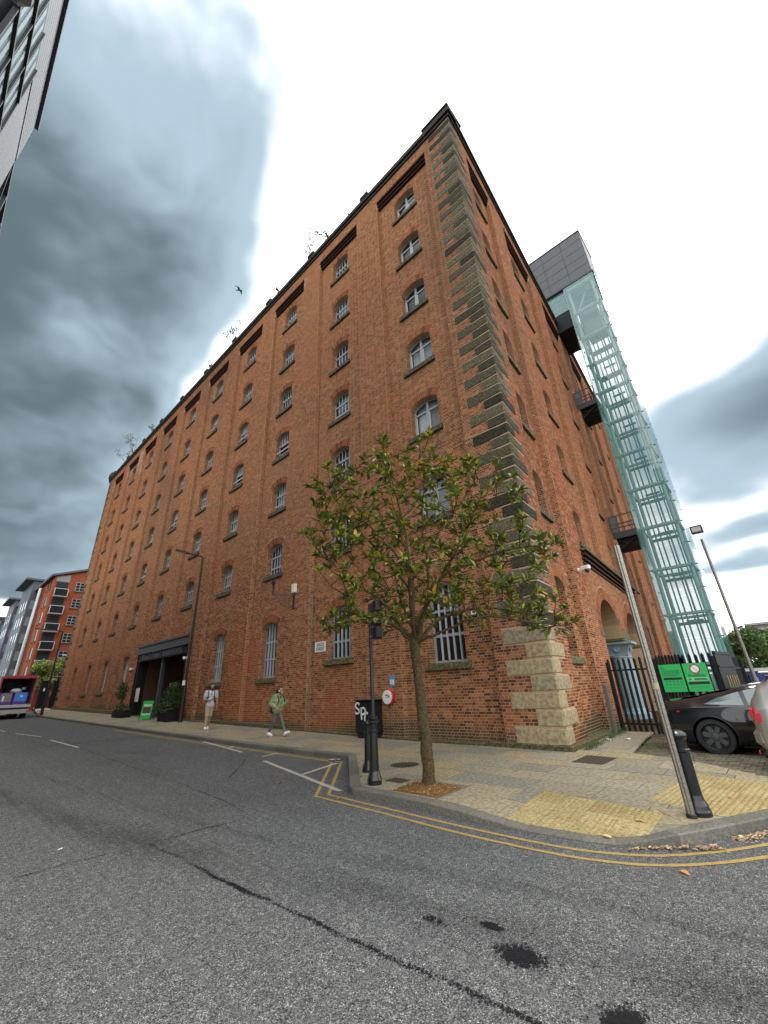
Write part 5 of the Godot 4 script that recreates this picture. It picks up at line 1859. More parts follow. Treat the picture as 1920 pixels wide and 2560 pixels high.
func apartments():
	var A := thing("apartment_block", "orange brick apartment block with glazed balconies beyond the warehouse", "building", Vector3(-70, 1.2, 0.3))
	var brickm := mat(0.36, 0.105, 0.052, 0.9, 0, M.T.brick, 1.2)
	var buff := mat(0.50, 0.33, 0.15, 0.9, 0, M.T.brick, 1.2)
	var dark := mat(0.055, 0.065, 0.078, 0.5)
	var H := 17.3
	# gable end: wall with sloping top, z runs from 0 (street corner) back to -14
	var w := MB.new()
	w.quad(Vector3(0, 0, 0), Vector3(0, 0, -14), Vector3(0, H + 5.0, -14), Vector3(0, H + 0.15, 0))
	w.quad(Vector3(-12, 0, 0), Vector3(0, 0, 0), Vector3(0, H, 0), Vector3(-12, H, 0))
	w.quad(Vector3(0, 0, -14), Vector3(-12, 0, -14), Vector3(-12, H + 5, -14), Vector3(0, H + 5, -14))
	part("wall", w, brickm, A)
	w = MB.new()
	w.quad(Vector3(0.35, H + 0.0, 0.5), Vector3(0.35, H + 5.2, -14), Vector3(-12, H + 5.2, -14), Vector3(-12, H + 0.0, 0.5))
	w.quad(Vector3(0.35, H + 0.3, 0.5), Vector3(-12, H + 0.3, 0.5), Vector3(-12, H + 5.5, -14), Vector3(0.35, H + 5.5, -14))
	w.quad(Vector3(0.35, H, 0.5), Vector3(0.35, H + 0.3, 0.5), Vector3(0.35, H + 5.5, -14), Vector3(0.35, H + 5.2, -14))
	w.quad(Vector3(-12, H, 0.5), Vector3(0.35, H, 0.5), Vector3(0.35, H + 0.3, 0.5), Vector3(-12, H + 0.3, 0.5))
	part("roof", w, mat(0.07, 0.075, 0.08, 0.6), A)
	w = MB.new()
	w.quad(Vector3(0.03, H - 0.55, -0.2), Vector3(0.03, H - 0.55, -1.8), Vector3(0.03, H + 0.55, -1.8), Vector3(0.03, H, -0.2))
	part("gable_panel", w, mat(0.2, 0.23, 0.25, 0.5), A)
	for i in 6:
		var y := 15.65 - i * 2.44 - 0.0
		if y < 2: break
		# window: frame, bars, glass
		var n := node_part("window", A, Vector3(0.0, y - 0.05, -3.2))
		var g := MB.new()
		g.box(Vector3(0.02, 0, -0.5), Vector3(0.05, 1.25, 0.5))
		part("pane", g, mat(0.02, 0.023, 0.028, 0.12), n)
		g = MB.new()
		for z in [-0.53, 0.0, 0.5]: g.box(Vector3(0.05, 0, z - 0.03), Vector3(0.09, 1.25, z + 0.03))
		for yy in [0.0, 0.42, 0.84, 1.25]: g.box(Vector3(0.05, yy - 0.03, -0.53), Vector3(0.092, yy + 0.03, 0.53))
		part("frame", g, mat(0.33, 0.33, 0.33, 0.5), n)
		g = MB.new()
		g.box(Vector3(0.0, -0.14, -0.68), Vector3(0.14, -0.03, 0.62))
		part("sill", g, M.sill_low, n)
		# balcony
		var b := node_part("balcony", A, Vector3(0.0, y - 1.15, -1.0))
		g = MB.new()
		g.box(Vector3(0.02, 0.1, -0.72), Vector3(0.05, 2.15, 0.68))
		part("door", g, mat(0.03, 0.04, 0.05, 0.1), b)
		g = MB.new()
		g.box(Vector3(0.0, -0.1, -0.8), Vector3(0.9, 0.06, 0.8))
		part("deck", g, mat(0.24, 0.25, 0.26, 0.6), b)
		g = MB.new()
		g.box(Vector3(0.86, 0.06, -0.78), Vector3(0.875, 1.02, 0.78)); g.box(Vector3(0.05, 0.06, 0.765), Vector3(0.86, 1.02, 0.78)); g.box(Vector3(0.05, 0.06, -0.78), Vector3(0.86, 1.02, -0.765))
		part("glass_guard", g, M.house_glass, b)
		g = MB.new()
		g.box(Vector3(0.84, 1.02, -0.8), Vector3(0.9, 1.08, 0.8)); g.box(Vector3(0.05, 1.02, 0.76), Vector3(0.84, 1.08, 0.8))
		for z in [-0.78, 0.78]: g.box(Vector3(0.85, 0.06, z - 0.03), Vector3(0.9, 1.02, z + 0.03))
		part("handrail", g, mat(0.55, 0.58, 0.6, 0.4), b)
	# street side: bays of brick, dark stair towers, a bright steel flue
	for i in 7:
		for c in 2:
			var n := node_part("window", A, Vector3(-1.9 - c * 1.9, 1.2 + i * 2.44, 0.0))
			var g := MB.new()
			g.box(Vector3(-0.35, 0, 0.01), Vector3(0.35, 1.5, 0.04))
			part("pane", g, mat(0.03, 0.035, 0.04, 0.15), n)
			g = MB.new()
			g.box(Vector3(-0.42, -0.12, 0.0), Vector3(0.42, -0.02, 0.12))
			part("sill", g, M.sill_low, n)
	w = MB.new()
	w.lathe([Vector2(0.28, 4.0), Vector2(0.28, 16.8)], 14, Transform3D(Basis.IDENTITY, Vector3(-6.7, 0, 0.4)))
	part("flue", w, mat(0.36, 0.37, 0.38, 0.35, 0.7), A)
	# next blocks along the street, each a building of its own
	var specs := [[-82.0, 10.0, 18.9, dark, "dark grey clad stair tower with a flat projecting roof beside the orange block"], [-92.0, 6.0, 17.0, brickm, "narrow orange brick block between two dark stair towers"], [-98.0, 8.0, 18.4, dark, "second dark clad stair tower along the far street"], [-106.0, 7.0, 16.4, buff, "buff brick block beyond the dark stair towers"], [-113.0, 9.0, 17.0, dark, "farthest dark clad stair tower near the left edge"], [-122.0, 16.0, 16.3, brickm, "red brick block farthest down the street at the left edge"]]
	for s in specs:
		var B := thing("terrace_block", s[4], "building", Vector3(s[0], 1.3, 0.3), 0, "blocks along the far street")
		var bw: float = s[1]
		var hh: float = s[2]
		var is_dark: bool = s[3] == dark
		w = MB.new()
		w.box(Vector3(-bw, 0, -14), Vector3(-0.004, hh, 0.9 if is_dark else 0.0))
		part("wall", w, s[3], B)
		w = MB.new()
		w.box(Vector3(-bw - 0.3, hh, -14), Vector3(0.4, hh + 0.3, 2.0 if is_dark else 0.6))
		part("roof", w, mat(0.06, 0.063, 0.068, 0.6), B)
		var zz: float = 0.9 if is_dark else 0.0
		for i in 6:
			for c in int(bw / 2.6):
				var g := MB.new()
				var px: float = -1.2 - c * 2.4
				g.box(Vector3(px - 0.5, 1.4 + i * 2.6, zz + 0.01), Vector3(px + 0.5, 2.9 + i * 2.6, zz + 0.05))
				part("window", g, mat(0.12, 0.16, 0.17, 0.12) if is_dark else mat(0.03, 0.035, 0.04, 0.15), B)
		if is_dark:
			for i in 6:
				var g := MB.new()
				g.box(Vector3(0.0, 1.3 + i * 2.6, -0.4), Vector3(0.04, 2.7 + i * 2.6, 0.6))
				part("window", g, mat(0.16, 0.22, 0.23, 0.12), B)

func grey_block():
	# modern block across the street: its upper floors show at the top left
	var G := thing("grey_office", "modern grey clad building with glass panels at the top left corner", "building", Vector3(-9, 0, 13.4))
	var shell := MB.new()
	shell.box(Vector3(-4.0, 22.45, 0.25), Vector3(9.0, 25.2, 9.0)); shell.box(Vector3(0.0, 0, 0.25), Vector3(9.0, 22.45, 9.0)); shell.box(Vector3(-3.9, 0.0, 2.6), Vector3(0.0, 22.45, 9.0))
	part("core", shell, mat(0.16, 0.17, 0.185, 0.6), G)
	var cm := mat(0.21, 0.235, 0.26, 0.5, 0.15, M.T.grain, 0.6)
	for i in 7:
		var p := MB.new()
		p.cbox(Vector3(-4.05, 22.5 + i * 0.385, 0.0), Vector3(9.0, 22.87 + i * 0.385, 0.25), 0.012)
		part("cladding_board", p, cm, G)
	var ev := MB.new()
	ev.box(Vector3(-4.15, 25.2, -0.12), Vector3(9.1, 25.42, 9.0))
	part("eaves", ev, mat(0.06, 0.06, 0.09, 0.5), G)
	for i in 10:
		var p := MB.new()
		p.cbox(Vector3(-4.0 + i * 0.4, 18.2, 0.02), Vector3(-3.62 + i * 0.4, 22.42, 0.2), 0.012)
		part("cladding_board", p, cm, G)
	var gm := glass(0.15, 0.23, 0.25, 0.85, 0.06)
	for r in 4:
		for c in 3:
			var p := MB.new()
			var x := 0.05 + c * 1.28
			var y := 14.0 + r * 2.08
			p.box(Vector3(x + 0.02, y + 0.05, -0.03), Vector3(x + 1.24, y + 1.98, 0.0))
			part("glass_panel", p, gm, G)
			p = MB.new()
			for q in [0.3, 0.75]: p.box(Vector3(x + q, y + 0.2, -0.045), Vector3(x + q + 0.22, y + 1.8, -0.032))
			part("panel_print", p, mat(0.24, 0.31, 0.33, 0.3), G)
		var tr := MB.new()
		tr.box(Vector3(0, 13.95 + r * 2.08, -0.1), Vector3(4.0, 14.06 + r * 2.08, 0.02))
		part("transom", tr, M.clad_dark, G)
	for c in 4:
		var mu := MB.new()
		mu.box(Vector3(0.0 + c * 1.28 - 0.03, 14.0, -0.08), Vector3(c * 1.28 + 0.03, 22.4, 0.02))
		part("mullion", mu, M.clad_dark, G)
	# open frame on the end
	for y in [20.2, 22.2]:
		var f := MB.new()
		f.box(Vector3(-9.2, y, 0.0), Vector3(-4.05, y + 0.16, 0.16))
		part("frame_rail", f, M.clad_dark, G)
	for x in [-9.1, -7.4, -5.8]:
		var f := MB.new()
		f.box(Vector3(x, 18, 0.0), Vector3(x + 0.14, 22.2, 0.14))
		part("frame_post", f, M.clad_dark, G)
	var f2 := MB.new()
	f2.bar(Vector3(-5.6, 20.3, 0.08), Vector3(-4.1, 22.2, 0.08), 0.1, 0.1)
	part("frame_brace", f2, M.clad_dark, G)
	var nb := MB.new()
	nb.cbox(Vector3(4.75, 16.4, -0.5), Vector3(9.0, 17.0, 0.2), 0.2)
	part("balcony", nb, mat(0.13, 0.14, 0.15, 0.6), G)

func lorry():
	var L := thing("open_lorry", "lorry with its rear open, loaded with cages and a blue poster box", "lorry", Vector3(-38.5, 0.72, 5.0))
	var body := mat(0.4, 0.41, 0.42, 0.5)
	var b := MB.new()
	b.box(Vector3(-6.5, 0.75, -1.0), Vector3(0, 0.95, 1.12)); b.box(Vector3(-6.5, 0.95, 1.06), Vector3(0, 2.85, 1.12)); b.box(Vector3(-6.5, 0.95, -1.0), Vector3(0, 2.85, -0.94)); b.box(Vector3(-6.5, 2.85, -1.0), Vector3(0, 2.92, 1.12)); b.box(Vector3(-6.5, 0.95, -0.94), Vector3(-6.4, 2.85, 1.06))
	part("box_body", b, body, L)
	b = MB.new()
	b.box(Vector3(0.0, 0.95, -1.02), Vector3(0.06, 2.85, -0.92)); b.box(Vector3(0.0, 0.95, 1.04), Vector3(0.06, 2.85, 1.14)); b.box(Vector3(0.0, 2.75, -0.92), Vector3(0.06, 2.95, 1.04))
	part("rear_frame", b, mat(0.33, 0.03, 0.04, 0.45), L)
	b = MB.new()
	b.box(Vector3(-8.6, 0.5, -0.98), Vector3(-6.6, 2.3, 1.1))
	part("cab", b, body, L)
	b = MB.new()
	b.box(Vector3(0.05, 0.34, -0.9), Vector3(0.35, 0.62, 1.05))
	part("tail_lift", b, mat(0.35, 0.35, 0.34, 0.5, 0.4), L)
	b = MB.new()
	b.box(Vector3(-6.4, 0.45, -0.9), Vector3(0.0, 0.74, 1.0))
	part("chassis", b, M.gate_black, L)
	for x in [-1.3, -5.0, -7.6]:
		for z in [-0.85, 0.95]:
			b = MB.new()
			b.lathe([Vector2(0.0, -0.14), Vector2(0.42, -0.14), Vector2(0.42, 0.14), Vector2(0.0, 0.14)], 18, Transform3D(Basis(Vector3.RIGHT, PI / 2), Vector3(x, 0.3, z)))
			part("wheel", b, mat(0.02, 0.02, 0.02, 0.8), L)
	for z in [-0.85, 0.98]:
		b = MB.new()
		b.box(Vector3(0.35, 0.4, z - 0.14), Vector3(0.38, 0.55, z + 0.1))
		part("tail_light", b, mat(0.5, 0.05, 0.04, 0.3), L)
	var C := thing("roll_cage", "purple bin box with a bright blue poster in the open lorry", "box", Vector3(-38.6, 1.67, 4.72))
	b = MB.new()
	b.cbox(Vector3(-0.8, 0.0, -0.42), Vector3(0.0, 0.82, 0.42), 0.03)
	part("body", b, mat(0.10, 0.03, 0.22, 0.5), C)
	b = MB.new()
	b.box(Vector3(0.0, 0.22, -0.34), Vector3(0.006, 0.8, 0.34))
	part("poster", b, mat(0.02, 0.25, 0.75, 0.4), C)
	b = MB.new()
	b.box(Vector3(0.006, 0.52, -0.12), Vector3(0.009, 0.62, 0.04)); 
	part("poster_print", b, M.white, C)
	C = thing("roll_cage", "purple bin box with a grey panel in the open lorry", "box", Vector3(-38.6, 1.67, 5.56))
	b = MB.new()
	b.cbox(Vector3(-0.8, 0.0, -0.38), Vector3(0.0, 0.82, 0.4), 0.03)
	part("body", b, mat(0.10, 0.03, 0.22, 0.5), C)
	b = MB.new()
	b.box(Vector3(0.0, 0.2, -0.3), Vector3(0.006, 0.78, 0.3))
	part("panel", b, mat(0.2, 0.2, 0.2, 0.6), C)
	b = MB.new()
	b.box(Vector3(0.006, 0.25, 0.1), Vector3(0.009, 0.6, 0.2))
	part("panel_print", b, M.white, C)
	C = thing("black_case", "stack of black cases at the back of the open lorry", "case", Vector3(-39.8, 1.67, 4.9))
	b = MB.new()
	b.cbox(Vector3(-0.6, 0.0, -0.7), Vector3(0.0, 1.4, 0.7), 0.04)
	part("case", b, M.gate_black, C)
	b = MB.new()
	b.box(Vector3(0.0, 1.05, -0.5), Vector3(0.005, 1.2, -0.28))
	part("label", b, M.white, C)
	C = thing("wrapped_bundle", "white wrapped bundle on top of the purple bin boxes", "bundle", Vector3(-38.95, 2.49, 5.05))
	b = MB.new()
	b.lathe([Vector2(0.0, 0.0), Vector2(0.32, 0.02), Vector2(0.36, 0.12), Vector2(0.22, 0.26), Vector2(0.0, 0.3)], 12)
	part("wrap", b, mat(0.6, 0.62, 0.66, 0.5), C)

# ---------------------------------------------------------------- street furniture
func on_pave(x: float, z: float) -> Vector3:
	return Vector3(x, pave_y(x, z), z)

func street_lamp(label: String, at: Vector3, h: float, arm: float):
	var L := thing("street_lamp", label, "street lamp", at, 0, "street lamps")
	var mb := MB.new()
	mb.tube([Vector3(0, -0.05, 0), Vector3(0, 1.7, 0), Vector3(0, 1.75, 0), Vector3(0, h * 0.6, 0), Vector3(0, h, 0)], [0.105, 0.105, 0.07, 0.062, 0.05], 12)
	part("column", mb, M.iron, L)
	mb = MB.new()
	mb.tube([Vector3(0, h - 0.03, -0.03), Vector3(0, h + 0.03, 0.1), Vector3(0, h + 0.1, arm * 0.6)], [0.04, 0.036, 0.03], 8)
	part("arm", mb, M.iron, L)
	mb = MB.new()
	mb.cbox(Vector3(-0.13, -0.05, 0.0), Vector3(0.13, 0.045, 0.78), 0.03, Transform3D(Basis(Vector3.RIGHT, -0.08), Vector3(0, h + 0.1, arm * 0.55)))
	part("lamp_head", mb, mat(0.06, 0.06, 0.06, 0.5), L)
	mb = MB.new()
	mb.box(Vector3(-0.1, -0.056, 0.2), Vector3(0.1, -0.051, 0.72), Transform3D(Basis(Vector3.RIGHT, -0.08), Vector3(0, h + 0.1, arm * 0.55)))
	part("lens", mb, mat(0.55, 0.55, 0.5, 0.2), L)
	return L

func bollard(label: String, at: Vector3, h := 0.9):
	var B := thing("bollard", label, "bollard", at, 0, "black cast bollards")
	var mb := MB.new()
	mb.lathe([Vector2(0.135, -0.03), Vector2(0.135, 0.04), Vector2(0.125, 0.06), Vector2(0.12, 0.10), Vector2(0.095, 0.15), Vector2(0.088, 0.2), Vector2(0.08, h * 0.72)], 20)
	part("shaft", mb, M.iron_gloss, B)
	mb = MB.new()
	mb.lathe([Vector2(0.08, h * 0.72), Vector2(0.098, h * 0.735), Vector2(0.098, h * 0.755), Vector2(0.08, h * 0.77), Vector2(0.083, h * 0.88), Vector2(0.1, h * 0.9), Vector2(0.105, h * 0.93), Vector2(0.098, h * 0.955), Vector2(0.06, h * 0.985), Vector2(0.0, h)], 20)
	part("cap", mb, M.iron_gloss, B)
	return B

func shrub(parent: Node3D, cs: Array, count: int, size: float, seed_: int, cols = null):
	leaf_cloud(parent, "foliage", cs, count, size, cols if cols else [Color(0.03, 0.065, 0.018), Color(0.045, 0.09, 0.025), Color(0.065, 0.12, 0.03), Color(0.02, 0.04, 0.012)], seed_, M.leaf_matt)

func cctv(label: String, at: Vector3, turn: float):
	var c := thing("security_camera", label, "camera", at, turn, "white security cameras")
	var mb := MB.new()
	mb.cbox(Vector3(-0.05, -0.06, -0.02), Vector3(0.05, 0.06, 0.05), 0.01)
	mb.bar(Vector3(0, 0, 0.04), Vector3(0, 0.02, 0.26), 0.045, 0.045)
	part("bracket", mb, M.white, c)
	mb = MB.new()
	mb.cbox(Vector3(-0.075, -0.07, 0.14), Vector3(0.075, 0.075, 0.48), 0.025)
	part("housing", mb, M.white, c)
	mb = MB.new()
	mb.lathe([Vector2(0.0, -0.13), Vector2(0.05, -0.11), Vector2(0.075, -0.05), Vector2(0.075, 0.0)], 14, Transform3D(Basis.IDENTITY, Vector3(0, -0.06, 0.36)))
	part("lens_dome", mb, M.iron_gloss, c)

func build_street():
	street_lamp("tall black street lamp standing against the warehouse beside the carriage gateway", on_pave(-19.33, 0.72), 8.75, 1.5)
	street_lamp("farthest black street lamp by the open lorry", on_pave(-39.4, 3.05), 6.3, 2.0)
	# lamp post clutter: stickers
	var st := single("notice", plate(0.16, 0.24), M.white, "small white notice fixed to the black lamp post", "notice", Vector3(-19.26, 2.35, 0.83), 0.5)
	# traffic signal pole on a cast base
	var P := thing("traffic_signal", "black traffic signal pole on a cast base left of the magnolia", "traffic signal", on_pave(-1.56, 4.68))
	var mb := MB.new()
	mb.lathe([Vector2(0.125, -0.03), Vector2(0.125, 0.05), Vector2(0.13, 0.07), Vector2(0.12, 0.1), Vector2(0.1, 0.15), Vector2(0.085, 0.2), Vector2(0.078, 0.5), Vector2(0.072, 0.8), Vector2(0.084, 0.815), Vector2(0.084, 0.835), Vector2(0.07, 0.85), Vector2(0.072, 0.94), Vector2(0.1, 0.96), Vector2(0.1, 0.985), Vector2(0.075, 1.0), Vector2(0.09, 1.02), Vector2(0.09, 1.05), Vector2(0.045, 1.07), Vector2(0.04, 1.08)], 24)
	part("base", mb, M.iron_gloss, P)
	mb = MB.new()
	mb.tube([Vector3(0, 1.05, 0), Vector3(-0.01, 3.1, 0)], 0.034, 14)
	part("pole", mb, M.iron, P)
	for q in [[2.42, 0.0], [2.68, 0.0]]:
		mb = MB.new()
		mb.cbox(Vector3(-0.135, 0, -0.22), Vector3(0.135, 0.245, -0.05), 0.03, Transform3D(Basis(Vector3.UP, -0.55), Vector3(0, q[0], 0)))
		part("signal_head", mb, M.iron, P)
		mb = MB.new()
		mb.box(Vector3(-0.09, 0.08, -0.049), Vector3(-0.05, 0.15, -0.044), Transform3D(Basis(Vector3.UP, -0.55), Vector3(0, q[0], 0)))
		part("latch", mb, M.galv, P)
	mb = MB.new()
	mb.cbox(Vector3(-0.135, 2.94, -0.22), Vector3(0.135, 3.18, -0.05), 0.03, Transform3D(Basis(Vector3.UP, -0.55), Vector3.ZERO))
	part("signal_head", mb, M.iron, P)
	for y in [2.46, 2.63, 2.74]:
		mb = MB.new()
		mb.lathe([Vector2(0.037, y), Vector2(0.041, y + 0.004), Vector2(0.041, y + 0.014), Vector2(0.037, y + 0.018)], 14)
		part("clamp", mb, M.galv, P)
	bollard("black bollard half hidden behind the traffic signal pole", on_pave(-2.42, 3.96), 0.92)
	bollard("black bollard beside the bare metal pole at the right", on_pave(3.0, 3.8), 0.9)
	# bare fluted metal pole
	var G := thing("metal_pole", "bare fluted silver metal pole on the corner pavement at the right", "pole", on_pave(2.95, 3.98))
	mb = MB.new()
	for i in 16:
		var a := TAU * i / 16
		var r := 0.042 if i % 2 else 0.035
		var a2 := TAU * (i + 1) / 16
		var r2 := 0.042 if (i + 1) % 2 else 0.035
		var p0 := Vector3(cos(a) * r, 0, -sin(a) * r)
		var p1 := Vector3(cos(a2) * r2, 0, -sin(a2) * r2)
		mb.quad(p0, p1, p1 + Vector3(0, 3.35, 0), p0 + Vector3(0, 3.35, 0))
		mb.tri(Vector3(0, 3.35, 0), p0 + Vector3(0, 3.35, 0), p1 + Vector3(0, 3.35, 0))
	part("shaft", mb, M.alu, G)
	mb = MB.new()
	mb.lathe([Vector2(0.056, -0.02), Vector2(0.056, 0.03), Vector2(0.043, 0.04)], 16)
	part("collar", mb, M.iron, G)
	mb = MB.new()
	mb.lathe([Vector2(0.0434, 1.38), Vector2(0.0434, 1.46)], 16)
	part("sticker", mb, mat(0.6, 0.55, 0.35, 0.6, 0, M.T.paint, 20.0), G)
	# street cabinet with graffiti
	var K := thing("street_cabinet", "black street cabinet with white graffiti against the warehouse wall", "cabinet", Vector3(-6.0, pave_y(-6, 0.35), 0.36))
	mb = MB.new()
	mb.cbox(Vector3(-0.42, 0.12, -0.22), Vector3(0.42, 1.07, 0.24), 0.05)
	part("body", mb, M.iron_gloss, K)
	mb = MB.new()
	mb.cbox(Vector3(-0.36, -0.02, -0.19), Vector3(0.36, 0.13, 0.19), 0.02)
	part("foot", mb, M.iron, K)
	mb = MB.new()
	mb.cbox(Vector3(-0.44, 1.07, -0.23), Vector3(0.44, 1.1, 0.26), 0.012)
	part("lid", mb, M.iron, K)
	mb = MB.new()
	mb.box(Vector3(-0.003, 0.16, 0.2405), Vector3(0.003, 1.04, 0.243))
	part("door_gap", mb, M.gate_black, K)
	# the tag: flat painted strokes S P C
	var strokes := [[Vector2(-0.18, 0.95), Vector2(-0.24, 1.0), Vector2(-0.34, 0.98), Vector2(-0.36, 0.9), Vector2(-0.28, 0.84), Vector2(-0.2, 0.8), Vector2(-0.22, 0.72), Vector2(-0.32, 0.7), Vector2(-0.37, 0.74)],
		[Vector2(-0.08, 0.52), Vector2(-0.1, 0.68), Vector2(-0.1, 0.86)], [Vector2(-0.14, 0.84), Vector2(0.02, 0.86), Vector2(0.08, 0.78), Vector2(0.04, 0.7), Vector2(-0.08, 0.67)],
		[Vector2(0.2, 0.7), Vector2(0.12, 0.72), Vector2(0.06, 0.62), Vector2(0.06, 0.5), Vector2(0.12, 0.42), Vector2(0.2, 0.42)]]
	mb = MB.new()
	for s in strokes:
		var sp := smooth_path(s, 5)
		for i in sp.size() - 1:
			var a: Vector2 = sp[i]
			var b: Vector2 = sp[i + 1]
			var n := (b - a).normalized().orthogonal() * 0.03
			mb._q(Vector3(a.x - n.x, a.y - n.y, 0.2445), Vector3(b.x - n.x, b.y - n.y, 0.2445), Vector3(b.x + n.x, b.y + n.y, 0.2445), Vector3(a.x + n.x, a.y + n.y, 0.2445), Vector3(0, 0, 1))
	part("graffiti", mb, M.white, K)
	# red and white round alarm on the pilaster, its conduit and the blue notice
	var A := thing("alarm_bell", "round white alarm with a thick red rim on the brick pilaster", "alarm", Vector3(-5.26, 1.39, 0.13))
	var face := Transform3D(Basis(Vector3.RIGHT, PI / 2), Vector3.ZERO)
	mb = MB.new()
	mb.lathe([Vector2(0.2, 0.0), Vector2(0.225, 0.03), Vector2(0.225, 0.12), Vector2(0.205, 0.15)], 28, face)
	part("rim", mb, M.red, A)
	mb = MB.new()
	mb.lathe([Vector2(0.206, 0.146), Vector2(0.19, 0.158), Vector2(0.0, 0.162)], 28, face)
	part("disc", mb, M.white, A)
	mb = MB.new()
	mb.box(Vector3(-0.05, 0.04, 0.163), Vector3(0.05, 0.075, 0.165)); mb.box(Vector3(0.07, 0.0, 0.163), Vector3(0.12, 0.05, 0.165))
	part("print", mb, M.iron, A)
	mb = MB.new()
	for s in [-0.04, 0.045]: mb.box(Vector3(s - 0.014, -0.02, 0.163), Vector3(s + 0.014, 0.012, 0.165))
	part("print", mb, M.red, A)
	mb = MB.new()
	mb.tube([Vector3(0.05, -0.2, 0.03), Vector3(0.05, -0.84, 0.03), Vector3(0.02, -0.87, 0.03), Vector3(-0.5, -0.87, 0.03)], 0.013, 8)
	part("conduit", mb, M.galv, A)
	var N := thing("wall_notice", "small blue and white notice above the red alarm", "notice", Vector3(-5.14, 1.86, 0.132))
	mb = MB.new()
	mb.box(Vector3(-0.1, -0.16, 0), Vector3(0.1, 0.16, 0.012))
	part("plate", mb, mat(0.05, 0.32, 0.62, 0.4), N)
	mb = MB.new()
	mb.box(Vector3(-0.085, -0.1, 0.012), Vector3(0.085, 0.04, 0.014))
	part("panel", mb, M.white, N)
	mb = MB.new()
	for i in 3: mb.box(Vector3(-0.06, -0.08 + i * 0.035, 0.014), Vector3(0.06 - 0.02 * i, -0.07 + i * 0.035, 0.0155))
	part("print", mb, mat(0.3, 0.1, 0.15, 0.6), N)
	# street name
	var S := thing("street_name_sign", "white street name plate on the brick wall above the cabinet", "sign", Vector3(-9.08, 3.27, -0.085))
	mb = MB.new()
	mb.box(Vector3(-0.33, -0.19, 0), Vector3(0.33, 0.19, 0.014))
	part("plate", mb, M.white, S)
	for q in [["DUCIE", 0.075], ["STREET", -0.085]]:
		var tm := text_mesh(q[0], 0.125, 0.004)
		var w := tm.get_aabb().size.x
		part("lettering", tm, M.iron, S, Transform3D(Basis.from_scale(Vector3(0.5 / w if q[0] == "STREET" else 0.44 / w, 1, 1)), Vector3(0, q[1], 0.015)))
	# rainwater pipe and cable
	var D := thing("drainpipe", "slim grey metal drainpipe down the brick wall beside the street name", "pipe", Vector3(-9.62, 0, -0.05))
	mb = MB.new()
	mb.tube([Vector3(0, 0.38, 0.08), Vector3(0, 5.3, 0.02)], 0.028, 10)
	part("pipe", mb, M.galv, D)
	for y in [1.2, 2.6, 4.0]:
		mb = MB.new()
		mb.box(Vector3(-0.05, y, -0.04), Vector3(0.05, y + 0.04, 0.06))
		part("bracket", mb, M.galv, D)
	mb = MB.new()
	mb.tube([Vector3(0.02, 5.3, 0.0), Vector3(0.02, 5.56, 0.0), Vector3(-0.05, 5.62, 0.14), Vector3(-0.75, 5.6, 0.19)], 0.012, 6)
	part("cable", mb, M.iron, D)
	# bracket with a camera post and cream box
	var B := thing("camera_bracket", "black wall bracket carrying a camera post and a cream box", "bracket", Vector3(-10.95, 5.6, 0.12))
	mb = MB.new()
	mb.bar(Vector3(0.2, 0.0, 0.0), Vector3(-0.3, -0.0, 0.75), 0.05, 0.06); mb.bar(Vector3(0.2, -0.55, 0.0), Vector3(-0.25, -0.02, 0.7), 0.03, 0.03); mb.box(Vector3(0.14, -0.6, -0.02), Vector3(0.26, 0.06, 0.01))
	part("arm", mb, M.iron, B)
	mb = MB.new()
	mb.tube([Vector3(-0.3, -0.03, 0.75), Vector3(-0.3, 0.3, 0.75)], 0.035, 10)
	mb.lathe([Vector2(0.05, 0.28), Vector2(0.05, 0.36), Vector2(0.035, 0.38), Vector2(0.06, 0.44), Vector2(0.09, 0.56), Vector2(0.085, 0.62), Vector2(0.0, 0.65)], 14, Transform3D(Basis.IDENTITY, Vector3(-0.3, 0, 0.75)))
	part("camera_post", mb, M.iron, B)
	mb = MB.new()
	mb.cbox(Vector3(0.18, 0.06, 0.0), Vector3(0.42, 0.46, 0.15), 0.015)
	part("box", mb, M.cream, B)
	# security cameras
	cctv("white security camera left of the carriage gateway", Vector3(-29.75, 3.6, 0.13), 0.9)
	cctv("white security camera between gateway and tall lamp post", Vector3(-20.95, 3.7, 0.13), 0.8)
	cctv("white security camera on the far left corner of the warehouse", Vector3(-51.1, 6.2, 0.13), 0.6)
	cctv("white security camera over the yard arches on the warehouse side", Vector3(-0.22, 5.25, -4.6), 1.2)
	var dc := thing("dome_camera", "small white dome camera right of the barred ground window", "camera", Vector3(-1.95, 3.5, -0.06))
	mb = MB.new()
	mb.cbox(Vector3(-0.07, 0.0, -0.04), Vector3(0.07, 0.12, 0.12), 0.02)
	part("mount", mb, M.white, dc)
	mb = MB.new()
	mb.lathe([Vector2(0.0, -0.1), Vector2(0.05, -0.08), Vector2(0.068, -0.03), Vector2(0.068, 0.0)], 14, Transform3D(Basis.IDENTITY, Vector3(0, 0, 0.05)))
	part("dome", mb, M.iron_gloss, dc)
	mb = MB.new()
	mb.tube([Vector3(0.03, -0.05, -0.02), Vector3(0.03, -0.6, -0.02)], 0.01, 6)
	part("conduit", mb, M.galv, dc)
	# pavement sign, planters, notice board at the gateway
	var AB := thing("pavement_sign", "green pavement sign board standing by the carriage gateway", "sign", on_pave(-23.35, 0.95), 0.75)
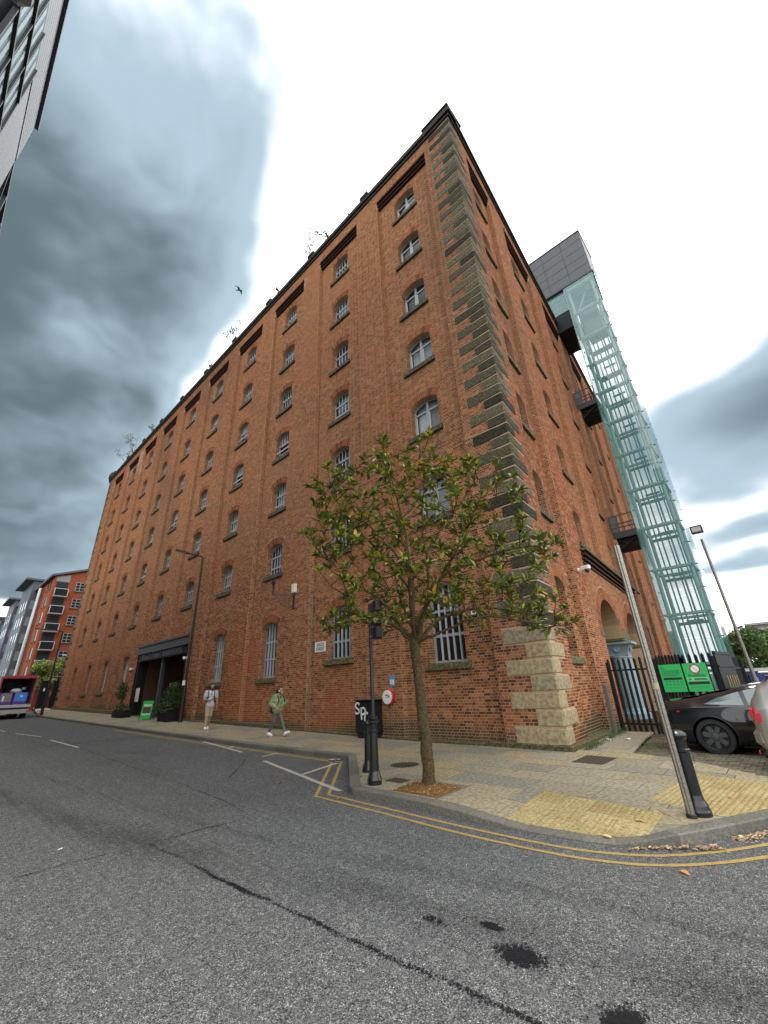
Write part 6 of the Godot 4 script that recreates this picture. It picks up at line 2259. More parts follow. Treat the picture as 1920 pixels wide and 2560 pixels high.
	for s in [-1, 1]:
		mb = MB.new()
		mb.box(Vector3(-0.3, 0.05, -0.012), Vector3(0.3, 1.0, 0.012), Transform3D(Basis(Vector3.RIGHT, -0.2 * s), Vector3(0, 0.0, 0.2 * s)))
		part("panel", mb, mat(0.03, 0.36, 0.06, 0.4) if s > 0 else mat(0.03, 0.2, 0.42, 0.4), AB)
		mb = MB.new()
		for x in [-0.31, 0.31]: mb.box(Vector3(x - 0.014, 0, -0.016), Vector3(x + 0.014, 1.02, 0.016), Transform3D(Basis(Vector3.RIGHT, -0.2 * s), Vector3(0, 0.0, 0.2 * s)))
		part("leg", mb, M.iron, AB)
	var ft := Transform3D(Basis(Vector3.RIGHT, -0.2), Vector3(0, 0.0, 0.2))
	mb = MB.new()
	mb.box(Vector3(-0.22, 0.36, 0.013), Vector3(0.22, 0.68, 0.016), ft)
	part("picture", mb, mat(0.10, 0.10, 0.09, 0.5, 0, M.T.soot, 6.0), AB)
	for q in [["TERRACE", 0.76, 0.1], ["GARDEN", 0.3, 0.08]]:
		var tm := text_mesh(q[0], q[2], 0.004)
		var w := tm.get_aabb().size.x
		part("lettering", tm, M.white, AB, ft * Transform3D(Basis.from_scale(Vector3(0.44 / w, 1, 1)), Vector3(0, q[1], 0.015)))
	var pl := thing("planter", "black planter with a tall dark shrub beside the lamp post", "planter", on_pave(-20.75, 0.75))
	mb = MB.new()
	mb.prism(PackedVector2Array([Vector2(-0.6, -0.35), Vector2(0.6, -0.35), Vector2(0.6, 0.35), Vector2(-0.6, 0.35)]), -0.03, 0.45)
	part("trough", mb, M.gate_black, pl)
	shrub(pl, [[Vector3(0.1, 1.3, 0), 0.5], [Vector3(0.25, 1.75, 0), 0.32], [Vector3(-0.25, 0.95, 0.1), 0.42], [Vector3(0.35, 0.85, 0), 0.4], [Vector3(-0.6, 0.6, 0.3), 0.35], [Vector3(-0.85, 0.4, 0.35), 0.28], [Vector3(0.0, 0.7, 0.1), 0.5], [Vector3(-0.1, 1.65, 0.0), 0.3]], 1900, 0.11, 71)
	pl = thing("planter", "black planter with a thin climbing shrub left of the gateway", "planter", on_pave(-27.6, 0.95))
	mb = MB.new()
	mb.prism(PackedVector2Array([Vector2(-1.0, -0.3), Vector2(0.7, -0.3), Vector2(0.7, 0.3), Vector2(-1.0, 0.3)]), -0.03, 0.4)
	part("trough", mb, M.gate_black, pl)
	mb = MB.new()
	for i in 4: mb.tube([Vector3(-0.9 + i * 0.1, 0.3, 0), Vector3(-1.0 + i * 0.12, 1.1, -0.1), Vector3(-1.15 + i * 0.2, 1.8, -0.1)], [0.02, 0.014, 0.006], 6)
	part("stem", mb, M.twig, pl)
	shrub(pl, [[Vector3(-1.0, 1.6, -0.1), 0.4], [Vector3(-1.15, 1.9, -0.1), 0.3], [Vector3(-0.8, 1.2, -0.05), 0.3], [Vector3(-0.5, 0.55, 0), 0.4], [Vector3(0.1, 0.5, 0), 0.35]], 900, 0.12, 72)
	var wb := thing("gate_notice", "white notice panel inside the left of the carriage gateway", "notice", Vector3(-28.55, 1.5, -0.05))
	mb = MB.new()
	mb.box(Vector3(-0.3, 0, 0), Vector3(0.3, 0.85, 0.03))
	part("panel", mb, mat(0.62, 0.62, 0.5, 0.6), wb)
	yard_fence()
	# concrete post beside the yard arches
	mb = MB.new()
	mb.cbox(Vector3(-0.06, 0, -0.06), Vector3(0.06, 1.42, 0.06), 0.015)
	single("concrete_post", mb, M.kerbs[1], "short grey concrete post by the yard fence and wall", "post", Vector3(0.12, 0.08, -3.4))

func plate(w: float, h: float) -> MB:
	var mb := MB.new()
	mb.box(Vector3(-w / 2, -h / 2, 0), Vector3(w / 2, h / 2, 0.01))
	return mb

func pale(parent: Node3D, p: Vector3, dir: Vector3, h: float, w := 0.075):
	# one palisade pale: a folded strip with a pointed, notched head
	var mb := MB.new()
	var x := dir.normalized()
	var z := x.cross(Vector3.UP)
	var t := Transform3D(Basis(x, Vector3.UP, z), p)
	var d := 0.018
	for s in [-1.0, 1.0]:
		mb._q(t * Vector3(0, 0.05, 0), t * Vector3(s * w * 0.5, 0.05, -d), t * Vector3(s * w * 0.5, h - 0.16, -d), t * Vector3(0, h - 0.16, 0), z)
		mb._q(t * Vector3(0, h - 0.16, 0), t * Vector3(s * w * 0.5, h - 0.16, -d), t * Vector3(s * w * 0.5, h - 0.06, -d), t * Vector3(0, h - 0.0, 0), z)
		mb._q(t * Vector3(0, 0.05, -0.006), t * Vector3(s * w * 0.5, 0.05, -d - 0.006), t * Vector3(s * w * 0.5, h - 0.06, -d - 0.006), t * Vector3(0, h, -0.006), -z)
	part("pale", mb, M.gate_black, parent)

func fence_run(label: String, a: Vector3, b: Vector3, spacing: float, h: float):
	var F := thing("palisade_fence", label, "fence", a, 0, "black palisade fencing")
	var d := b - a
	var n := int(d.length() / spacing)
	for i in n + 1: pale(F, d * (float(i) / n), d, h + 0.015 * sin(i * 2.3))
	for y in [0.3, h - 0.35]:
		var mb := MB.new()
		mb.bar(Vector3(0, y, -0.04), d + Vector3(0, y, -0.04), 0.04, 0.05)
		part("rail", mb, M.gate_black, F)
	for p in [Vector3(-0.04, 0, -0.03), d + Vector3(0.04, 0, -0.03)]:
		var mb := MB.new()
		mb.box(p + Vector3(-0.04, -0.05, -0.05), p + Vector3(0.04, h - 0.1, 0.05))
		part("post", mb, M.gate_black, F)
	return F

func yard_fence():
	var g0 := 0.09
	fence_run("black palisade gate leaf next to the warehouse arches", Vector3(0.14, g0, -4.2), Vector3(1.33, g0, -4.2), 0.135, 2.13)
	fence_run("close-set black palisade panel behind the left green sign", Vector3(1.46, g0, -4.3), Vector3(2.03, g0, -4.3), 0.08, 2.14)
	fence_run("black palisade panel behind the right green sign", Vector3(2.12, g0, -4.3), Vector3(2.74, g0, -4.3), 0.155, 2.12)
	fence_run("short black palisade run behind the solid gate at the right", Vector3(3.0, g0, -6.8), Vector3(3.1, g0, -7.9), 0.16, 2.05)
	var G := thing("solid_gate", "solid black steel gate with gold vertical bolts behind the black car", "gate", Vector3(2.84, g0, -4.36), 0.0)
	var d := Vector3(0.17, 0, -2.3)
	var mb := MB.new()
	mb.bar(Vector3(0, 1.1, 0), d + Vector3(0, 1.1, 0), 0.05, 2.1)
	part("leaf", mb, M.gate_black, G)
	for y in [0.1, 1.75, 2.1]:
		mb = MB.new()
		mb.bar(Vector3(0.035, y, 0), d + Vector3(0.035, y, 0), 0.03, 0.05)
		part("rail", mb, M.gate_black, G)
	var gold := mat(0.55, 0.38, 0.10, 0.35, 0.6)
	for i in 5:
		mb = MB.new()
		var q := d * (0.25 + i * 0.15)
		mb.box(q + Vector3(0.05, 0.5 + 0.05 * (i % 2), -0.008), q + Vector3(0.062, 1.5, 0.008))
		part("bolt", mb, gold, G)
	# two green parking signs
	var texts := [["terms & conditions apply", "on private land"], ["No parking.", "AUTHORISED", "VEHICLES ONLY"]]
	for i in 2:
		var cx := 1.74 if i == 0 else 2.33
		var S := thing("parking_sign", "left green sign of small print on the palisade fence" if i == 0 else "right green sign with a No parking roundel on the palisade fence", "sign", Vector3(cx, 1.585, -4.24), 0.0, "green parking signs")
		mb = MB.new()
		mb.box(Vector3(-0.275, -0.365, 0), Vector3(0.275, 0.365, 0.01))
		part("plate", mb, mat(0.02, 0.42, 0.10, 0.4), S)
		var blackm: StandardMaterial3D = M.iron
		if i == 0:
			for k in 3:
				mb = MB.new()
				mb.box(Vector3(-0.22, 0.30 - k * 0.035, 0.01), Vector3(-0.14 + (0.02 if k == 1 else 0.0), 0.308 - k * 0.035, 0.012))
				part("print", mb, blackm, S)
			line_text(S, "Terms & conditions apply", 0.035, Vector2(-0.01, 0.19), 0.44, blackm)
			line_text(S, "on all areas to all vehicles.", 0.035, Vector2(-0.01, 0.14), 0.44, blackm)
			for k in 3:
				mb = MB.new()
				mb.box(Vector3(-0.22, 0.095 - k * 0.02, 0.01), Vector3(0.2 - 0.08 * (k / 2), 0.101 - k * 0.02, 0.0115))
				part("print", mb, blackm, S)
			mb = MB.new()
			mb.box(Vector3(-0.225, -0.05, 0.01), Vector3(0.225, 0.015, 0.012))
			part("print", mb, blackm, S)
			for r in 2:
				for c in 5:
					mb = MB.new()
					mb.box(Vector3(-0.2 + c * 0.09, -0.115 - r * 0.07, 0.01), Vector3(-0.15 + c * 0.09, -0.08 - r * 0.07, 0.012))
					part("print", mb, mat(0.03, 0.16, 0.06, 0.5), S)
		else:
			mb = MB.new()
			mb.lathe([Vector2(0.095, 0), Vector2(0.125, 0.0), Vector2(0.125, 0.003), Vector2(0.095, 0.003)], 32, Transform3D(Basis(Vector3.RIGHT, PI / 2), Vector3(0, 0.215, 0.01)))
			part("roundel", mb, mat(0.25, 0.02, 0.03, 0.5), S)
			mb = MB.new()
			mb.lathe([Vector2(0.1, 0.0), Vector2(0.1, 0.002), Vector2(0.0, 0.002)], 32, Transform3D(Basis(Vector3.RIGHT, PI / 2), Vector3(0, 0.215, 0.01)))
			part("roundel_face", mb, M.white, S)
			mb = MB.new()
			mb.bar(Vector3(-0.075, 0.29, 0.0135), Vector3(0.075, 0.14, 0.0135), 0.003, 0.018, Vector3(0, 0, 1))
			part("roundel_bar", mb, blackm, S)
			line_text(S, "No parking.", 0.062, Vector2(0.0, 0.05), 0.4, blackm)
			mb = MB.new()
			for q in [[-0.24, -0.12, -0.01], [-0.105, 0.24, -0.01]]: mb.box(Vector3(q[0], -0.095, 0.01), Vector3(q[1], q[2], 0.0115))
			part("print", mb, mat(0.45, 0.75, 0.5, 0.5), S)
			mb = MB.new()
			for q in [[-0.23, -0.13, -0.02], [-0.095, 0.23, -0.02]]: mb.box(Vector3(q[0], -0.085, 0.0115), Vector3(q[1], q[2], 0.013))
			part("print", mb, mat(0.02, 0.42, 0.10, 0.4), S)
			line_text(S, "AUTHORISED", 0.032, Vector2(0.06, -0.035), 0.24, blackm, 0.013)
			line_text(S, "VEHICLES ONLY", 0.032, Vector2(0.065, -0.07), 0.28, blackm, 0.013)
			line_text(S, "P", 0.05, Vector2(-0.18, -0.052), 0.035, blackm, 0.013)
			mb = MB.new()
			mb.box(Vector3(-0.24, -0.185, 0.01), Vector3(0.24, -0.115, 0.012))
			part("print", mb, blackm, S)
		for k in 2:
			mb = MB.new()
			mb.box(Vector3(-0.22, -0.25 - k * 0.02 - 0.0 , 0.01), Vector3(0.22, -0.243 - k * 0.02, 0.0115))
			part("print", mb, mat(0.02, 0.2, 0.06, 0.5), S)

func line_text(parent: Node3D, s: String, h: float, at: Vector2, w: float, m, z := 0.0105):
	var tm := text_mesh(s, h, 0.002)
	var k := w / tm.get_aabb().size.x
	part("lettering", tm, m, parent, Transform3D(Basis.from_scale(Vector3(k, 1, 1)), Vector3(at.x, at.y, z)))

# ---------------------------------------------------------------- magnolia on the corner
func leaf_mesh(tint = null) -> ArrayMesh:
	# lanceolate blade, folded along the midrib and drooping at the tip; 1 long, along +z
	var mb := MB.new()
	if tint != null:
		mb.use_c = true
		mb.col = tint
	var st := [[0.0, 0.015, 0.0], [0.22, 0.13, 0.035], [0.5, 0.19, 0.04], [0.78, 0.13, 0.0], [1.0, 0.0, -0.07]]
	for i in st.size() - 1:
		var a = st[i]
		var b = st[i + 1]
		for s in [-1.0, 1.0]:
			mb._q(Vector3(0, a[2], a[0]), Vector3(s * a[1], a[2] + a[1] * 0.28, a[0]), Vector3(s * b[1], b[2] + b[1] * 0.28, b[0]), Vector3(0, b[2], b[0]), Vector3.UP)
	return mb.mesh()

func build_tree():
	var base := on_pave(-0.65, 4.32)
	var T := thing("magnolia_tree", "glossy evergreen magnolia tree in a soil pit on the corner pavement", "tree", base)
	var R := Vector3(0.787, 0, -0.617)
	var Hh := Vector3(-0.617, 0, -0.787)
	var r := RandomNumberGenerator.new()
	r.seed = 99
	var loc := func(s: float, y: float, q := 0.0) -> Vector3: return R * s + Hh * q + Vector3(0, y - base.y, 0)
	# trunk
	var tb := MB.new()
	tb.tube([Vector3(0, -0.06, 0), loc.call(0.0, 0.22), loc.call(0.012, 0.4), loc.call(-0.004, 0.62), loc.call(0.006, 0.85), loc.call(-0.02, 1.05), loc.call(-0.035, 1.3), loc.call(-0.03, 1.52), loc.call(-0.055, 1.75), loc.call(-0.06, 2.0), loc.call(-0.08, 2.2), loc.call(-0.08, 2.4), loc.call(-0.08, 2.6)], [0.135, 0.108, 0.1, 0.108, 0.094, 0.1, 0.088, 0.094, 0.084, 0.09, 0.088, 0.1, 0.07], 18)
	# burrs, pruning scars and swellings
	for q in [[0.5, 0.09, 0.04], [0.85, 0.085, 0.035], [1.35, 0.08, 0.03], [1.75, 0.075, 0.035], [2.1, 0.07, 0.03], [0.25, 0.1, 0.05], [1.05, 0.085, 0.03]]:
		var a := r.randf() * TAU
		var cc: Vector3 = loc.call(-0.03, q[0]) + Vector3(cos(a), 0, sin(a)) * q[1]
		tb.lathe([Vector2(0.0, -q[2] * 1.6), Vector2(q[2] * 0.8, -q[2] * 0.7), Vector2(q[2], 0.1 * q[2]), Vector2(q[2] * 0.6, q[2] * 1.1), Vector2(0.0, q[2] * 1.7)], 9, Transform3D(Basis.IDENTITY, cc))
	part("trunk", tb, M.bark, T)
	# main limbs: (s, y, depth)
	var limbs := [
		[[-0.08, 2.3, 0], [-0.07, 3.0, 0.05], [-0.06, 3.64, 0.1], [-0.13, 4.62, 0.15], [-0.25, 5.5, 0.2], [-0.45, 6.5, 0.2]],
		[[-0.06, 2.3, 0], [0.1, 2.8, -0.05], [0.21, 3.19, -0.1], [0.30, 3.93, -0.15], [0.23, 4.75, -0.2], [0.45, 6.2, -0.2]],
		[[-0.09, 2.35, 0], [-0.35, 2.8, 0.1], [-0.62, 3.2, 0.15], [-0.92, 3.45, 0.2], [-1.5, 3.9, 0.25], [-1.95, 4.5, 0.3]],
		[[-0.06, 2.35, 0], [0.3, 2.75, 0.2], [0.8, 3.0, 0.35], [1.6, 3.05, 0.5], [2.3, 2.9, 0.55], [2.75, 2.65, 0.6]],
		[[0.22, 3.3, -0.1], [0.6, 3.65, -0.2], [1.17, 3.83, -0.3], [1.9, 4.0, -0.4], [2.6, 4.05, -0.4]],
		[[-0.07, 3.7, 0.1], [-0.4, 4.3, 0.2], [-0.8, 4.8, 0.25], [-1.2, 5.3, 0.3], [-1.7, 6.1, 0.3]],
		[[0.28, 4.1, -0.15], [0.6, 4.6, -0.1], [1.0, 5.1, 0.0], [1.45, 5.7, 0.0]],
		[[-0.07, 2.4, 0], [0.4, 2.55, -0.3], [1.1, 2.72, -0.6], [1.8, 2.6, -0.8], [2.2, 2.5, -0.9]],
		[[-0.09, 2.4, 0], [-0.5, 2.75, -0.2], [-1.2, 2.95, -0.35], [-1.85, 2.85, -0.45]],
		[[-0.07, 2.45, 0], [-0.1, 3.0, -0.6], [-0.1, 3.6, -1.1], [-0.2, 4.3, -1.5]],
		[[-0.05, 2.6, 0], [0.3, 3.2, -0.6], [0.8, 3.9, -1.0], [1.2, 4.6, -1.2]],
		[[-0.08, 2.6, 0.05], [-0.3, 3.3, 0.7], [-0.5, 4.2, 1.2], [-0.7, 5.0, 1.4]],
		[[-0.06, 2.8, 0.05], [0.4, 3.5, 0.7], [0.9, 4.3, 1.2], [1.2, 5.0, 1.3]],
		[[-0.08, 3.4, -0.1], [-0.6, 4.0, -0.6], [-1.1, 4.6, -0.9], [-1.5, 5.2, -1.0]]]
	var nodes := []     # [position, radius]
	for li in limbs.size():
		var path := []
		var ctrl := []
		for c in limbs[li]: ctrl.append(loc.call(c[0], c[1], c[2]))
		for i in ctrl.size() - 1:
			var a: Vector3 = ctrl[maxi(i - 1, 0)]
			var d: Vector3 = ctrl[mini(i + 2, ctrl.size() - 1)]
			for j in 5: path.append((ctrl[i] as Vector3).cubic_interpolate(ctrl[i + 1], a, d, j / 5.0) + Vector3(r.randfn(), r.randfn(), r.randfn()) * 0.012)
		path.append(ctrl[-1])
		var rad := []
		var r0 := 0.062 if li < 2 else (0.045 if li < 5 else 0.034)
		for i in path.size():
			rad.append(lerp(r0, 0.009, pow(float(i) / path.size(), 0.8)))
			if i > 3: nodes.append([path[i], rad[-1]])
		var lb := MB.new()
		lb.tube(path, rad, 8)
		part("limb", lb, M.bark, T)
	# twig tips spread through the crown's outline
	var sil := PackedVector2Array([Vector2(-0.3, 2.55), Vector2(-0.8, 2.75), Vector2(-2.05, 2.7), Vector2(-2.15, 2.95), Vector2(-1.3, 3.3), Vector2(-1.75, 3.6), Vector2(-1.7, 4.1), Vector2(-2.1, 4.4), Vector2(-2.15, 4.7), Vector2(-1.7, 5.0), Vector2(-2.15, 5.4), Vector2(-2.15, 5.95), Vector2(-1.8, 6.5), Vector2(-1.3, 6.0), Vector2(-0.85, 6.5), Vector2(-0.6, 6.95), Vector2(-0.2, 6.6), Vector2(0.45, 6.65), Vector2(0.95, 6.45), Vector2(1.55, 6.1), Vector2(1.8, 5.5), Vector2(2.15, 5.2), Vector2(2.15, 4.8), Vector2(1.9, 4.5), Vector2(2.4, 4.25), Vector2(2.95, 4.15), Vector2(2.75, 3.8), Vector2(2.3, 3.5), Vector2(2.95, 2.9), Vector2(2.95, 2.45), Vector2(2.3, 2.35), Vector2(1.5, 2.75), Vector2(0.9, 2.5), Vector2(0.5, 2.8)])
	var tips := []
	var guard := 0
	while tips.size() < 430 and guard < 40000:
		guard += 1
		var p := Vector2(r.randf_range(-2.2, 3.0), r.randf_range(2.3, 7.0))
		if not Geometry2D.is_point_in_polygon(p, sil): continue
		# depth of the crown at this height, hollow inside
		var cen := Vector2(0.2, 4.5)
		var dd := Vector2((p.x - cen.x) / 2.6, (p.y - cen.y) / 2.5).length()
		var span := 1.75 * sqrt(maxf(0.06, 1.0 - dd * dd))
		var q := r.randf_range(-1, 1)
		q = signf(q) * pow(absf(q), 0.6) * span
		var pos: Vector3 = loc.call(p.x, p.y, q)
		var ok := true
		for t in tips:
			if pos.distance_squared_to(t) < 0.028: ok = false
		if dd < 0.45 and absf(q) < 0.7 and r.randf() < 0.75: ok = false
		if ok: tips.append(pos)
	var lm := leaf_mesh()
	var all := []
	var cols := leaf_cols()
	var tinted := []
	for c in cols: tinted.append(leaf_mesh(c))
	for tip in tips:
		var best = nodes[0]
		var bd := 99.0
		for n in nodes:
			var d: float = (n[0] as Vector3).distance_squared_to(tip) + maxf(0.0, n[0].y - tip.y + 0.1) * 0.8
			if d < bd:
				bd = d; best = n
		var a: Vector3 = best[0]
		var mid: Vector3 = a.lerp(tip, 0.55) + Vector3(0, -0.06 * a.distance_to(tip), 0) + Vector3(r.randfn(), r.randfn(), r.randfn()) * 0.03
		var tw := MB.new()
		tw.tube([a, mid, tip], [minf(best[1], 0.013), 0.008, 0.005], 5, false)
		part("twig", tw, M.twig, T)
		if bd > 0.35: nodes.append([mid, 0.009])
		var dir: Vector3 = ((tip - mid).normalized() + Vector3(0, 0.5, 0)).normalized()
		var nl := r.randi_range(13, 20)
		var young = tip.y > 2.2 and r.randf() < 0.42
		for i in nl:
			var f := float(i) / nl
			var at: Vector3 = tip - (tip - mid).normalized() * (1.0 - f) * r.randf_range(0.0, 0.24)
			var side := Vector3(r.randfn(), r.randfn() * 0.35, r.randfn())
			side = (side - dir * side.dot(dir)).normalized()
			var open := lerpf(1.35, 0.5, f) + r.randf_range(-0.25, 0.25)
			var z := (dir * cos(open) + side * sin(open) + Vector3(0, -0.12, 0)).normalized()
			var x := Vector3.UP.cross(z).normalized()
			x = x.rotated(z, r.randf_range(-0.7, 0.7))
			var b := Basis(x, z.cross(x), z)
			var sz := r.randf_range(0.11, 0.195)
			var ci := r.randi() % 4
			var roll := r.randf()
			if young and i > nl - 4:
				ci = 7 if r.randf() < 0.5 else 4
				sz *= 0.75
				b = Basis(x, z.cross(x), z).rotated(z.cross(Vector3.UP).normalized(), 0.35)
			elif roll < 0.06: ci = 5
			elif roll < 0.12: ci = 6
			elif roll < 0.22: ci = 4
			all.append([Transform3D(b * Basis.from_scale(Vector3(sz * r.randf_range(0.85, 1.1), sz, sz)), at), ci, r.randf_range(0.8, 1.2)])
	var camp: Vector3 = Vector3(4.33, 1.65, 10.65) - base
	all.sort_custom(func(p, q): return p[0].origin.distance_squared_to(camp) < q[0].origin.distance_squared_to(camp))
	var xf := []
	var cl := []
	for i in all.size():
		if i < 290: part("leaf", tinted[all[i][1]], M.leaf, T, all[i][0])
		else:
			xf.append(all[i][0])
			var c: Color = cols[all[i][1]]
			cl.append(Color(c.r * all[i][2], c.g * all[i][2], c.b * all[i][2]))
	multi("leaves", lm, M.leaf, xf, cl, T)
	print("leaves ", all.size(), " tips ", tips.size())

# ---------------------------------------------------------------- cars
# stations: [x, sill_y, belt_y, roof_y, half_width, roof_half_width]; rear at x = 0, nose at +x, near side towards +z
func car_section(st: Array, x: float) -> Array:
	var i := 0
	while i < st.size() - 2 and st[i + 1][0] < x: i += 1
	var a = st[i]
	var b = st[i + 1]
	var t := clampf((x - a[0]) / (b[0] - a[0]), 0.0, 1.0)
	t = t * t * (3.0 - 2.0 * t) * 0.5 + t * 0.5
	var o := []
	for k in 6: o.append(lerpf(a[k], b[k], t))
	return o

func car_ring(s: Array) -> Array:     # half section from the sill up to the middle of the roof: Vector2(z, y)
	var hw: float = s[4]
	var hr: float = s[5]
	var sy: float = s[1]
	var by: float = s[2]
	var ry: float = s[3]
	var m := sy + (by - sy) * 0.45
	return [Vector2(hw * 0.80, sy - 0.02), Vector2(hw * 0.93, sy), Vector2(hw * 0.975, sy + 0.1), Vector2(hw, m), Vector2(hw * 0.99, lerpf(m, by, 0.55)), Vector2(hw * 0.955, by - 0.03), Vector2(hw * 0.92, by),
		Vector2(lerpf(hw * 0.92, hr, 0.35), lerpf(by, ry, 0.36)), Vector2(lerpf(hw * 0.92, hr, 0.75), lerpf(by, ry, 0.74)), Vector2(hr, lerpf(by, ry, 0.93)), Vector2(hr * 0.82, lerpf(by, ry, 0.985)), Vector2(hr * 0.45, ry + 0.012), Vector2(0, ry + 0.02)]

func side_point(st: Array, x: float, y: float, off: float) -> Vector3:
	var ring := car_ring(car_section(st, x))
	for i in ring.size() - 1:
		if (ring[i].y <= y and ring[i + 1].y >= y):
			var t: float = (y - ring[i].y) / maxf(ring[i + 1].y - ring[i].y, 1e-4)
			return Vector3(x, y, lerpf(ring[i].x, ring[i + 1].x, t) + off)
	return Vector3(x, y, ring[-2].x + off)

func panel_on_side(st: Array, lower: Array, upper: Array, off: float, flip: float) -> MB:
	# a sheet that follows the flank between two lines of Vector2(x, y) with the same number of points
	var mb := MB.new()
	var n := 5
	for i in lower.size() - 1:
		for j in n:
			var P := func(k, v):
				var q: Vector2 = (lower[k] as Vector2).lerp(upper[k], v)
				var p := side_point(st, q.x, q.y, off)
				return Vector3(p.x, p.y, p.z * flip)
			mb._q(P.call(i, j / 5.0), P.call(i + 1, j / 5.0), P.call(i + 1, (j + 1) / 5.0), P.call(i, (j + 1) / 5.0), Vector3(0, 0.2, flip))
	return mb

func wheel(parent: Node3D, at: Vector3, r: float, flip: float, rim_mat, spokes: int, hub_mat):
	var W := node_part("wheel", parent, at)
	var t := Transform3D(Basis(Vector3.RIGHT, PI / 2 * flip), Vector3.ZERO)
	var mb := MB.new()
	mb.lathe([Vector2(r * 0.70, -0.11), Vector2(r * 0.94, -0.11), Vector2(r, -0.08), Vector2(r, 0.08), Vector2(r * 0.94, 0.112), Vector2(r * 0.74, 0.118), Vector2(r * 0.70, 0.09)], 32, t)
	part("tyre", mb, mat(0.018, 0.018, 0.019, 0.75), W)
	mb = MB.new()
	mb.lathe([Vector2(r * 0.72, 0.115), Vector2(r * 0.68, 0.10), Vector2(r * 0.66, 0.04), Vector2(0.0, 0.03)], 32, t)
	part("rim", mb, rim_mat, W)
	for i in spokes:
		mb = MB.new()
		var a := TAU * i / spokes
		mb.cbox(Vector3(-r * 0.15, 0.05, r * 0.1), Vector3(r * 0.15, 0.1, r * 0.67), 0.015, t * Transform3D(Basis(Vector3.UP, a), Vector3.ZERO))
		part("spoke", mb, hub_mat, W)
	mb = MB.new()
	mb.lathe([Vector2(r * 0.2, 0.1), Vector2(r * 0.16, 0.115), Vector2(0.0, 0.118)], 20, t)
	part("hub", mb, hub_mat, W)

func car_body(C: Node3D, st: Array, axles: Array, wr: float, paint):
	var mb := MB.new()
	var L: float = st[-1][0]
	var nx := int(L / 0.045)
	var rings := []
	for i in nx + 1: rings.append(car_ring(car_section(st, L * i / nx)))
	var P := func(i: int, k: int, s: float) -> Vector3: return Vector3(L * i / nx, rings[i][k].y, rings[i][k].x * s)
	var N := func(i: int, k: int, s: float) -> Vector3:
		var a: Vector3 = P.call(mini(i + 1, nx), k, s) - P.call(maxi(i - 1, 0), k, s)
		var b: Vector3 = P.call(i, mini(k + 1, rings[0].size() - 1), s) - P.call(i, maxi(k - 1, 0), s)
		var n := a.cross(b).normalized()
		if n.dot(Vector3(0, 0.35, s)) < 0: n = -n
		if k == rings[0].size() - 1: n = Vector3(n.x, absf(n.y), 0).normalized()
		return n
	var ar := wr + 0.055
	for s in [1.0, -1.0]:
		for i in nx:
			var x := L * (i + 0.5) / nx
			for k in rings[0].size() - 1:
				var q: Array = [P.call(i, k, s), P.call(i + 1, k, s), P.call(i + 1, k + 1, s), P.call(i, k + 1, s)]
				# wheel arches: drop what lies wholly inside, pull the cut edge onto the circle
				var inside := 0
				if k < 5:
					for e in 4:
						for ax in axles:
							var d := Vector2(q[e].x - ax, q[e].y - wr)
							if d.length() < ar: inside += 1
				if inside == 4: continue
				if inside > 0:
					for e in 4:
						for ax in axles:
							var d := Vector2(q[e].x - ax, q[e].y - wr)
							if d.length() < ar and d.length() > 0.01:
								d = d.normalized() * ar
								q[e] = Vector3(ax + d.x, wr + d.y, q[e].z)
				var na = N.call(i, k, s)
				var nb = N.call(i + 1, k, s)
				var nc = N.call(i + 1, k + 1, s)
				var nd = N.call(i, k + 1, s)
				if (q[1] - q[0]).cross(q[2] - q[0]).dot(na) > 0: mb.quad_n(q[0], q[1], q[2], q[3], na, nb, nc, nd)
				else: mb.quad_n(q[0], q[3], q[2], q[1], na, nd, nc, nb)
	# rear and front ends
	for e in [0, nx]:
		var cc := Vector3(L * e / nx, (rings[e][0].y + rings[e][-1].y) * 0.5, 0)
		for k in rings[0].size() - 1:
			for s in [1.0, -1.0]: mb._t(cc, P.call(e, k, s), P.call(e, k + 1, s), Vector3(-1 if e == 0 else 1, 0, 0))
	part("body", mb, paint, C)
	# arch lips and wells
	for ax in axles:
		for s in [1.0, -1.0]:
			var lip := MB.new()
			var path := []
			for i in 15:
				var a := lerpf(-0.25, PI + 0.25, i / 14.0)
				var p := side_point(st, ax + cos(a) * ar, maxf(wr + sin(a) * ar, 0.3), 0.002)
				path.append(Vector3(ax + cos(a) * ar, maxf(wr + sin(a) * ar, 0.22), p.z * s))
			lip.tube(path, 0.014, 6)
			part("arch_lip", lip, M.iron, C)
			var well := MB.new()
			well.lathe([Vector2(0.0, -0.4), Vector2(ar, -0.4), Vector2(ar, 0.0)], 24, Transform3D(Basis(Vector3.RIGHT, PI / 2 * s), Vector3(ax, wr, 0.82 * s)))
			part("wheel_well", well, M.gate_black, C)
	var fl := MB.new()
	fl.box(Vector3(0.3, 0.16, -0.68), Vector3(L - 0.3, 0.3, 0.68))
	part("underbody", fl, M.gate_black, C)

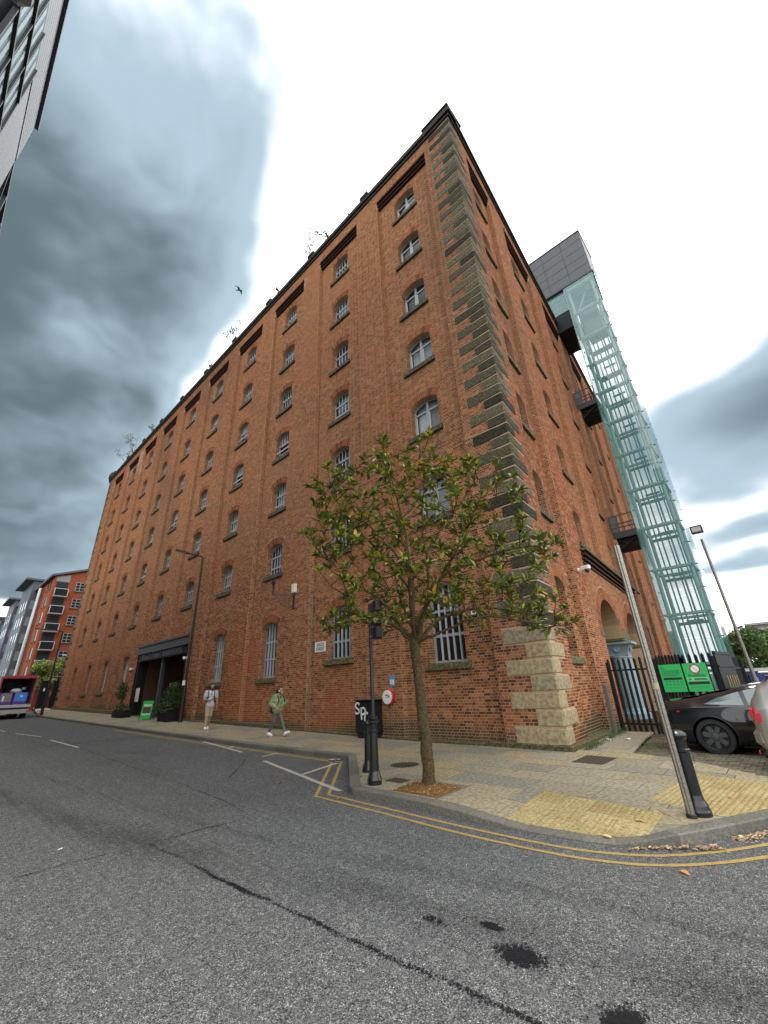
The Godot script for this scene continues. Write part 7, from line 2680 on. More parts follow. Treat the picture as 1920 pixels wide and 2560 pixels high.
func build_cars():
	# black fastback saloon seen from its side, tail to the left
	var black := mat(0.008, 0.009, 0.011, 0.22)
	black.metallic_specular = 0.25
	black.clearcoat_enabled = true
	black.clearcoat = 1.0
	black.clearcoat_roughness = 0.03
	var gl := mat(0.09, 0.125, 0.125, 0.04)
	gl.metallic_specular = 0.7
	var sst := [[0.0, 0.34, 0.76, 0.92, 0.70, 0.55], [0.06, 0.28, 0.82, 0.99, 0.80, 0.60], [0.3, 0.24, 0.88, 1.02, 0.88, 0.60], [0.7, 0.22, 0.91, 1.07, 0.92, 0.60], [1.2, 0.21, 0.91, 1.18, 0.925, 0.58], [1.8, 0.20, 0.91, 1.31, 0.925, 0.56], [2.3, 0.20, 0.90, 1.37, 0.925, 0.56], [2.8, 0.20, 0.90, 1.34, 0.925, 0.57], [3.3, 0.20, 0.88, 1.17, 0.925, 0.62], [3.75, 0.21, 0.86, 0.985, 0.92, 0.72], [4.2, 0.22, 0.78, 0.88, 0.90, 0.70], [4.55, 0.26, 0.66, 0.76, 0.82, 0.6], [4.69, 0.34, 0.55, 0.62, 0.62, 0.45]]
	var C := thing("black_car", "glossy black saloon car parked in front of the palisade fence", "car", Vector3(1.76, yard_y(2.7, -1.2) - 0.03, -1.95), 0.0)
	car_body(C, sst, [0.98, 3.85], 0.335, black)
	for s in [1.0, -1.0]:
		var lo := [Vector2(0.95, 0.955), Vector2(1.25, 0.94), Vector2(1.55, 0.93), Vector2(1.62, 0.93)]
		var hi := [Vector2(0.97, 0.97), Vector2(1.22, 1.08), Vector2(1.5, 1.16), Vector2(1.58, 1.18)]
		part("quarter_window", panel_on_side(sst, lo, hi, 0.004, s), gl, C)
		lo = [Vector2(1.70, 0.93), Vector2(2.1, 0.925), Vector2(2.55, 0.92)]
		hi = [Vector2(1.66, 1.2), Vector2(2.1, 1.28), Vector2(2.52, 1.29)]
		part("rear_door_window", panel_on_side(sst, lo, hi, 0.004, s), gl, C)
		lo = [Vector2(2.62, 0.92), Vector2(3.0, 0.915), Vector2(3.5, 0.905)]
		hi = [Vector2(2.6, 1.29), Vector2(2.95, 1.25), Vector2(3.45, 0.96)]
		part("front_door_window", panel_on_side(sst, lo, hi, 0.004, s), gl, C)
		# chrome-less trim line, door shuts, handles
		for d in [[[Vector2(1.50, 0.90), Vector2(1.42, 0.7), Vector2(1.56, 0.4), Vector2(1.6, 0.26)]], [[Vector2(2.58, 0.92), Vector2(2.56, 0.6), Vector2(2.55, 0.26)]], [[Vector2(3.45, 0.9), Vector2(3.5, 0.6), Vector2(3.42, 0.3)]]]:
			var path := []
			for q in d[0]:
				var p := side_point(sst, q.x, q.y, 0.0005)
				path.append(Vector3(p.x, p.y, p.z * s))
			var mb := MB.new()
			mb.tube(path, 0.004, 5)
			part("door_shut", mb, M.gate_black, C)
		for x in [1.62, 2.68]:
			var p := side_point(sst, x + 0.1, 0.84, 0.004)
			var mb := MB.new()
			mb.cbox(Vector3(x, 0.825, p.z * s - 0.008), Vector3(x + 0.22, 0.85, p.z * s + 0.008), 0.006)
			part("door_handle", mb, black, C)
		var tl := panel_on_side(sst, [Vector2(0.05, 0.76), Vector2(0.2, 0.77), Vector2(0.48, 0.81)], [Vector2(0.05, 0.87), Vector2(0.2, 0.85), Vector2(0.48, 0.83)], 0.004, s)
		part("tail_light", tl, mat(0.42, 0.012, 0.02, 0.15), C)
		var mir := MB.new()
		mir.cbox(Vector3(3.12, 0.96, s * 0.93 - 0.08), Vector3(3.28, 1.1, s * 0.93 + 0.1), 0.03)
		part("mirror", mir, black, C)
		for ax in [0.98, 3.85]: wheel(C, Vector3(ax, 0.335, s * 0.80), 0.335, s, mat(0.012, 0.012, 0.013, 0.5), 7, mat(0.05, 0.055, 0.06, 0.4))
	var rw := MB.new()
	for i in 8:
		var x0 := 0.45 + i * 0.12
		var x1 := x0 + 0.12
		var a := car_section(sst, x0)
		var b := car_section(sst, x1)
		rw._q(Vector3(x0, a[3] + 0.026, 0.5), Vector3(x1, b[3] + 0.026, 0.5), Vector3(x1, b[3] + 0.026, -0.5), Vector3(x0, a[3] + 0.026, -0.5), Vector3.UP)
	part("rear_screen", rw, gl, C)
	var lipm := MB.new()
	lipm.cbox(Vector3(-0.02, 0.985, -0.62), Vector3(0.22, 1.01, 0.62), 0.01)
	part("boot_lip", lipm, black, C)
	var bp := MB.new()
	bp.cbox(Vector3(-0.04, 0.3, -0.72), Vector3(0.12, 0.62, 0.72), 0.06)
	part("rear_bumper", bp, black, C)
	# silver hatchback cut by the right edge
	var silver := mat(0.30, 0.285, 0.265, 0.32, 0.6)
	silver.clearcoat_enabled = true
	silver.clearcoat = 0.8
	var hst := [[0.0, 0.36, 0.78, 0.95, 0.78, 0.62], [0.05, 0.28, 0.9, 1.06, 0.86, 0.66], [0.2, 0.25, 0.94, 1.28, 0.885, 0.62], [0.45, 0.22, 0.95, 1.44, 0.895, 0.58], [0.9, 0.2, 0.95, 1.49, 0.9, 0.57], [1.7, 0.2, 0.94, 1.5, 0.9, 0.57], [2.4, 0.2, 0.92, 1.46, 0.9, 0.58], [2.9, 0.2, 0.9, 1.25, 0.9, 0.64], [3.35, 0.21, 0.86, 1.0, 0.89, 0.72], [3.85, 0.23, 0.76, 0.88, 0.86, 0.68], [4.12, 0.28, 0.62, 0.72, 0.76, 0.55], [4.22, 0.36, 0.52, 0.6, 0.6, 0.4]]
	var H := thing("silver_car", "silver hatchback with red tail lights cut by the right edge", "car", Vector3(3.6, yard_y(3.6, 0.2), 0.17), 0.0)
	hatch(H, hst, silver, gl)
	var D := thing("dark_car", "dark car roof just showing behind the black saloon at the right edge", "car", Vector3(3.45, yard_y(3.6, -4.9), -5.2), 0.0)
	hatch(D, hst, mat(0.02, 0.021, 0.024, 0.25), gl)

func hatch(H: Node3D, hst: Array, paint, gl):
	car_body(H, hst, [0.78, 3.4], 0.32, paint)
	for s in [1.0, -1.0]:
		part("quarter_window", panel_on_side(hst, [Vector2(0.42, 0.98), Vector2(0.8, 0.97), Vector2(1.1, 0.97)], [Vector2(0.55, 1.2), Vector2(0.8, 1.36), Vector2(1.1, 1.4)], 0.004, s), gl, H)
		part("rear_door_window", panel_on_side(hst, [Vector2(1.17, 0.97), Vector2(1.6, 0.965), Vector2(1.95, 0.96)], [Vector2(1.17, 1.4), Vector2(1.6, 1.42), Vector2(1.95, 1.41)], 0.004, s), gl, H)
		part("front_door_window", panel_on_side(hst, [Vector2(2.02, 0.96), Vector2(2.5, 0.95), Vector2(3.0, 0.93)], [Vector2(2.02, 1.41), Vector2(2.4, 1.37), Vector2(2.95, 1.0)], 0.004, s), gl, H)
		part("tail_light", panel_on_side(hst, [Vector2(-0.0, 0.74), Vector2(0.06, 0.73), Vector2(0.34, 0.78)], [Vector2(0.0, 0.94), Vector2(0.06, 0.95), Vector2(0.34, 0.9)], 0.006, s), mat(0.5, 0.02, 0.03, 0.12), H)
		var tl := MB.new()
		tl.cbox(Vector3(-0.012, 0.75, s * 0.70 - 0.14), Vector3(0.03, 0.94, s * 0.70 + 0.10), 0.008)
		part("tail_light", tl, mat(0.5, 0.02, 0.03, 0.12), H)
		for ax in [0.78, 3.4]: wheel(H, Vector3(ax, 0.32, s * 0.77), 0.32, s, mat(0.05, 0.05, 0.05, 0.5), 5, mat(0.4, 0.4, 0.4, 0.35, 0.6))
	var bp := MB.new()
	bp.cbox(Vector3(-0.06, 0.34, -0.84), Vector3(0.16, 0.66, 0.84), 0.09)
	part("rear_bumper", bp, paint, H)
	bp = MB.new()
	bp.cbox(Vector3(-0.05, 0.2, -0.74), Vector3(0.14, 0.36, 0.74), 0.05)
	part("bumper_skirt", bp, M.iron, H)
	for s in [-1, 1]:
		bp = MB.new()
		bp.box(Vector3(-0.065, 0.27, s * 0.72 - 0.1), Vector3(-0.05, 0.31, s * 0.72 + 0.1))
		part("reflector", bp, mat(0.4, 0.01, 0.02, 0.3), H)
	var rw := MB.new()
	rw._q(Vector3(0.035, 1.02, 0.62), Vector3(0.035, 1.02, -0.62), Vector3(0.36, 1.40, -0.52), Vector3(0.36, 1.40, 0.52), Vector3(-1, 0.6, 0))
	part("rear_screen", rw, gl, H)
	var sp := MB.new()
	sp.cbox(Vector3(0.26, 1.455, -0.56), Vector3(0.6, 1.50, 0.56), 0.02)
	part("roof_spoiler", sp, paint, H)

# ---------------------------------------------------------------- people
# bones: [a, b, ra, rb]; distances joined by a smooth minimum and meshed as surface nets
func field_mesh(bones: Array, cell: float, blend: float, into: MB):
	var lo := Vector3.ONE * 99.0
	var hi := -lo
	for b in bones:
		for e in [[b[0], b[2]], [b[1], b[3]]]:
			var rr: Vector3 = Vector3.ONE * (e[1] + cell * 2.5 + blend * 0.3)
			lo = lo.min(e[0] - rr); hi = hi.max(e[0] + rr)
	var nx := int((hi.x - lo.x) / cell) + 2
	var ny := int((hi.y - lo.y) / cell) + 2
	var nz := int((hi.z - lo.z) / cell) + 2
	var f := PackedFloat32Array()
	f.resize(nx * ny * nz)
	f.fill(1.0)
	for b in bones:
		var a: Vector3 = b[0]
		var ab: Vector3 = b[1] - a
		var l2 := maxf(ab.length_squared(), 1e-9)
		var ra: float = b[2]
		var dr: float = b[3] - b[2]
		var m := maxf(b[2], b[3]) + cell * 2.5 + blend
		var p0 := ((a.min(b[1]) - Vector3.ONE * m - lo) / cell).floor()
		var p1 := ((a.max(b[1]) + Vector3.ONE * m - lo) / cell).ceil()
		for k in range(maxi(0, int(p0.z)), mini(nz, int(p1.z) + 1)):
			for j in range(maxi(0, int(p0.y)), mini(ny, int(p1.y) + 1)):
				for i in range(maxi(0, int(p0.x)), mini(nx, int(p1.x) + 1)):
					var p := lo + Vector3(i, j, k) * cell
					var t := clampf((p - a).dot(ab) / l2, 0.0, 1.0)
					var d := (p - a - ab * t).length() - ra - dr * t
					var ix := (k * ny + j) * nx + i
					var o := f[ix]
					var h := maxf(blend - absf(d - o), 0.0) / blend
					f[ix] = minf(d, o) - h * h * blend * 0.25
	# surface nets
	var vid := {}
	var vs := []
	var ns := []
	var corner := [0, 1, nx, nx + 1, nx * ny, nx * ny + 1, nx * ny + nx, nx * ny + nx + 1]
	for k in nz - 1:
		for j in ny - 1:
			for i in nx - 1:
				var ix := (k * ny + j) * nx + i
				var neg := 0
				for c in 8:
					if f[ix + corner[c]] < 0.0: neg += 1
				if neg == 0 or neg == 8: continue
				var acc := Vector3.ZERO
				var cnt := 0
				for e in [[0, 1], [0, 2], [0, 4], [1, 3], [1, 5], [2, 3], [2, 6], [3, 7], [4, 5], [4, 6], [5, 7], [6, 7]]:
					var fa := f[ix + corner[e[0]]]
					var fb := f[ix + corner[e[1]]]
					if (fa < 0.0) != (fb < 0.0):
						var t := fa / (fa - fb)
						var pa := Vector3(e[0] & 1, (e[0] >> 1) & 1, e[0] >> 2)
						var pb := Vector3(e[1] & 1, (e[1] >> 1) & 1, e[1] >> 2)
						acc += pa.lerp(pb, t); cnt += 1
				vid[ix] = vs.size()
				vs.append(lo + (Vector3(i, j, k) + acc / cnt) * cell)
				var g := Vector3(f[ix + 1] - f[ix] + f[ix + corner[7]] - f[ix + corner[6]], f[ix + nx] - f[ix] + f[ix + corner[7]] - f[ix + corner[5]], f[ix + nx * ny] - f[ix] + f[ix + corner[7]] - f[ix + corner[3]])
				ns.append(g.normalized() if g.length() > 1e-9 else Vector3.UP)
	for ix in vid:
		for ax in 3:
			var step: int = [1, nx, nx * ny][ax]
			var s1: int = [nx, nx * ny, 1][ax]
			var s2: int = [nx * ny, 1, nx][ax]
			if (f[ix] < 0.0) == (f[ix + step] < 0.0): continue
			if not (vid.has(ix - s1) and vid.has(ix - s2) and vid.has(ix - s1 - s2)): continue
			var q := [vid[ix], vid[ix - s1], vid[ix - s1 - s2], vid[ix - s2]]
			var a: Vector3 = vs[q[0]]
			var out: Vector3 = ns[q[0]] + ns[q[1]] + ns[q[2]] + ns[q[3]]
			if (vs[q[1]] - a).cross(vs[q[2]] - a).dot(out) < 0: q = [q[0], q[3], q[2], q[1]]
			into.quad_n(vs[q[0]], vs[q[1]], vs[q[2]], vs[q[3]], ns[q[0]], ns[q[1]], ns[q[2]], ns[q[3]])

func hand(mb: MB, wrist: Vector3, dir: Vector3, palm_n: Vector3, curl: float, left: float):
	# palm and five fingers as tapered chains
	dir = dir.normalized()
	var side := dir.cross(palm_n).normalized() * left
	var bones := [[wrist, wrist + dir * 0.05, 0.026, 0.034], [wrist + dir * 0.04 + side * 0.018, wrist + dir * 0.085 + side * 0.025, 0.022, 0.018], [wrist + dir * 0.04 - side * 0.018, wrist + dir * 0.085 - side * 0.025, 0.022, 0.018], [wrist + dir * 0.05, wrist + dir * 0.088, 0.026, 0.02]]
	var lens := [0.075, 0.085, 0.08, 0.062]
	for i in 4:
		var p := wrist + dir * 0.088 + side * (0.03 - i * 0.02)
		var d1 := (dir + palm_n * curl * 0.5).normalized()
		var d2 := (dir + palm_n * curl * 1.6).normalized()
		var m: Vector3 = p + d1 * lens[i] * 0.5
		bones.append([p, m, 0.0095, 0.009]); bones.append([m, m + d2 * lens[i] * 0.5, 0.009, 0.007])
	var tp := wrist + dir * 0.035 + side * 0.03
	var tm := tp + (dir * 0.6 + side * 0.8).normalized() * 0.035
	bones.append([tp, tm, 0.013, 0.011]); bones.append([tm, tm + (dir + palm_n * curl * 0.6).normalized() * 0.03, 0.011, 0.008])
	field_mesh(bones, 0.005, 0.008, mb)

func head_bones(c: Vector3, fwd: Vector3) -> Array:
	var s := Vector3.UP.cross(fwd).normalized()
	return [[c + Vector3(0, 0.045, 0) - fwd * 0.02, c + Vector3(0, 0.03, 0) + fwd * 0.015, 0.088, 0.08], [c + Vector3(0, -0.02, 0) + fwd * 0.02, c + Vector3(0, -0.085, 0) + fwd * 0.05, 0.068, 0.034],
		[c + Vector3(0, 0.012, 0) + fwd * 0.092, c + Vector3(0, -0.028, 0) + fwd * 0.108, 0.009, 0.014], [c + s * 0.078 + Vector3(0, 0.01, 0), c + s * 0.082 + Vector3(0, -0.03, 0), 0.016, 0.01], [c - s * 0.078 + Vector3(0, 0.01, 0), c - s * 0.082 + Vector3(0, -0.03, 0), 0.016, 0.01],
		[c + Vector3(0, -0.06, 0) + fwd * 0.078 - s * 0.012, c + Vector3(0, -0.06, 0) + fwd * 0.078 + s * 0.012, 0.012, 0.012]]

func face_details(P: Node3D, c: Vector3, fwd: Vector3, glasses: bool):
	var s := Vector3.UP.cross(fwd).normalized()
	for k in [-1.0, 1.0]:
		var mb := MB.new()
		var e = c + s * 0.032 * k + Vector3(0, 0.012, 0) + fwd * 0.087
		field_mesh([[e, e + s * 0.002, 0.011, 0.011]], 0.004, 0.002, mb)
		part("eye", mb, mat(0.03, 0.025, 0.02, 0.2), P)
		mb = MB.new()
		mb.tube([e - s * 0.018 * k + Vector3(0, 0.02, 0), e + s * 0.004 * k + Vector3(0, 0.025, 0) + fwd * 0.004, e + s * 0.02 * k + Vector3(0, 0.018, 0) - fwd * 0.006], 0.005, 5)
		part("eyebrow", mb, mat(0.02, 0.015, 0.012, 0.8), P)
	var m := MB.new()
	m.tube([c - s * 0.022 + Vector3(0, -0.056, 0) + fwd * 0.086, c + Vector3(0, -0.058, 0) + fwd * 0.094, c + s * 0.022 + Vector3(0, -0.056, 0) + fwd * 0.086], 0.006, 5)
	part("mouth", m, mat(0.28, 0.09, 0.07, 0.5), P)

func shoe(P: Node3D, ankle: Vector3, dir: Vector3, sole_n: Vector3):
	var heel := ankle - sole_n * 0.055 - dir * 0.05
	var toe := ankle - sole_n * 0.062 + dir * 0.16
	var mb := MB.new()
	field_mesh([[heel, toe, 0.042, 0.036], [ankle - sole_n * 0.01, ankle - sole_n * 0.05 + dir * 0.03, 0.047, 0.045], [ankle - sole_n * 0.04 + dir * 0.05, toe + sole_n * 0.006, 0.042, 0.03]], 0.011, 0.03, mb)
	part("shoe", mb, mat(0.78, 0.77, 0.75, 0.6), P)
	mb = MB.new()
	var x := dir.cross(sole_n).normalized()
	mb.cbox(Vector3(-0.04, -0.012, -0.09), Vector3(0.04, 0.016, 0.19), 0.01, Transform3D(Basis(x, sole_n, dir), ankle - sole_n * 0.088))
	part("sole", mb, mat(0.5, 0.5, 0.5, 0.7), P)

func build_people():
	# man: facing the camera, phone in his right hand, left arm down
	var P := thing("person", "man in a white T-shirt and khaki trousers looking up from his phone", "person", on_pave(-14.33, 1.64), deg_to_rad(68))
	var skin := mat(0.36, 0.19, 0.12, 0.55)
	var hairm := mat(0.012, 0.010, 0.009, 0.6)
	var shirt := mat(0.62, 0.67, 0.74, 0.85, 0, M.T.grain, 3.0)
	var khaki := mat(0.46, 0.38, 0.24, 0.85, 0, M.T.grain, 3.0)
	var pel := Vector3(0, 0.96, 0)
	var che := Vector3(0.0, 1.32, 0.0)
	var nek := Vector3(0.0, 1.5, 0.0)
	var hd := Vector3(0.01, 1.645, 0.03)
	var fwd := Vector3(0.25, -0.05, 1).normalized()
	var hipR := Vector3(-0.09, 0.94, 0)
	var hipL := Vector3(0.09, 0.94, 0)
	var kR := Vector3(-0.085, 0.52, 0.14)
	var aR := Vector3(-0.10, 0.095, 0.16)
	var kL := Vector3(0.045, 0.53, 0.03)
	var aL := Vector3(0.0, 0.13, -0.16)
	var shR := Vector3(-0.19, 1.43, 0.0)
	var shL := Vector3(0.19, 1.43, 0.0)
	var elR := Vector3(-0.27, 1.15, -0.02)
	var wrR := Vector3(-0.06, 1.11, 0.2)
	var elL := Vector3(0.25, 1.14, -0.03)
	var wrL := Vector3(0.27, 0.89, 0.02)
	var mb := MB.new()
	var torso := [[pel, Vector3(0, 1.12, 0.005), 0.115, 0.11], [Vector3(-0.07, 1.3, 0), Vector3(0.07, 1.3, 0), 0.115, 0.115], [Vector3(-0.12, 1.41, 0), Vector3(0.12, 1.41, 0), 0.075, 0.075], [Vector3(-0.05, 0.98, 0), Vector3(0.05, 0.98, 0), 0.115, 0.115], [nek - Vector3(0, 0.07, 0), hd - Vector3(0, 0.06, 0.02), 0.058, 0.055]]
	field_mesh(torso + [[shR, elR, 0.052, 0.04], [elR, wrR, 0.04, 0.027], [shL, elL, 0.052, 0.04], [elL, wrL, 0.04, 0.027], [hipR, kR, 0.085, 0.055], [kR, aR, 0.052, 0.036], [hipL, kL, 0.085, 0.055], [kL, aL, 0.052, 0.036]], 0.02, 0.05, mb)
	field_mesh(head_bones(hd, fwd), 0.009, 0.03, mb)
	hand(mb, wrR, Vector3(0.8, 0.15, 0.5), Vector3(-0.3, 0.8, 0.4).normalized(), 0.9, 1.0)
	hand(mb, wrL, Vector3(0.03, -1, 0.08), Vector3(-1, 0, 0.2).normalized(), 0.5, -1.0)
	part("body", mb, skin, P)
	face_details(P, hd, fwd, false)
	mb = MB.new()
	field_mesh([[Vector3(-0.055, 0.93, 0.005), Vector3(0.055, 0.93, 0.005), 0.128, 0.128], [Vector3(0, 0.95, 0), Vector3(0, 1.12, 0.01), 0.14, 0.132], [Vector3(-0.07, 1.3, 0), Vector3(0.07, 1.3, 0), 0.13, 0.13], [Vector3(-0.12, 1.41, 0), Vector3(0.12, 1.41, 0), 0.088, 0.088], [shR, shR.lerp(elR, 0.62), 0.075, 0.07], [shL, shL.lerp(elL, 0.62), 0.075, 0.07]], 0.018, 0.05, mb)
	part("shirt", mb, shirt, P)
	mb = MB.new()
	field_mesh([[Vector3(-0.06, 0.9, 0), Vector3(0.06, 0.9, 0), 0.122, 0.122], [hipR, kR, 0.105, 0.08], [kR, aR + Vector3(0, 0.03, 0), 0.078, 0.062], [hipL, kL, 0.105, 0.08], [kL, aL + Vector3(0, 0.03, 0), 0.078, 0.062]], 0.018, 0.035, mb)
	part("trousers", mb, khaki, P)
	shoe(P, aR, Vector3(-0.1, 0.08, 1).normalized(), Vector3(0, 1, -0.08).normalized())
	shoe(P, aL, Vector3(0.0, -0.42, 0.9).normalized(), Vector3(0, 0.9, 0.42).normalized())
	mb = MB.new()
	var s := Vector3.UP.cross(fwd).normalized()
	field_mesh([[hd + Vector3(0, 0.075, -0.03), hd + Vector3(0, 0.06, -0.07), 0.085, 0.09], [hd + Vector3(0, 0.03, -0.085), hd + Vector3(0, -0.07, -0.06), 0.075, 0.06], [hd + s * 0.07 + Vector3(0, 0.06, 0), hd + s * 0.075 + Vector3(0, -0.06, -0.02), 0.035, 0.03], [hd - s * 0.07 + Vector3(0, 0.06, 0), hd - s * 0.075 + Vector3(0, -0.06, -0.02), 0.035, 0.03], [hd + Vector3(0, 0.1, 0) + fwd * 0.03, hd + Vector3(0, 0.1, 0), 0.05, 0.06]], 0.011, 0.03, mb)
	part("hair", mb, hairm, P)
	mb = MB.new()
	field_mesh([[hd + Vector3(0, -0.09, 0) + fwd * 0.062, hd + Vector3(0, -0.125, 0) + fwd * 0.06, 0.042, 0.028], [hd - s * 0.07 + Vector3(0, -0.03, 0) + fwd * 0.02, hd - s * 0.03 + Vector3(0, -0.085, 0) + fwd * 0.06, 0.022, 0.026], [hd + s * 0.07 + Vector3(0, -0.03, 0) + fwd * 0.02, hd + s * 0.03 + Vector3(0, -0.085, 0) + fwd * 0.06, 0.022, 0.026]], 0.009, 0.02, mb)
	part("beard", mb, hairm, P)
	for k in [-1.0, 1.0]:
		mb = MB.new()
		var pts := []
		for q in [[0.13, 1.5, -0.06], [0.125, 1.505, 0.04], [0.12, 1.42, 0.128], [0.115, 1.28, 0.142], [0.13, 1.14, 0.1], [0.15, 1.1, -0.02]]: pts.append(Vector3(q[0] * k, q[1], q[2]))
		mb.tube(pts, 0.019, 6)
		part("bag_strap", mb, M.iron, P)
	mb = MB.new()
	field_mesh([[Vector3(-0.08, 1.05, -0.2), Vector3(0.08, 1.05, -0.2), 0.1, 0.1], [Vector3(-0.07, 1.38, -0.19), Vector3(0.07, 1.38, -0.19), 0.085, 0.085], [Vector3(0, 1.05, -0.2), Vector3(0, 1.38, -0.19), 0.12, 0.1]], 0.02, 0.06, mb)
	part("backpack", mb, mat(0.02, 0.022, 0.028, 0.8), P)
	for k in [-1.0, 1.0]:
		mb = MB.new()
		field_mesh([[Vector3(0.0, 1.36 + k * 0.022, 0.138), Vector3(0.012, 1.36 + k * 0.022, 0.14), 0.017, 0.017]], 0.006, 0.004, mb)
		part("sunglasses_lens", mb, M.iron_gloss, P)
	mb = MB.new()
	mb.cbox(Vector3(-0.035, -0.07, -0.005), Vector3(0.035, 0.07, 0.005), 0.003, Transform3D(Basis(Vector3(1, 0, 0), 0.9).rotated(Vector3.UP, 0.5), wrR + Vector3(0.11, 0.045, 0.08)))
	part("phone", mb, mat(0.6, 0.6, 0.63, 0.3), P)
	mb = MB.new()
	mb.tube([wrL + Vector3(0, 0.035, 0), wrL + Vector3(0, 0.055, 0)], 0.034, 12)
	part("watch", mb, M.iron, P)
	# woman: striding to the right
	P = thing("person", "woman in a pale green padded jacket and leggings striding to the right", "person", on_pave(-9.35, 1.56), deg_to_rad(98))
	skin = mat(0.38, 0.20, 0.13, 0.55)
	var jack := mat(0.33, 0.38, 0.19, 0.7, 0, M.T.grain, 3.0)
	var legg := mat(0.10, 0.125, 0.105, 0.8)
	hd = Vector3(0.0, 1.44, 0.10)
	fwd = Vector3(0.12, -0.1, 1).normalized()
	s = Vector3.UP.cross(fwd).normalized()
	hipR = Vector3(-0.08, 0.83, 0); hipL = Vector3(0.08, 0.83, 0)
	kR = Vector3(-0.08, 0.46, -0.06); aR = Vector3(-0.08, 0.12, -0.30)
	kL = Vector3(0.08, 0.46, 0.17); aL = Vector3(0.08, 0.12, 0.35)
	shR = Vector3(-0.155, 1.25, 0.02); shL = Vector3(0.155, 1.25, 0.02)
	elR = Vector3(-0.23, 1.02, -0.10); wrR = Vector3(-0.17, 0.90, 0.10)
	elL = Vector3(0.22, 1.02, 0.05); wrL = Vector3(0.15, 1.0, 0.27)
	mb = MB.new()
	field_mesh([[Vector3(0, 0.86, 0), Vector3(0, 1.0, 0.01), 0.105, 0.095], [Vector3(-0.06, 1.15, 0.02), Vector3(0.06, 1.15, 0.02), 0.095, 0.095], [Vector3(-0.1, 1.235, 0.02), Vector3(0.1, 1.235, 0.02), 0.06, 0.06], [Vector3(0, 1.24, 0.03), hd - Vector3(0, 0.06, 0.03), 0.048, 0.046], [shR, elR, 0.044, 0.036], [elR, wrR, 0.036, 0.024], [shL, elL, 0.044, 0.036], [elL, wrL, 0.036, 0.024], [hipR, kR, 0.08, 0.05], [kR, aR, 0.05, 0.034], [hipL, kL, 0.08, 0.05], [kL, aL, 0.05, 0.034]], 0.02, 0.05, mb)
	field_mesh(head_bones(hd, fwd), 0.009, 0.03, mb)
	hand(mb, wrR, Vector3(0.25, -0.55, 0.6), Vector3(0.7, 0, -0.2).normalized(), 0.8, 1.0)
	hand(mb, wrL, Vector3(-0.05, 0.5, 0.6), Vector3(-0.6, 0.2, -0.3).normalized(), 1.4, -1.0)
	part("body", mb, skin, P)
	face_details(P, hd, fwd, false)
	mb = MB.new()
	field_mesh([[Vector3(-0.065, 0.84, 0.01), Vector3(0.065, 0.84, 0.01), 0.145, 0.145], [Vector3(-0.06, 0.97, 0.02), Vector3(0.06, 0.97, 0.02), 0.16, 0.16], [Vector3(-0.07, 1.1, 0.03), Vector3(0.07, 1.1, 0.03), 0.15, 0.15], [Vector3(-0.11, 1.22, 0.02), Vector3(0.11, 1.22, 0.02), 0.095, 0.095], [Vector3(-0.06, 1.31, 0.0), Vector3(0.06, 1.31, 0.0), 0.05, 0.05], [Vector3(0, 1.3, -0.06), Vector3(0, 1.26, -0.08), 0.08, 0.07],
		[shR, shR.lerp(elR, 0.5), 0.09, 0.085], [shR.lerp(elR, 0.55), elR, 0.088, 0.082], [elR, elR.lerp(wrR, 0.5), 0.082, 0.075], [elR.lerp(wrR, 0.5), elR.lerp(wrR, 0.85), 0.075, 0.055], [shL, shL.lerp(elL, 0.5), 0.09, 0.085], [shL.lerp(elL, 0.55), elL, 0.088, 0.082], [elL, elL.lerp(wrL, 0.5), 0.082, 0.075], [elL.lerp(wrL, 0.5), elL.lerp(wrL, 0.85), 0.075, 0.055]], 0.016, 0.022, mb)
	part("jacket", mb, jack, P)
	mb = MB.new()
	field_mesh([[Vector3(-0.02, 0.99, 0.165), Vector3(0.0, 1.22, 0.105), 0.018, 0.045]], 0.01, 0.01, mb)
	part("top", mb, M.iron, P)
	mb = MB.new()
	field_mesh([[Vector3(-0.05, 0.83, 0), Vector3(0.05, 0.83, 0), 0.115, 0.115], [hipR, kR, 0.09, 0.058], [kR, aR + Vector3(0, 0.0, 0), 0.058, 0.043], [hipL, kL, 0.09, 0.058], [kL, aL + Vector3(0, 0.0, 0), 0.058, 0.043]], 0.018, 0.03, mb)
	part("leggings", mb, legg, P)
	shoe(P, aR, Vector3(-0.05, -0.1, 1).normalized(), Vector3(0, 1, 0.1).normalized())
	shoe(P, aL, Vector3(0.05, 0.38, 0.92).normalized(), Vector3(0, 0.92, -0.38).normalized())
	mb = MB.new()
	field_mesh([[hd + Vector3(0, 0.07, -0.03), hd + Vector3(0, 0.05, -0.06), 0.08, 0.085], [hd + Vector3(0, 0.0, -0.09), hd + Vector3(0, -0.04, -0.12), 0.06, 0.05], [hd + Vector3(-0.01, -0.02, -0.14), hd + Vector3(-0.04, -0.12, -0.2), 0.055, 0.04], [hd + Vector3(-0.04, -0.12, -0.2), hd + Vector3(-0.06, -0.22, -0.22), 0.04, 0.015], [hd + s * 0.068 + Vector3(0, 0.05, 0), hd + s * 0.07 + Vector3(0, -0.02, -0.03), 0.03, 0.025], [hd - s * 0.068 + Vector3(0, 0.05, 0), hd - s * 0.07 + Vector3(0, -0.02, -0.03), 0.03, 0.025], [hd + Vector3(0, 0.095, 0) + fwd * 0.03, hd + Vector3(0, 0.095, 0), 0.045, 0.055]], 0.011, 0.03, mb)
	part("hair", mb, hairm, P)
	mb = MB.new()
	field_mesh([[hd - s * 0.09 + Vector3(0, -0.01, 0.0), hd - s * 0.092 + Vector3(0, -0.025, 0.01), 0.016, 0.012]], 0.006, 0.004, mb)
	part("earphone", mb, M.white, P)
	mb = MB.new()
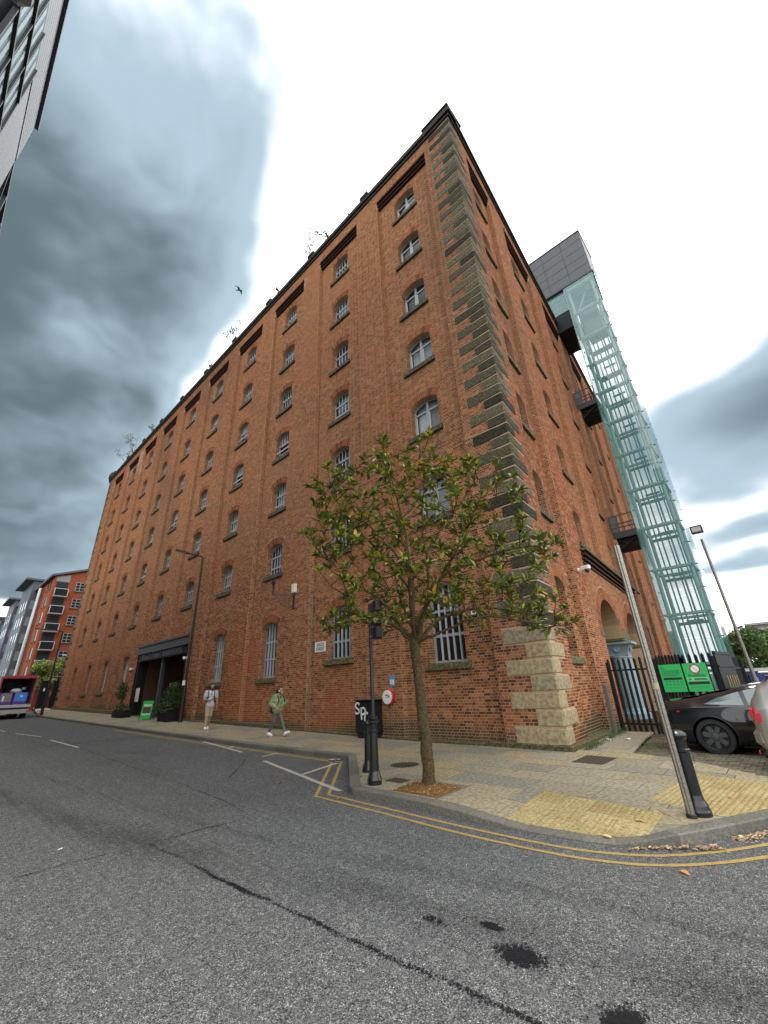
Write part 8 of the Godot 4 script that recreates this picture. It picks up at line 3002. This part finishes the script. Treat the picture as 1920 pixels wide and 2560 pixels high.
	field_mesh([[Vector3(-0.05, 0.82, -0.2), Vector3(0.05, 0.82, -0.2), 0.1, 0.1], [Vector3(-0.05, 1.1, -0.17), Vector3(0.05, 1.1, -0.17), 0.085, 0.085], [Vector3(0, 0.82, -0.2), Vector3(0, 1.1, -0.17), 0.11, 0.09]], 0.02, 0.06, mb)
	part("backpack", mb, mat(0.035, 0.04, 0.055, 0.8), P)
	for k in [-1.0, 1.0]:
		mb = MB.new()
		var pts := []
		for q in [[0.12, 1.31, -0.1], [0.125, 1.325, 0.02], [0.125, 1.26, 0.14], [0.13, 1.1, 0.195], [0.17, 0.97, 0.13]]: pts.append(Vector3(q[0] * k, q[1], q[2]))
		mb.tube(pts, 0.02, 6)
		part("bag_strap", mb, M.iron, P)

# ---------------------------------------------------------------- litter, fallen leaves, weeds
func build_small():
	var r := RandomNumberGenerator.new()
	r.seed = 5150
	var lm := leaf_mesh()
	var ry := func(x, z): return road_y(x)
	var leaves := [[3.11, 5.45, 0, Color(0.55, 0.25, 0.05), "orange fallen leaf on the road beside the yellow lines", 0.13], [2.52, 4.32, 1, Color(0.62, 0.45, 0.03), "bright yellow fallen leaf on the tactile paving", 0.12], [3.2, 2.75, 1, Color(0.42, 0.16, 0.05), "brown fallen leaf on the ribbed tactile paving", 0.13], [-3.55, 5.35, 0, Color(0.35, 0.15, 0.06), "brown fallen leaf on the road left of the yellow lines", 0.17], [0.05, 2.6, 1, Color(0.45, 0.16, 0.04), "small orange fallen leaf in the middle of the pavement", 0.12], [-4.05, 2.95, 0, Color(0.4, 0.1, 0.03), "red brown fallen leaf in the kerb corner", 0.16], [-1.75, 5.3, 0, Color(0.33, 0.15, 0.08), "brown fallen leaf at the kerb in front of the traffic signal", 0.12], [2.32, 4.92, 1, Color(0.62, 0.5, 0.2), "pale yellow fallen leaf on the dropped kerb", 0.13]]
	for l in leaves:
		var y: float = road_y(l[0]) if l[2] == 0 else pave_y(l[0], l[1])
		var o := single("fallen_leaf", lm, mat(l[3].r, l[3].g, l[3].b, 0.6), l[4], "leaf", Vector3(l[0], y + 0.012, l[1]), r.randf() * TAU, "fallen leaves")
		o.scale = Vector3(l[5], l[5], l[5])
		o.rotation.z = r.randf_range(-0.2, 0.2)
	# drift of dead leaves and chips along the kerb
	var flake := MB.new()
	flake.quad(Vector3(-0.5, 0, -0.2), Vector3(-0.4, 0.06, 0.25), Vector3(0.5, 0.0, 0.2), Vector3(0.4, 0.05, -0.25))
	var xf := []
	var cl := []
	for i in 900:
		var t := pow(r.randf(), 0.7)
		var a := Vector2(2.75, 4.98).lerp(Vector2(4.3, 2.55), t)
		if t < 0.35: a = Vector2(2.45, 5.1).lerp(Vector2(3.2, 4.5), t / 0.35)
		var p := a + Vector2(0.85, 0.5) * absf(r.randfn()) * 0.075 * (0.4 + t)
		xf.append(Transform3D(Basis(Vector3.UP, r.randf() * TAU).rotated(Vector3.RIGHT, r.randfn() * 0.25) * Basis.from_scale(Vector3.ONE * r.randf_range(0.018, 0.05)), Vector3(p.x, 0.004 + r.randf() * 0.02, p.y)))
		var k := r.randf_range(0.6, 1.2)
		cl.append(Color(0.42 * k, 0.28 * k, 0.15 * k) if r.randf() < 0.8 else Color(0.55 * k, 0.46 * k, 0.32 * k))
	var dr := multi("leaf_litter", flake.mesh(), M.leaf_matt, xf, cl, self)
	dr.set_meta("label", "drift of dead leaves and chips along the kerb at the right")
	dr.set_meta("category", "litter")
	xf = []; cl = []
	for i in 420:
		var p := Vector2(-1.06 + r.randf() * 0.9, 4.1 + r.randf() * 0.7)
		xf.append(Transform3D(Basis(Vector3.UP, r.randf() * TAU).rotated(Vector3.RIGHT, r.randfn() * 0.3) * Basis.from_scale(Vector3.ONE * r.randf_range(0.015, 0.04)), Vector3(p.x, pave_y(p.x, p.y) + 0.006 + 0.05 * exp(-p.distance_squared_to(Vector2(-0.65, 4.3)) * 9.0), p.y)))
		var k := r.randf_range(0.6, 1.3)
		cl.append(Color(0.38 * k, 0.27 * k, 0.16 * k))
	var bk := multi("bark_chips", flake.mesh(), M.leaf_matt, xf, cl, self)
	bk.set_meta("label", "bark chips covering the soil around the magnolia trunk")
	bk.set_meta("category", "bark chips")
	# scraps of litter
	for l in [[0.75, -2.3, 0.16, M.white, "crumpled white scrap on the ground before the palisade gate"], [0.3, -2.0, 0.12, M.white, "small white scrap at the foot of the warehouse side wall"], [1.0, -3.6, 0.1, M.red, "red wrapper lying under the palisade gate"], [0.55, -3.5, 0.1, mat(0.5, 0.4, 0.3, 0.6), "tan scrap lying under the palisade gate"], [-4.6, 3.02, 0.22, M.white, "white scrap of paper in the kerb corner of the bay"], [-2.75, 8.9, 0.05, M.white, "tiny white scrap on the road at lower left"]]:
		var mb := MB.new()
		for i in 3:
			var a := r.randf() * TAU
			var b := Vector3(cos(a), 0.1, sin(a)) * 0.4
			mb.quad(Vector3(-0.4, 0.02, -0.3) + b, Vector3(-0.3, 0.2 * r.randf(), 0.3) + b, Vector3(0.4, 0.04, 0.25) + b, Vector3(0.3, 0.25 * r.randf(), -0.3) + b)
		var y: float = yard_y(l[0], l[1]) if l[1] < 0 else road_y(l[0])
		if l[1] < -0.2 and l[0] < 1.0: y = pave_y(l[0], l[1])
		var o := single("litter_scrap", mb, l[3], l[4], "litter", Vector3(l[0], y + 0.003, l[1]), r.randf() * TAU, "litter")
		o.scale = Vector3.ONE * l[2]
	# weeds at the foot of the side wall
	var blade := MB.new()
	blade.tri(Vector3(-0.06, 0, 0), Vector3(0.06, 0, 0), Vector3(0.0, 0.6, 0.12)); blade.tri(Vector3(-0.03, 0.35, 0.04), Vector3(0.03, 0.35, 0.04), Vector3(0.0, 1.0, 0.4))
	xf = []; cl = []
	for i in 1500:
		var u := r.randf_range(0.1, 4.3)
		var c := fn.get_noise_1d(u * 60)
		if c < -0.05 and r.randf() < 0.8: continue
		var p := Vector3(0.36 - u * 0.077 + absf(r.randfn()) * 0.09, 0.16, -u)
		p.y = pave_y(p.x, p.z) - 0.01
		xf.append(Transform3D(Basis(Vector3.UP, r.randf() * TAU).rotated(Vector3.RIGHT, r.randfn() * 0.3) * Basis.from_scale(Vector3.ONE * r.randf_range(0.04, 0.14)), p))
		var k := r.randf_range(0.6, 1.4)
		cl.append(Color(0.08 * k, 0.13 * k, 0.03 * k))
	for i in 500:
		var p := Vector3(1.35 + r.randfn() * 0.22, 0, -2.2 + r.randfn() * 0.7)
		p.y = yard_y(p.x, p.z) - 0.01
		xf.append(Transform3D(Basis(Vector3.UP, r.randf() * TAU).rotated(Vector3.RIGHT, r.randfn() * 0.4) * Basis.from_scale(Vector3.ONE * r.randf_range(0.03, 0.08)), p))
		var k := r.randf_range(0.6, 1.4)
		cl.append(Color(0.12 * k, 0.14 * k, 0.04 * k))
	var wd := multi("wall_weeds", blade.mesh(), M.leaf_matt, xf, cl, self)
	wd.set_meta("label", "low green weeds along the foot of the warehouse side wall")
	wd.set_meta("category", "weeds")
	# saplings rooted in the parapet
	var spots := [[-8.9, 0.9, "leafy sapling on the parapet, nearest of the green ones"], [-10.6, 1.6, "bushy sapling on the parapet above the third bay"], [-6.9, 0.8, "thin bare stems on the parapet near the warehouse corner"], [-14.2, 0.5, "small sprig on the parapet above the third and fourth bays"], [-20.4, 1.5, "spindly sapling on the parapet above the fifth bay"], [-24.4, 0.5, "tuft of weeds on the parapet halfway along"], [-37.4, 0.7, "tuft of weeds on the parapet above the eighth bay"], [-43.2, 1.9, "spreading sapling on the parapet near the far end"], [-46.0, 1.5, "leaning sapling on the parapet at the far end"]]
	for sp in spots:
		var S := thing("parapet_sapling", sp[2], "plant", Vector3(sp[0], 27.4, 0.2), 0, "saplings on the parapet")
		var mb := MB.new()
		var cs := []
		for i in 5:
			var d = Vector3(r.randfn() * 0.3, r.randf_range(0.6, 1.0), r.randfn() * 0.25 + 0.15) * sp[1]
			mb.tube([Vector3(r.randfn() * 0.08, -0.05, 0), d * 0.5 + Vector3(r.randfn() * 0.05, 0, 0), d], [0.02, 0.013, 0.006], 5)
			cs.append([d, 0.22 * sp[1]]); cs.append([d * 0.7 + Vector3(r.randfn(), 0, r.randfn()) * 0.15 * sp[1], 0.16 * sp[1]])
		part("stem", mb, M.twig, S)
		if not sp[2].contains("bare"): leaf_cloud(S, "leaves", cs, int(150 * sp[1]), 0.13, [Color(0.07, 0.11, 0.05), Color(0.10, 0.14, 0.06), Color(0.05, 0.08, 0.035)], r.randi(), M.leaf_matt)
